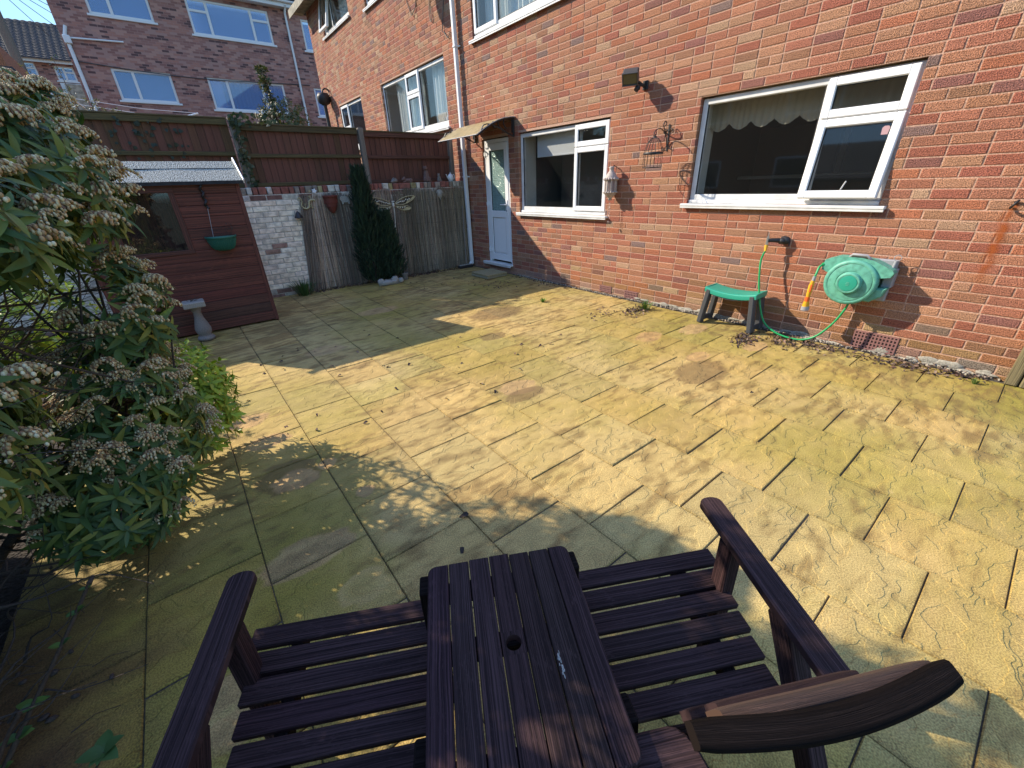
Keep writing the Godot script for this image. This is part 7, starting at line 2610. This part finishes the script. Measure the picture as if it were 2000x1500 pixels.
func pieris() -> void:
	var P := thing("flowering_shrub", "large evergreen shrub with drooping cream flower clusters at the left", "shrub", Vector3(-1.25, 0, -2.4))
	var o := P.position
	var ells := [   # centre, radii, rosettes, flower share
		[Vector3(-0.62, 1.60, -2.62), Vector3(0.56, 0.36, 0.92), 430, 0.62], [Vector3(-0.44, 1.46, -1.82), Vector3(0.21, 0.24, 0.38), 150, 0.35],
		[Vector3(-0.30, 1.12, -2.55), Vector3(0.20, 0.26, 0.36), 110, 0.5], [Vector3(-0.40, 0.60, -2.50), Vector3(0.27, 0.46, 0.44), 230, 0.6],
		[Vector3(-0.78, 1.00, -1.50), Vector3(0.36, 0.24, 0.26), 95, 0.4], [Vector3(-0.58, 0.30, -2.35), Vector3(0.28, 0.28, 0.36), 170, 0.25], [Vector3(-1.20, 0.35, -2.0), Vector3(0.25, 0.28, 0.40), 110, 0.1], [Vector3(-0.36, 1.86, -3.05), Vector3(0.20, 0.18, 0.28), 90, 0.9], [Vector3(-0.55, 0.95, -3.30), Vector3(0.40, 0.5, 0.35), 90, 0.3],
		[Vector3(-1.55, 1.35, -2.55), Vector3(0.55, 0.55, 1.0), 190, 0.3], [Vector3(-1.35, 0.7, -1.7), Vector3(0.4, 0.45, 0.6), 150, 0.3],
		[Vector3(-2.05, 1.25, -3.1), Vector3(0.65, 0.85, 0.85), 330, 0.0], [Vector3(-0.75, 1.65, -2.5), Vector3(0.4, 0.22, 0.7), 130, 0.0], [Vector3(-0.86, 1.55, -1.70), Vector3(0.42, 0.34, 0.45), 170, 0.3], [Vector3(-0.74, 2.27, -2.6), Vector3(0.36, 0.35, 0.55), 230, 0.0], [Vector3(-0.88, 0.72, -2.3), Vector3(0.26, 0.26, 0.5), 140, 0.1], [Vector3(-0.62, 1.12, -1.55), Vector3(0.22, 0.2, 0.22), 55, 0.4]]  # several clumps out of view, placed to shade the bench and paving
	var xf := []
	var cl := []
	var pal := [Color(0.055, 0.098, 0.032), Color(0.072, 0.118, 0.034), Color(0.095, 0.14, 0.036), Color(0.14, 0.17, 0.036), Color(0.20, 0.20, 0.04), Color(0.07, 0.115, 0.045)]
	var fl := []
	var tips := []
	for e in ells:
		for i in e[2]:
			var d := Vector3(rf(-1, 1), rf(-0.75, 1), rf(-1, 1)).normalized()
			var p: Vector3 = e[0] + d * e[1] * rf(0.72, 1.0)
			var buried := false
			for f in ells:
				if f != e and e[2] != 130 and in_ell(p, f) < 0.62: buried = true
			if buried: continue
			var drop := (1.555 - p.y) / -p.z   # the open window of bare stems
			if p.z > -3.7 and p.x / p.z > 0.105 and drop > 0.085 and drop < 0.205 and rng.randf() < 0.95: continue
			if EYE.distance_to(p) < 0.95: continue
			var dir := (d * Vector3(1, 0.7, 1) + Vector3(0.15, 0.45, 0.1)).normalized()
			rosette(p, dir, rng.randi_range(8, 11), -0.05, rf(0.85, 1.12), pal, xf, cl)
			tips.append(p)
			if rng.randf() < e[3] and d.y > -0.35: fl.append([p, dir])
	commit_leaves(P, [leaf_mesh(0.086, 0.0195, 0.28, 0.34, 0.72), leaf_mesh(0.078, 0.021, 0.18, 0.45, 0.7), leaf_mesh(0.094, 0.020, 0.4, 0.25, 0.75)], xf, cl, 240)
	var rm := [raceme_mesh(5, 0.075), raceme_mesh(6, 0.085), raceme_mesh(7, 0.065)]
	fl.sort_custom(func(a, b): return EYE.distance_to(a[0]) + (9.0 if pixel(a[0]).x < -0.1 else 0.0) < EYE.distance_to(b[0]) + (9.0 if pixel(b[0]).x < -0.1 else 0.0))
	for f in fl:
		var mi := MeshInstance3D.new()
		mi.name = "flower_cluster"
		mi.mesh = pick(rm)
		var t := Transform3D(Basis(Vector3.UP, rf(0, TAU)) * Basis(Vector3.RIGHT, rf(-0.35, 0.35)) * Basis.from_scale(Vector3.ONE * rf(0.75, 1.12)), f[0] + f[1] * 0.012 - o)
		mi.transform = t
		P.add_child(mi, true)
		if P.get_child_count() > 240 + 290: break
	# trunks and the tangle of bare stems
	var heads := []
	for q in [[Vector3(-1.25, -0.05, -2.4), Vector3(-1.15, 0.6, -2.45), Vector3(-0.9, 1.15, -2.6), Vector3(-0.6, 1.5, -2.7), 0.030], [Vector3(-1.30, -0.05, -2.5), Vector3(-1.25, 0.7, -2.3), Vector3(-1.0, 1.2, -2.0), Vector3(-0.7, 1.4, -1.8), 0.028], [Vector3(-1.2, -0.05, -2.3), Vector3(-0.9, 0.3, -2.4), Vector3(-0.6, 0.55, -2.5), Vector3(-0.35, 0.8, -2.5), 0.022], [Vector3(-1.3, -0.05, -2.2), Vector3(-1.2, 0.5, -1.9), Vector3(-1.0, 0.85, -1.6), Vector3(-0.8, 1.0, -1.5), 0.02], [Vector3(-1.25, -0.05, -2.6), Vector3(-1.1, 0.6, -3.0), Vector3(-0.8, 1.1, -3.1), Vector3(-0.5, 1.6, -3.1), 0.024]]:
		var b := MB.new()
		var pts := catmull([q[0] - o, q[1] - o, q[2] - o, q[3] - o], 5)
		var rr := []
		for i in pts.size(): rr.append(lerpf(q[4], 0.008, float(i) / pts.size()))
		b.tube(pts, rr, 8)
		part("branch", b, M.bark, P)
		for i in pts.size():
			if i > 3: heads.append(pts[i] + o)
	var tw := MB.new()
	for i in 260:
		var p: Vector3 = pick(tips)
		var best: Vector3 = heads[0]
		for k in 6:
			var h: Vector3 = pick(heads)
			if h.distance_to(p) < best.distance_to(p): best = h
		var mid := (p + best) * 0.5 + Vector3(rf(-0.08, 0.08), rf(-0.12, 0.03), rf(-0.08, 0.08))
		tw.col = Color(1, 1, 1) * rf(0.5, 1.3)
		tw.tube([best - o, best.lerp(mid, 0.6) - o + Vector3(rf(-0.02, 0.02), rf(-0.02, 0.02), 0), mid - o, p - o], [0.007, 0.006, 0.005, 0.003], 5, false)
	for i in 150:   # bare stems crossing the gap and the shaded floor under the shrub
		var z := rf(-3.1, -1.5)
		var p := Vector3(rf(-1.25, -0.9), rf(0.5, 1.2), z)
		var q := Vector3(rf(-0.6, -0.2), rf(0.95, 1.3), z + rf(-0.5, 0.3))
		if i > 80:
			p = Vector3(rf(-1.3, -0.8), rf(0.0, 0.5), rf(-2.6, -1.4)); q = p + Vector3(rf(0.1, 0.5), rf(0.05, 0.5), rf(-0.4, 0.4))
		var mid := (p + q) * 0.5 + Vector3(rf(-0.1, 0.1), rf(-0.08, 0.1), rf(-0.1, 0.1))
		tw.col = Color(1, 1, 1) * rf(0.5, 1.9)
		tw.tube(_shift(catmull([p, p.lerp(mid, 0.5) + Vector3(rf(-0.03, 0.03), rf(-0.03, 0.03), 0), mid, q], 3), o), [0.006, 0.005, 0.004, 0.003, 0.003, 0.002, 0.002, 0.0015, 0.001, 0.001], 5, false)
	part("twigs", tw, M.bark, P, Vector3.ZERO, true)

func _shift(a: Array, o: Vector3) -> Array:
	var r := []
	for p in a: r.append(p - o)
	return r

func skimmia() -> void:
	var P := thing("bright_shrub", "low bright yellow green shrub at the paving edge behind the flowering one", "shrub", Vector3(-0.40, 0, -3.0))
	var xf := []
	var cl := []
	for i in 230:
		var d := Vector3(rf(-1, 1), rf(-0.6, 1), rf(-1, 1)).normalized()
		var p := Vector3(-0.24, 0.43, -3.0) + d * Vector3(0.27, 0.38, 0.42) * rf(0.75, 1.0)
		if p.y < 0.05: continue
		rosette(p, (d + Vector3(0.2, 0.45, 0.0)).normalized(), rng.randi_range(7, 10), 0.1, rf(0.9, 1.1), [Color(0.21, 0.29, 0.03), Color(0.28, 0.36, 0.035), Color(0.15, 0.23, 0.03), Color(0.36, 0.40, 0.05)], xf, cl)
	commit_leaves(P, [leaf_mesh(0.062, 0.019, 0.25, 0.25), leaf_mesh(0.068, 0.021, 0.3, 0.15)], xf, cl, 160)
	var st := MB.new()
	for i in 14: st.tube([Vector3(rf(-0.12, 0.05), 0, rf(-0.1, 0.1)), Vector3(rf(-0.2, 0.2), 0.3, rf(-0.25, 0.25)), Vector3(rf(-0.25, 0.25), 0.55, rf(-0.3, 0.3))], [0.010, 0.007, 0.003], 6)
	part("stem", st, M.bark, P)

# bare twigs with first leaves at the lower left
func hydrangea() -> void:
	var P := thing("budding_twig", "bare reddish twig with fresh leaf buds at the lower left", "plant", Vector3(-0.86, 0, -1.40))
	var o := P.position
	var st := MB.new()
	var a := catmull([Vector3(-0.93, -0.02, -1.38), Vector3(-0.82, 0.10, -1.50), Vector3(-0.70, 0.22, -1.66), Vector3(-0.625, 0.30, -1.77)], 6)
	st.col = Color(2.0, 0.9, 0.7)
	st.tube(_shift(a, o), [0.010, 0.009, 0.009, 0.008, 0.008, 0.008, 0.007, 0.007, 0.007, 0.006], 8)
	st.col = Color(4.0, 3.6, 3.0)
	st.tube([a[-1] - o, a[-1] + Vector3(0.014, 0.010, -0.022) - o], [0.0085, 0.006], 8)
	st.col = Color(1.6, 0.8, 0.6)
	st.tube(_shift(catmull([Vector3(-0.93, -0.02, -1.38), Vector3(-0.86, 0.10, -1.44), Vector3(-0.80, 0.17, -1.47)], 5), o), [0.008, 0.006], 7)
	st.tube(_shift(catmull([Vector3(-0.80, -0.02, -1.02), Vector3(-0.68, 0.08, -1.12), Vector3(-0.60, 0.14, -1.20)], 5), o), [0.005, 0.003], 6)
	part("stem", st, M.bark, P)
	var xf := []
	var cl := []
	for q in [[0.62, 0.75], [0.80, 0.7], [0.95, 0.45], [0.42, 1.0], [0.3, 0.9], [0.2, 0.7]]:
		var c: Vector3 = a[int(q[0] * (a.size() - 1))]
		for s in [-1.0, 1.0]:
			for k in 2:
				xf.append(leaf_at(c, Vector3(s * rf(0.5, 1.0), rf(0.3, 0.8), rf(-0.5, 0.5)).normalized(), Vector3(-s * 0.4, 1, 0.2).normalized(), q[1] * rf(0.6, 1.0)))
				cl.append(jit(Color(0.10, 0.16, 0.035)))
	for k in 7:
		xf.append(leaf_at(Vector3(-0.60, 0.14, -1.20), Vector3(cos(k * 2.4), rf(0.1, 0.9), sin(k * 2.4)).normalized(), Vector3(0, 1, 0.01), rf(0.7, 1.3)))
		cl.append(jit(Color(0.07, 0.13, 0.04)))
	var lm := leaf_mesh(0.05, 0.034, 0.3, 0.35, 0.75)
	commit_leaves(P, [lm], xf, cl, 40)


# ---------------------------------------------------------------- what lies about

func litter() -> void:
	# pebbles in the gap along the wall foot
	var pm := MB.new()
	pm.ball(Vector3.ZERO, Vector3(0.010, 0.007, 0.008), 5, 7, Basis.IDENTITY, 0.5, 3)
	var pebble := pm.mesh(M.pebble)
	var xf := []
	var cl := []
	for i in 900:
		var z := rf(-6.1, 0.1)
		var x := 4.862 - absf(rng.randfn(0.0, 0.035)) - 0.006
		xf.append(Transform3D(Basis(Vector3(rf(-1, 1), rf(-1, 1), rf(-1, 1)).normalized(), rf(0, 3)) * rf(0.5, 1.25), Vector3(x, rf(0.0, 0.008), z)))
		cl.append(jit(pick([Color(0.40, 0.35, 0.28), Color(0.50, 0.43, 0.32), Color(0.28, 0.22, 0.17), Color(0.14, 0.11, 0.09)])))
	var g := Node3D.new()
	g.name = "gravel"
	add_child(g)
	tag(g, "small pebbles and grit along the foot of the brick wall", "gravel", "", "stuff")
	many("pebbles", pebble, xf, cl, g)
	# heaps of dead leaves
	var lf := leaf_mesh(0.044, 0.022, 0.7, 0.7, 0.7, 4)
	var spots := [["dead leaves gathered below the hose, right of the step stool", [[4.62, -1.35, 0.22, 0.26, 210], [4.62, -1.05, 0.12, 0.2, 90]]], ["clump of dark dead leaves on the paving in front of the step stool", [[4.30, -1.66, 0.16, 0.11, 120], [4.50, -1.72, 0.22, 0.06, 60]]], ["dark dead leaves strewn along the wall around the nearest air brick", [[4.68, -0.42, 0.14, 0.22, 130], [4.74, -0.12, 0.1, 0.2, 70], [4.66, -0.72, 0.2, 0.12, 24]]], ["dead leaves around the weed near the far air bricks", [[4.45, -3.08, 0.22, 0.14, 150], [4.05, -3.3, 0.25, 0.2, 24]]], ["drift of dead leaves along the foot of the reed screen", [[3.7, -7.48, 0.5, 0.09, 330], [2.3, -7.52, 0.6, 0.06, 190], [1.75, -7.5, 0.3, 0.08, 80], [4.3, -7.45, 0.3, 0.12, 60]]], ["scattered dead leaves on the paving by the back door step", [[4.2, -5.6, 0.6, 0.6, 46], [4.7, -5.2, 0.08, 0.7, 60], [3.6, -6.5, 0.9, 0.6, 24]]], ["few stray leaf crumbs across the middle of the patio", [[2.0, -3.0, 1.9, 1.5, 46], [0.6, -4.2, 0.8, 1.3, 18]]]]
	for s in spots:
		var c: Array = s[1][0]
		var L := thing("dead_leaves", s[0], "dead leaves", Vector3(c[0], 0, c[1]))
		L.set_meta("kind", "stuff")
		xf = []; cl = []
		for q in s[1]:
			for i in q[4]:
				var p := Vector3(q[0] + rng.randfn(0.0, 0.5) * q[2], rf(0.002, 0.010 + 0.012 * minf(1.0, q[4] / 120.0)), q[1] + rng.randfn(0.0, 0.5) * q[3])
				if p.x > 4.85: p.x = 4.85 - rf(0, 0.05)
				p -= L.position
				xf.append(leaf_at(p, Vector3(rf(-1, 1), rf(-0.15, 0.3), rf(-1, 1)).normalized(), Vector3(rf(-0.5, 0.5), 1, rf(-0.5, 0.5)).normalized(), rf(0.45, 1.15)))
				cl.append(jit(pick([Color(0.075, 0.045, 0.032), Color(0.11, 0.06, 0.042), Color(0.045, 0.03, 0.024), Color(0.20, 0.13, 0.085)]), 0.25))
		var lm := lf.duplicate() as ArrayMesh
		lm.surface_set_material(0, M.litter)
		many("leaves", lm, xf, cl, L)
	# twigs under the hose, straws on the soil
	var tw := MB.new()
	for i in 26:
		var p := Vector3(rf(-0.2, 0.2), rf(0.006, 0.02), rf(-0.28, 0.28))
		var a := rf(0, TAU)
		var l := rf(0.05, 0.16)
		tw.col = Color(1, 1, 1) * rf(1.5, 5.0)
		tw.tube([p, p + Vector3(cos(a) * l * 0.5, rf(0, 0.015), sin(a) * l * 0.5), p + Vector3(cos(a + 0.3) * l, 0, sin(a + 0.3) * l)], [0.0025, 0.0015], 4)
	single("dry_twigs", tw, M.bark, "dry twigs lying across the leaves under the hose loop", "twigs", Vector3(4.58, 0, -1.38), "", "stuff")
	tw = MB.new()
	for i in 60:
		var p := Vector3(rf(-0.4, 0.35), rf(0.0, 0.03), rf(-1.0, 0.8))
		var a := rf(0, TAU)
		var l := rf(0.04, 0.2)
		tw.col = Color(1, 1, 1) * rf(1.5, 6.0)
		tw.tube([p, p + Vector3(cos(a) * l * 0.5, rf(0, 0.02), sin(a) * l * 0.5), p + Vector3(cos(a + 0.3) * l, 0, sin(a + 0.3) * l)], [0.0022, 0.0012], 4)
	for i in 40:
		tw.col = Color(1, 1, 1) * rf(2.0, 7.0)
		tw.ball(Vector3(rf(-0.4, 0.35), 0.005, rf(-1.0, 0.9)), Vector3(rf(0.006, 0.018), rf(0.005, 0.012), rf(0.006, 0.016)), 5, 7, Basis.IDENTITY, 0.5, i)
	single("soil_debris", tw, M.bark, "dry straws and small stones on the dark soil at the lower left", "debris", Vector3(-0.98, 0, -1.6), "", "stuff")
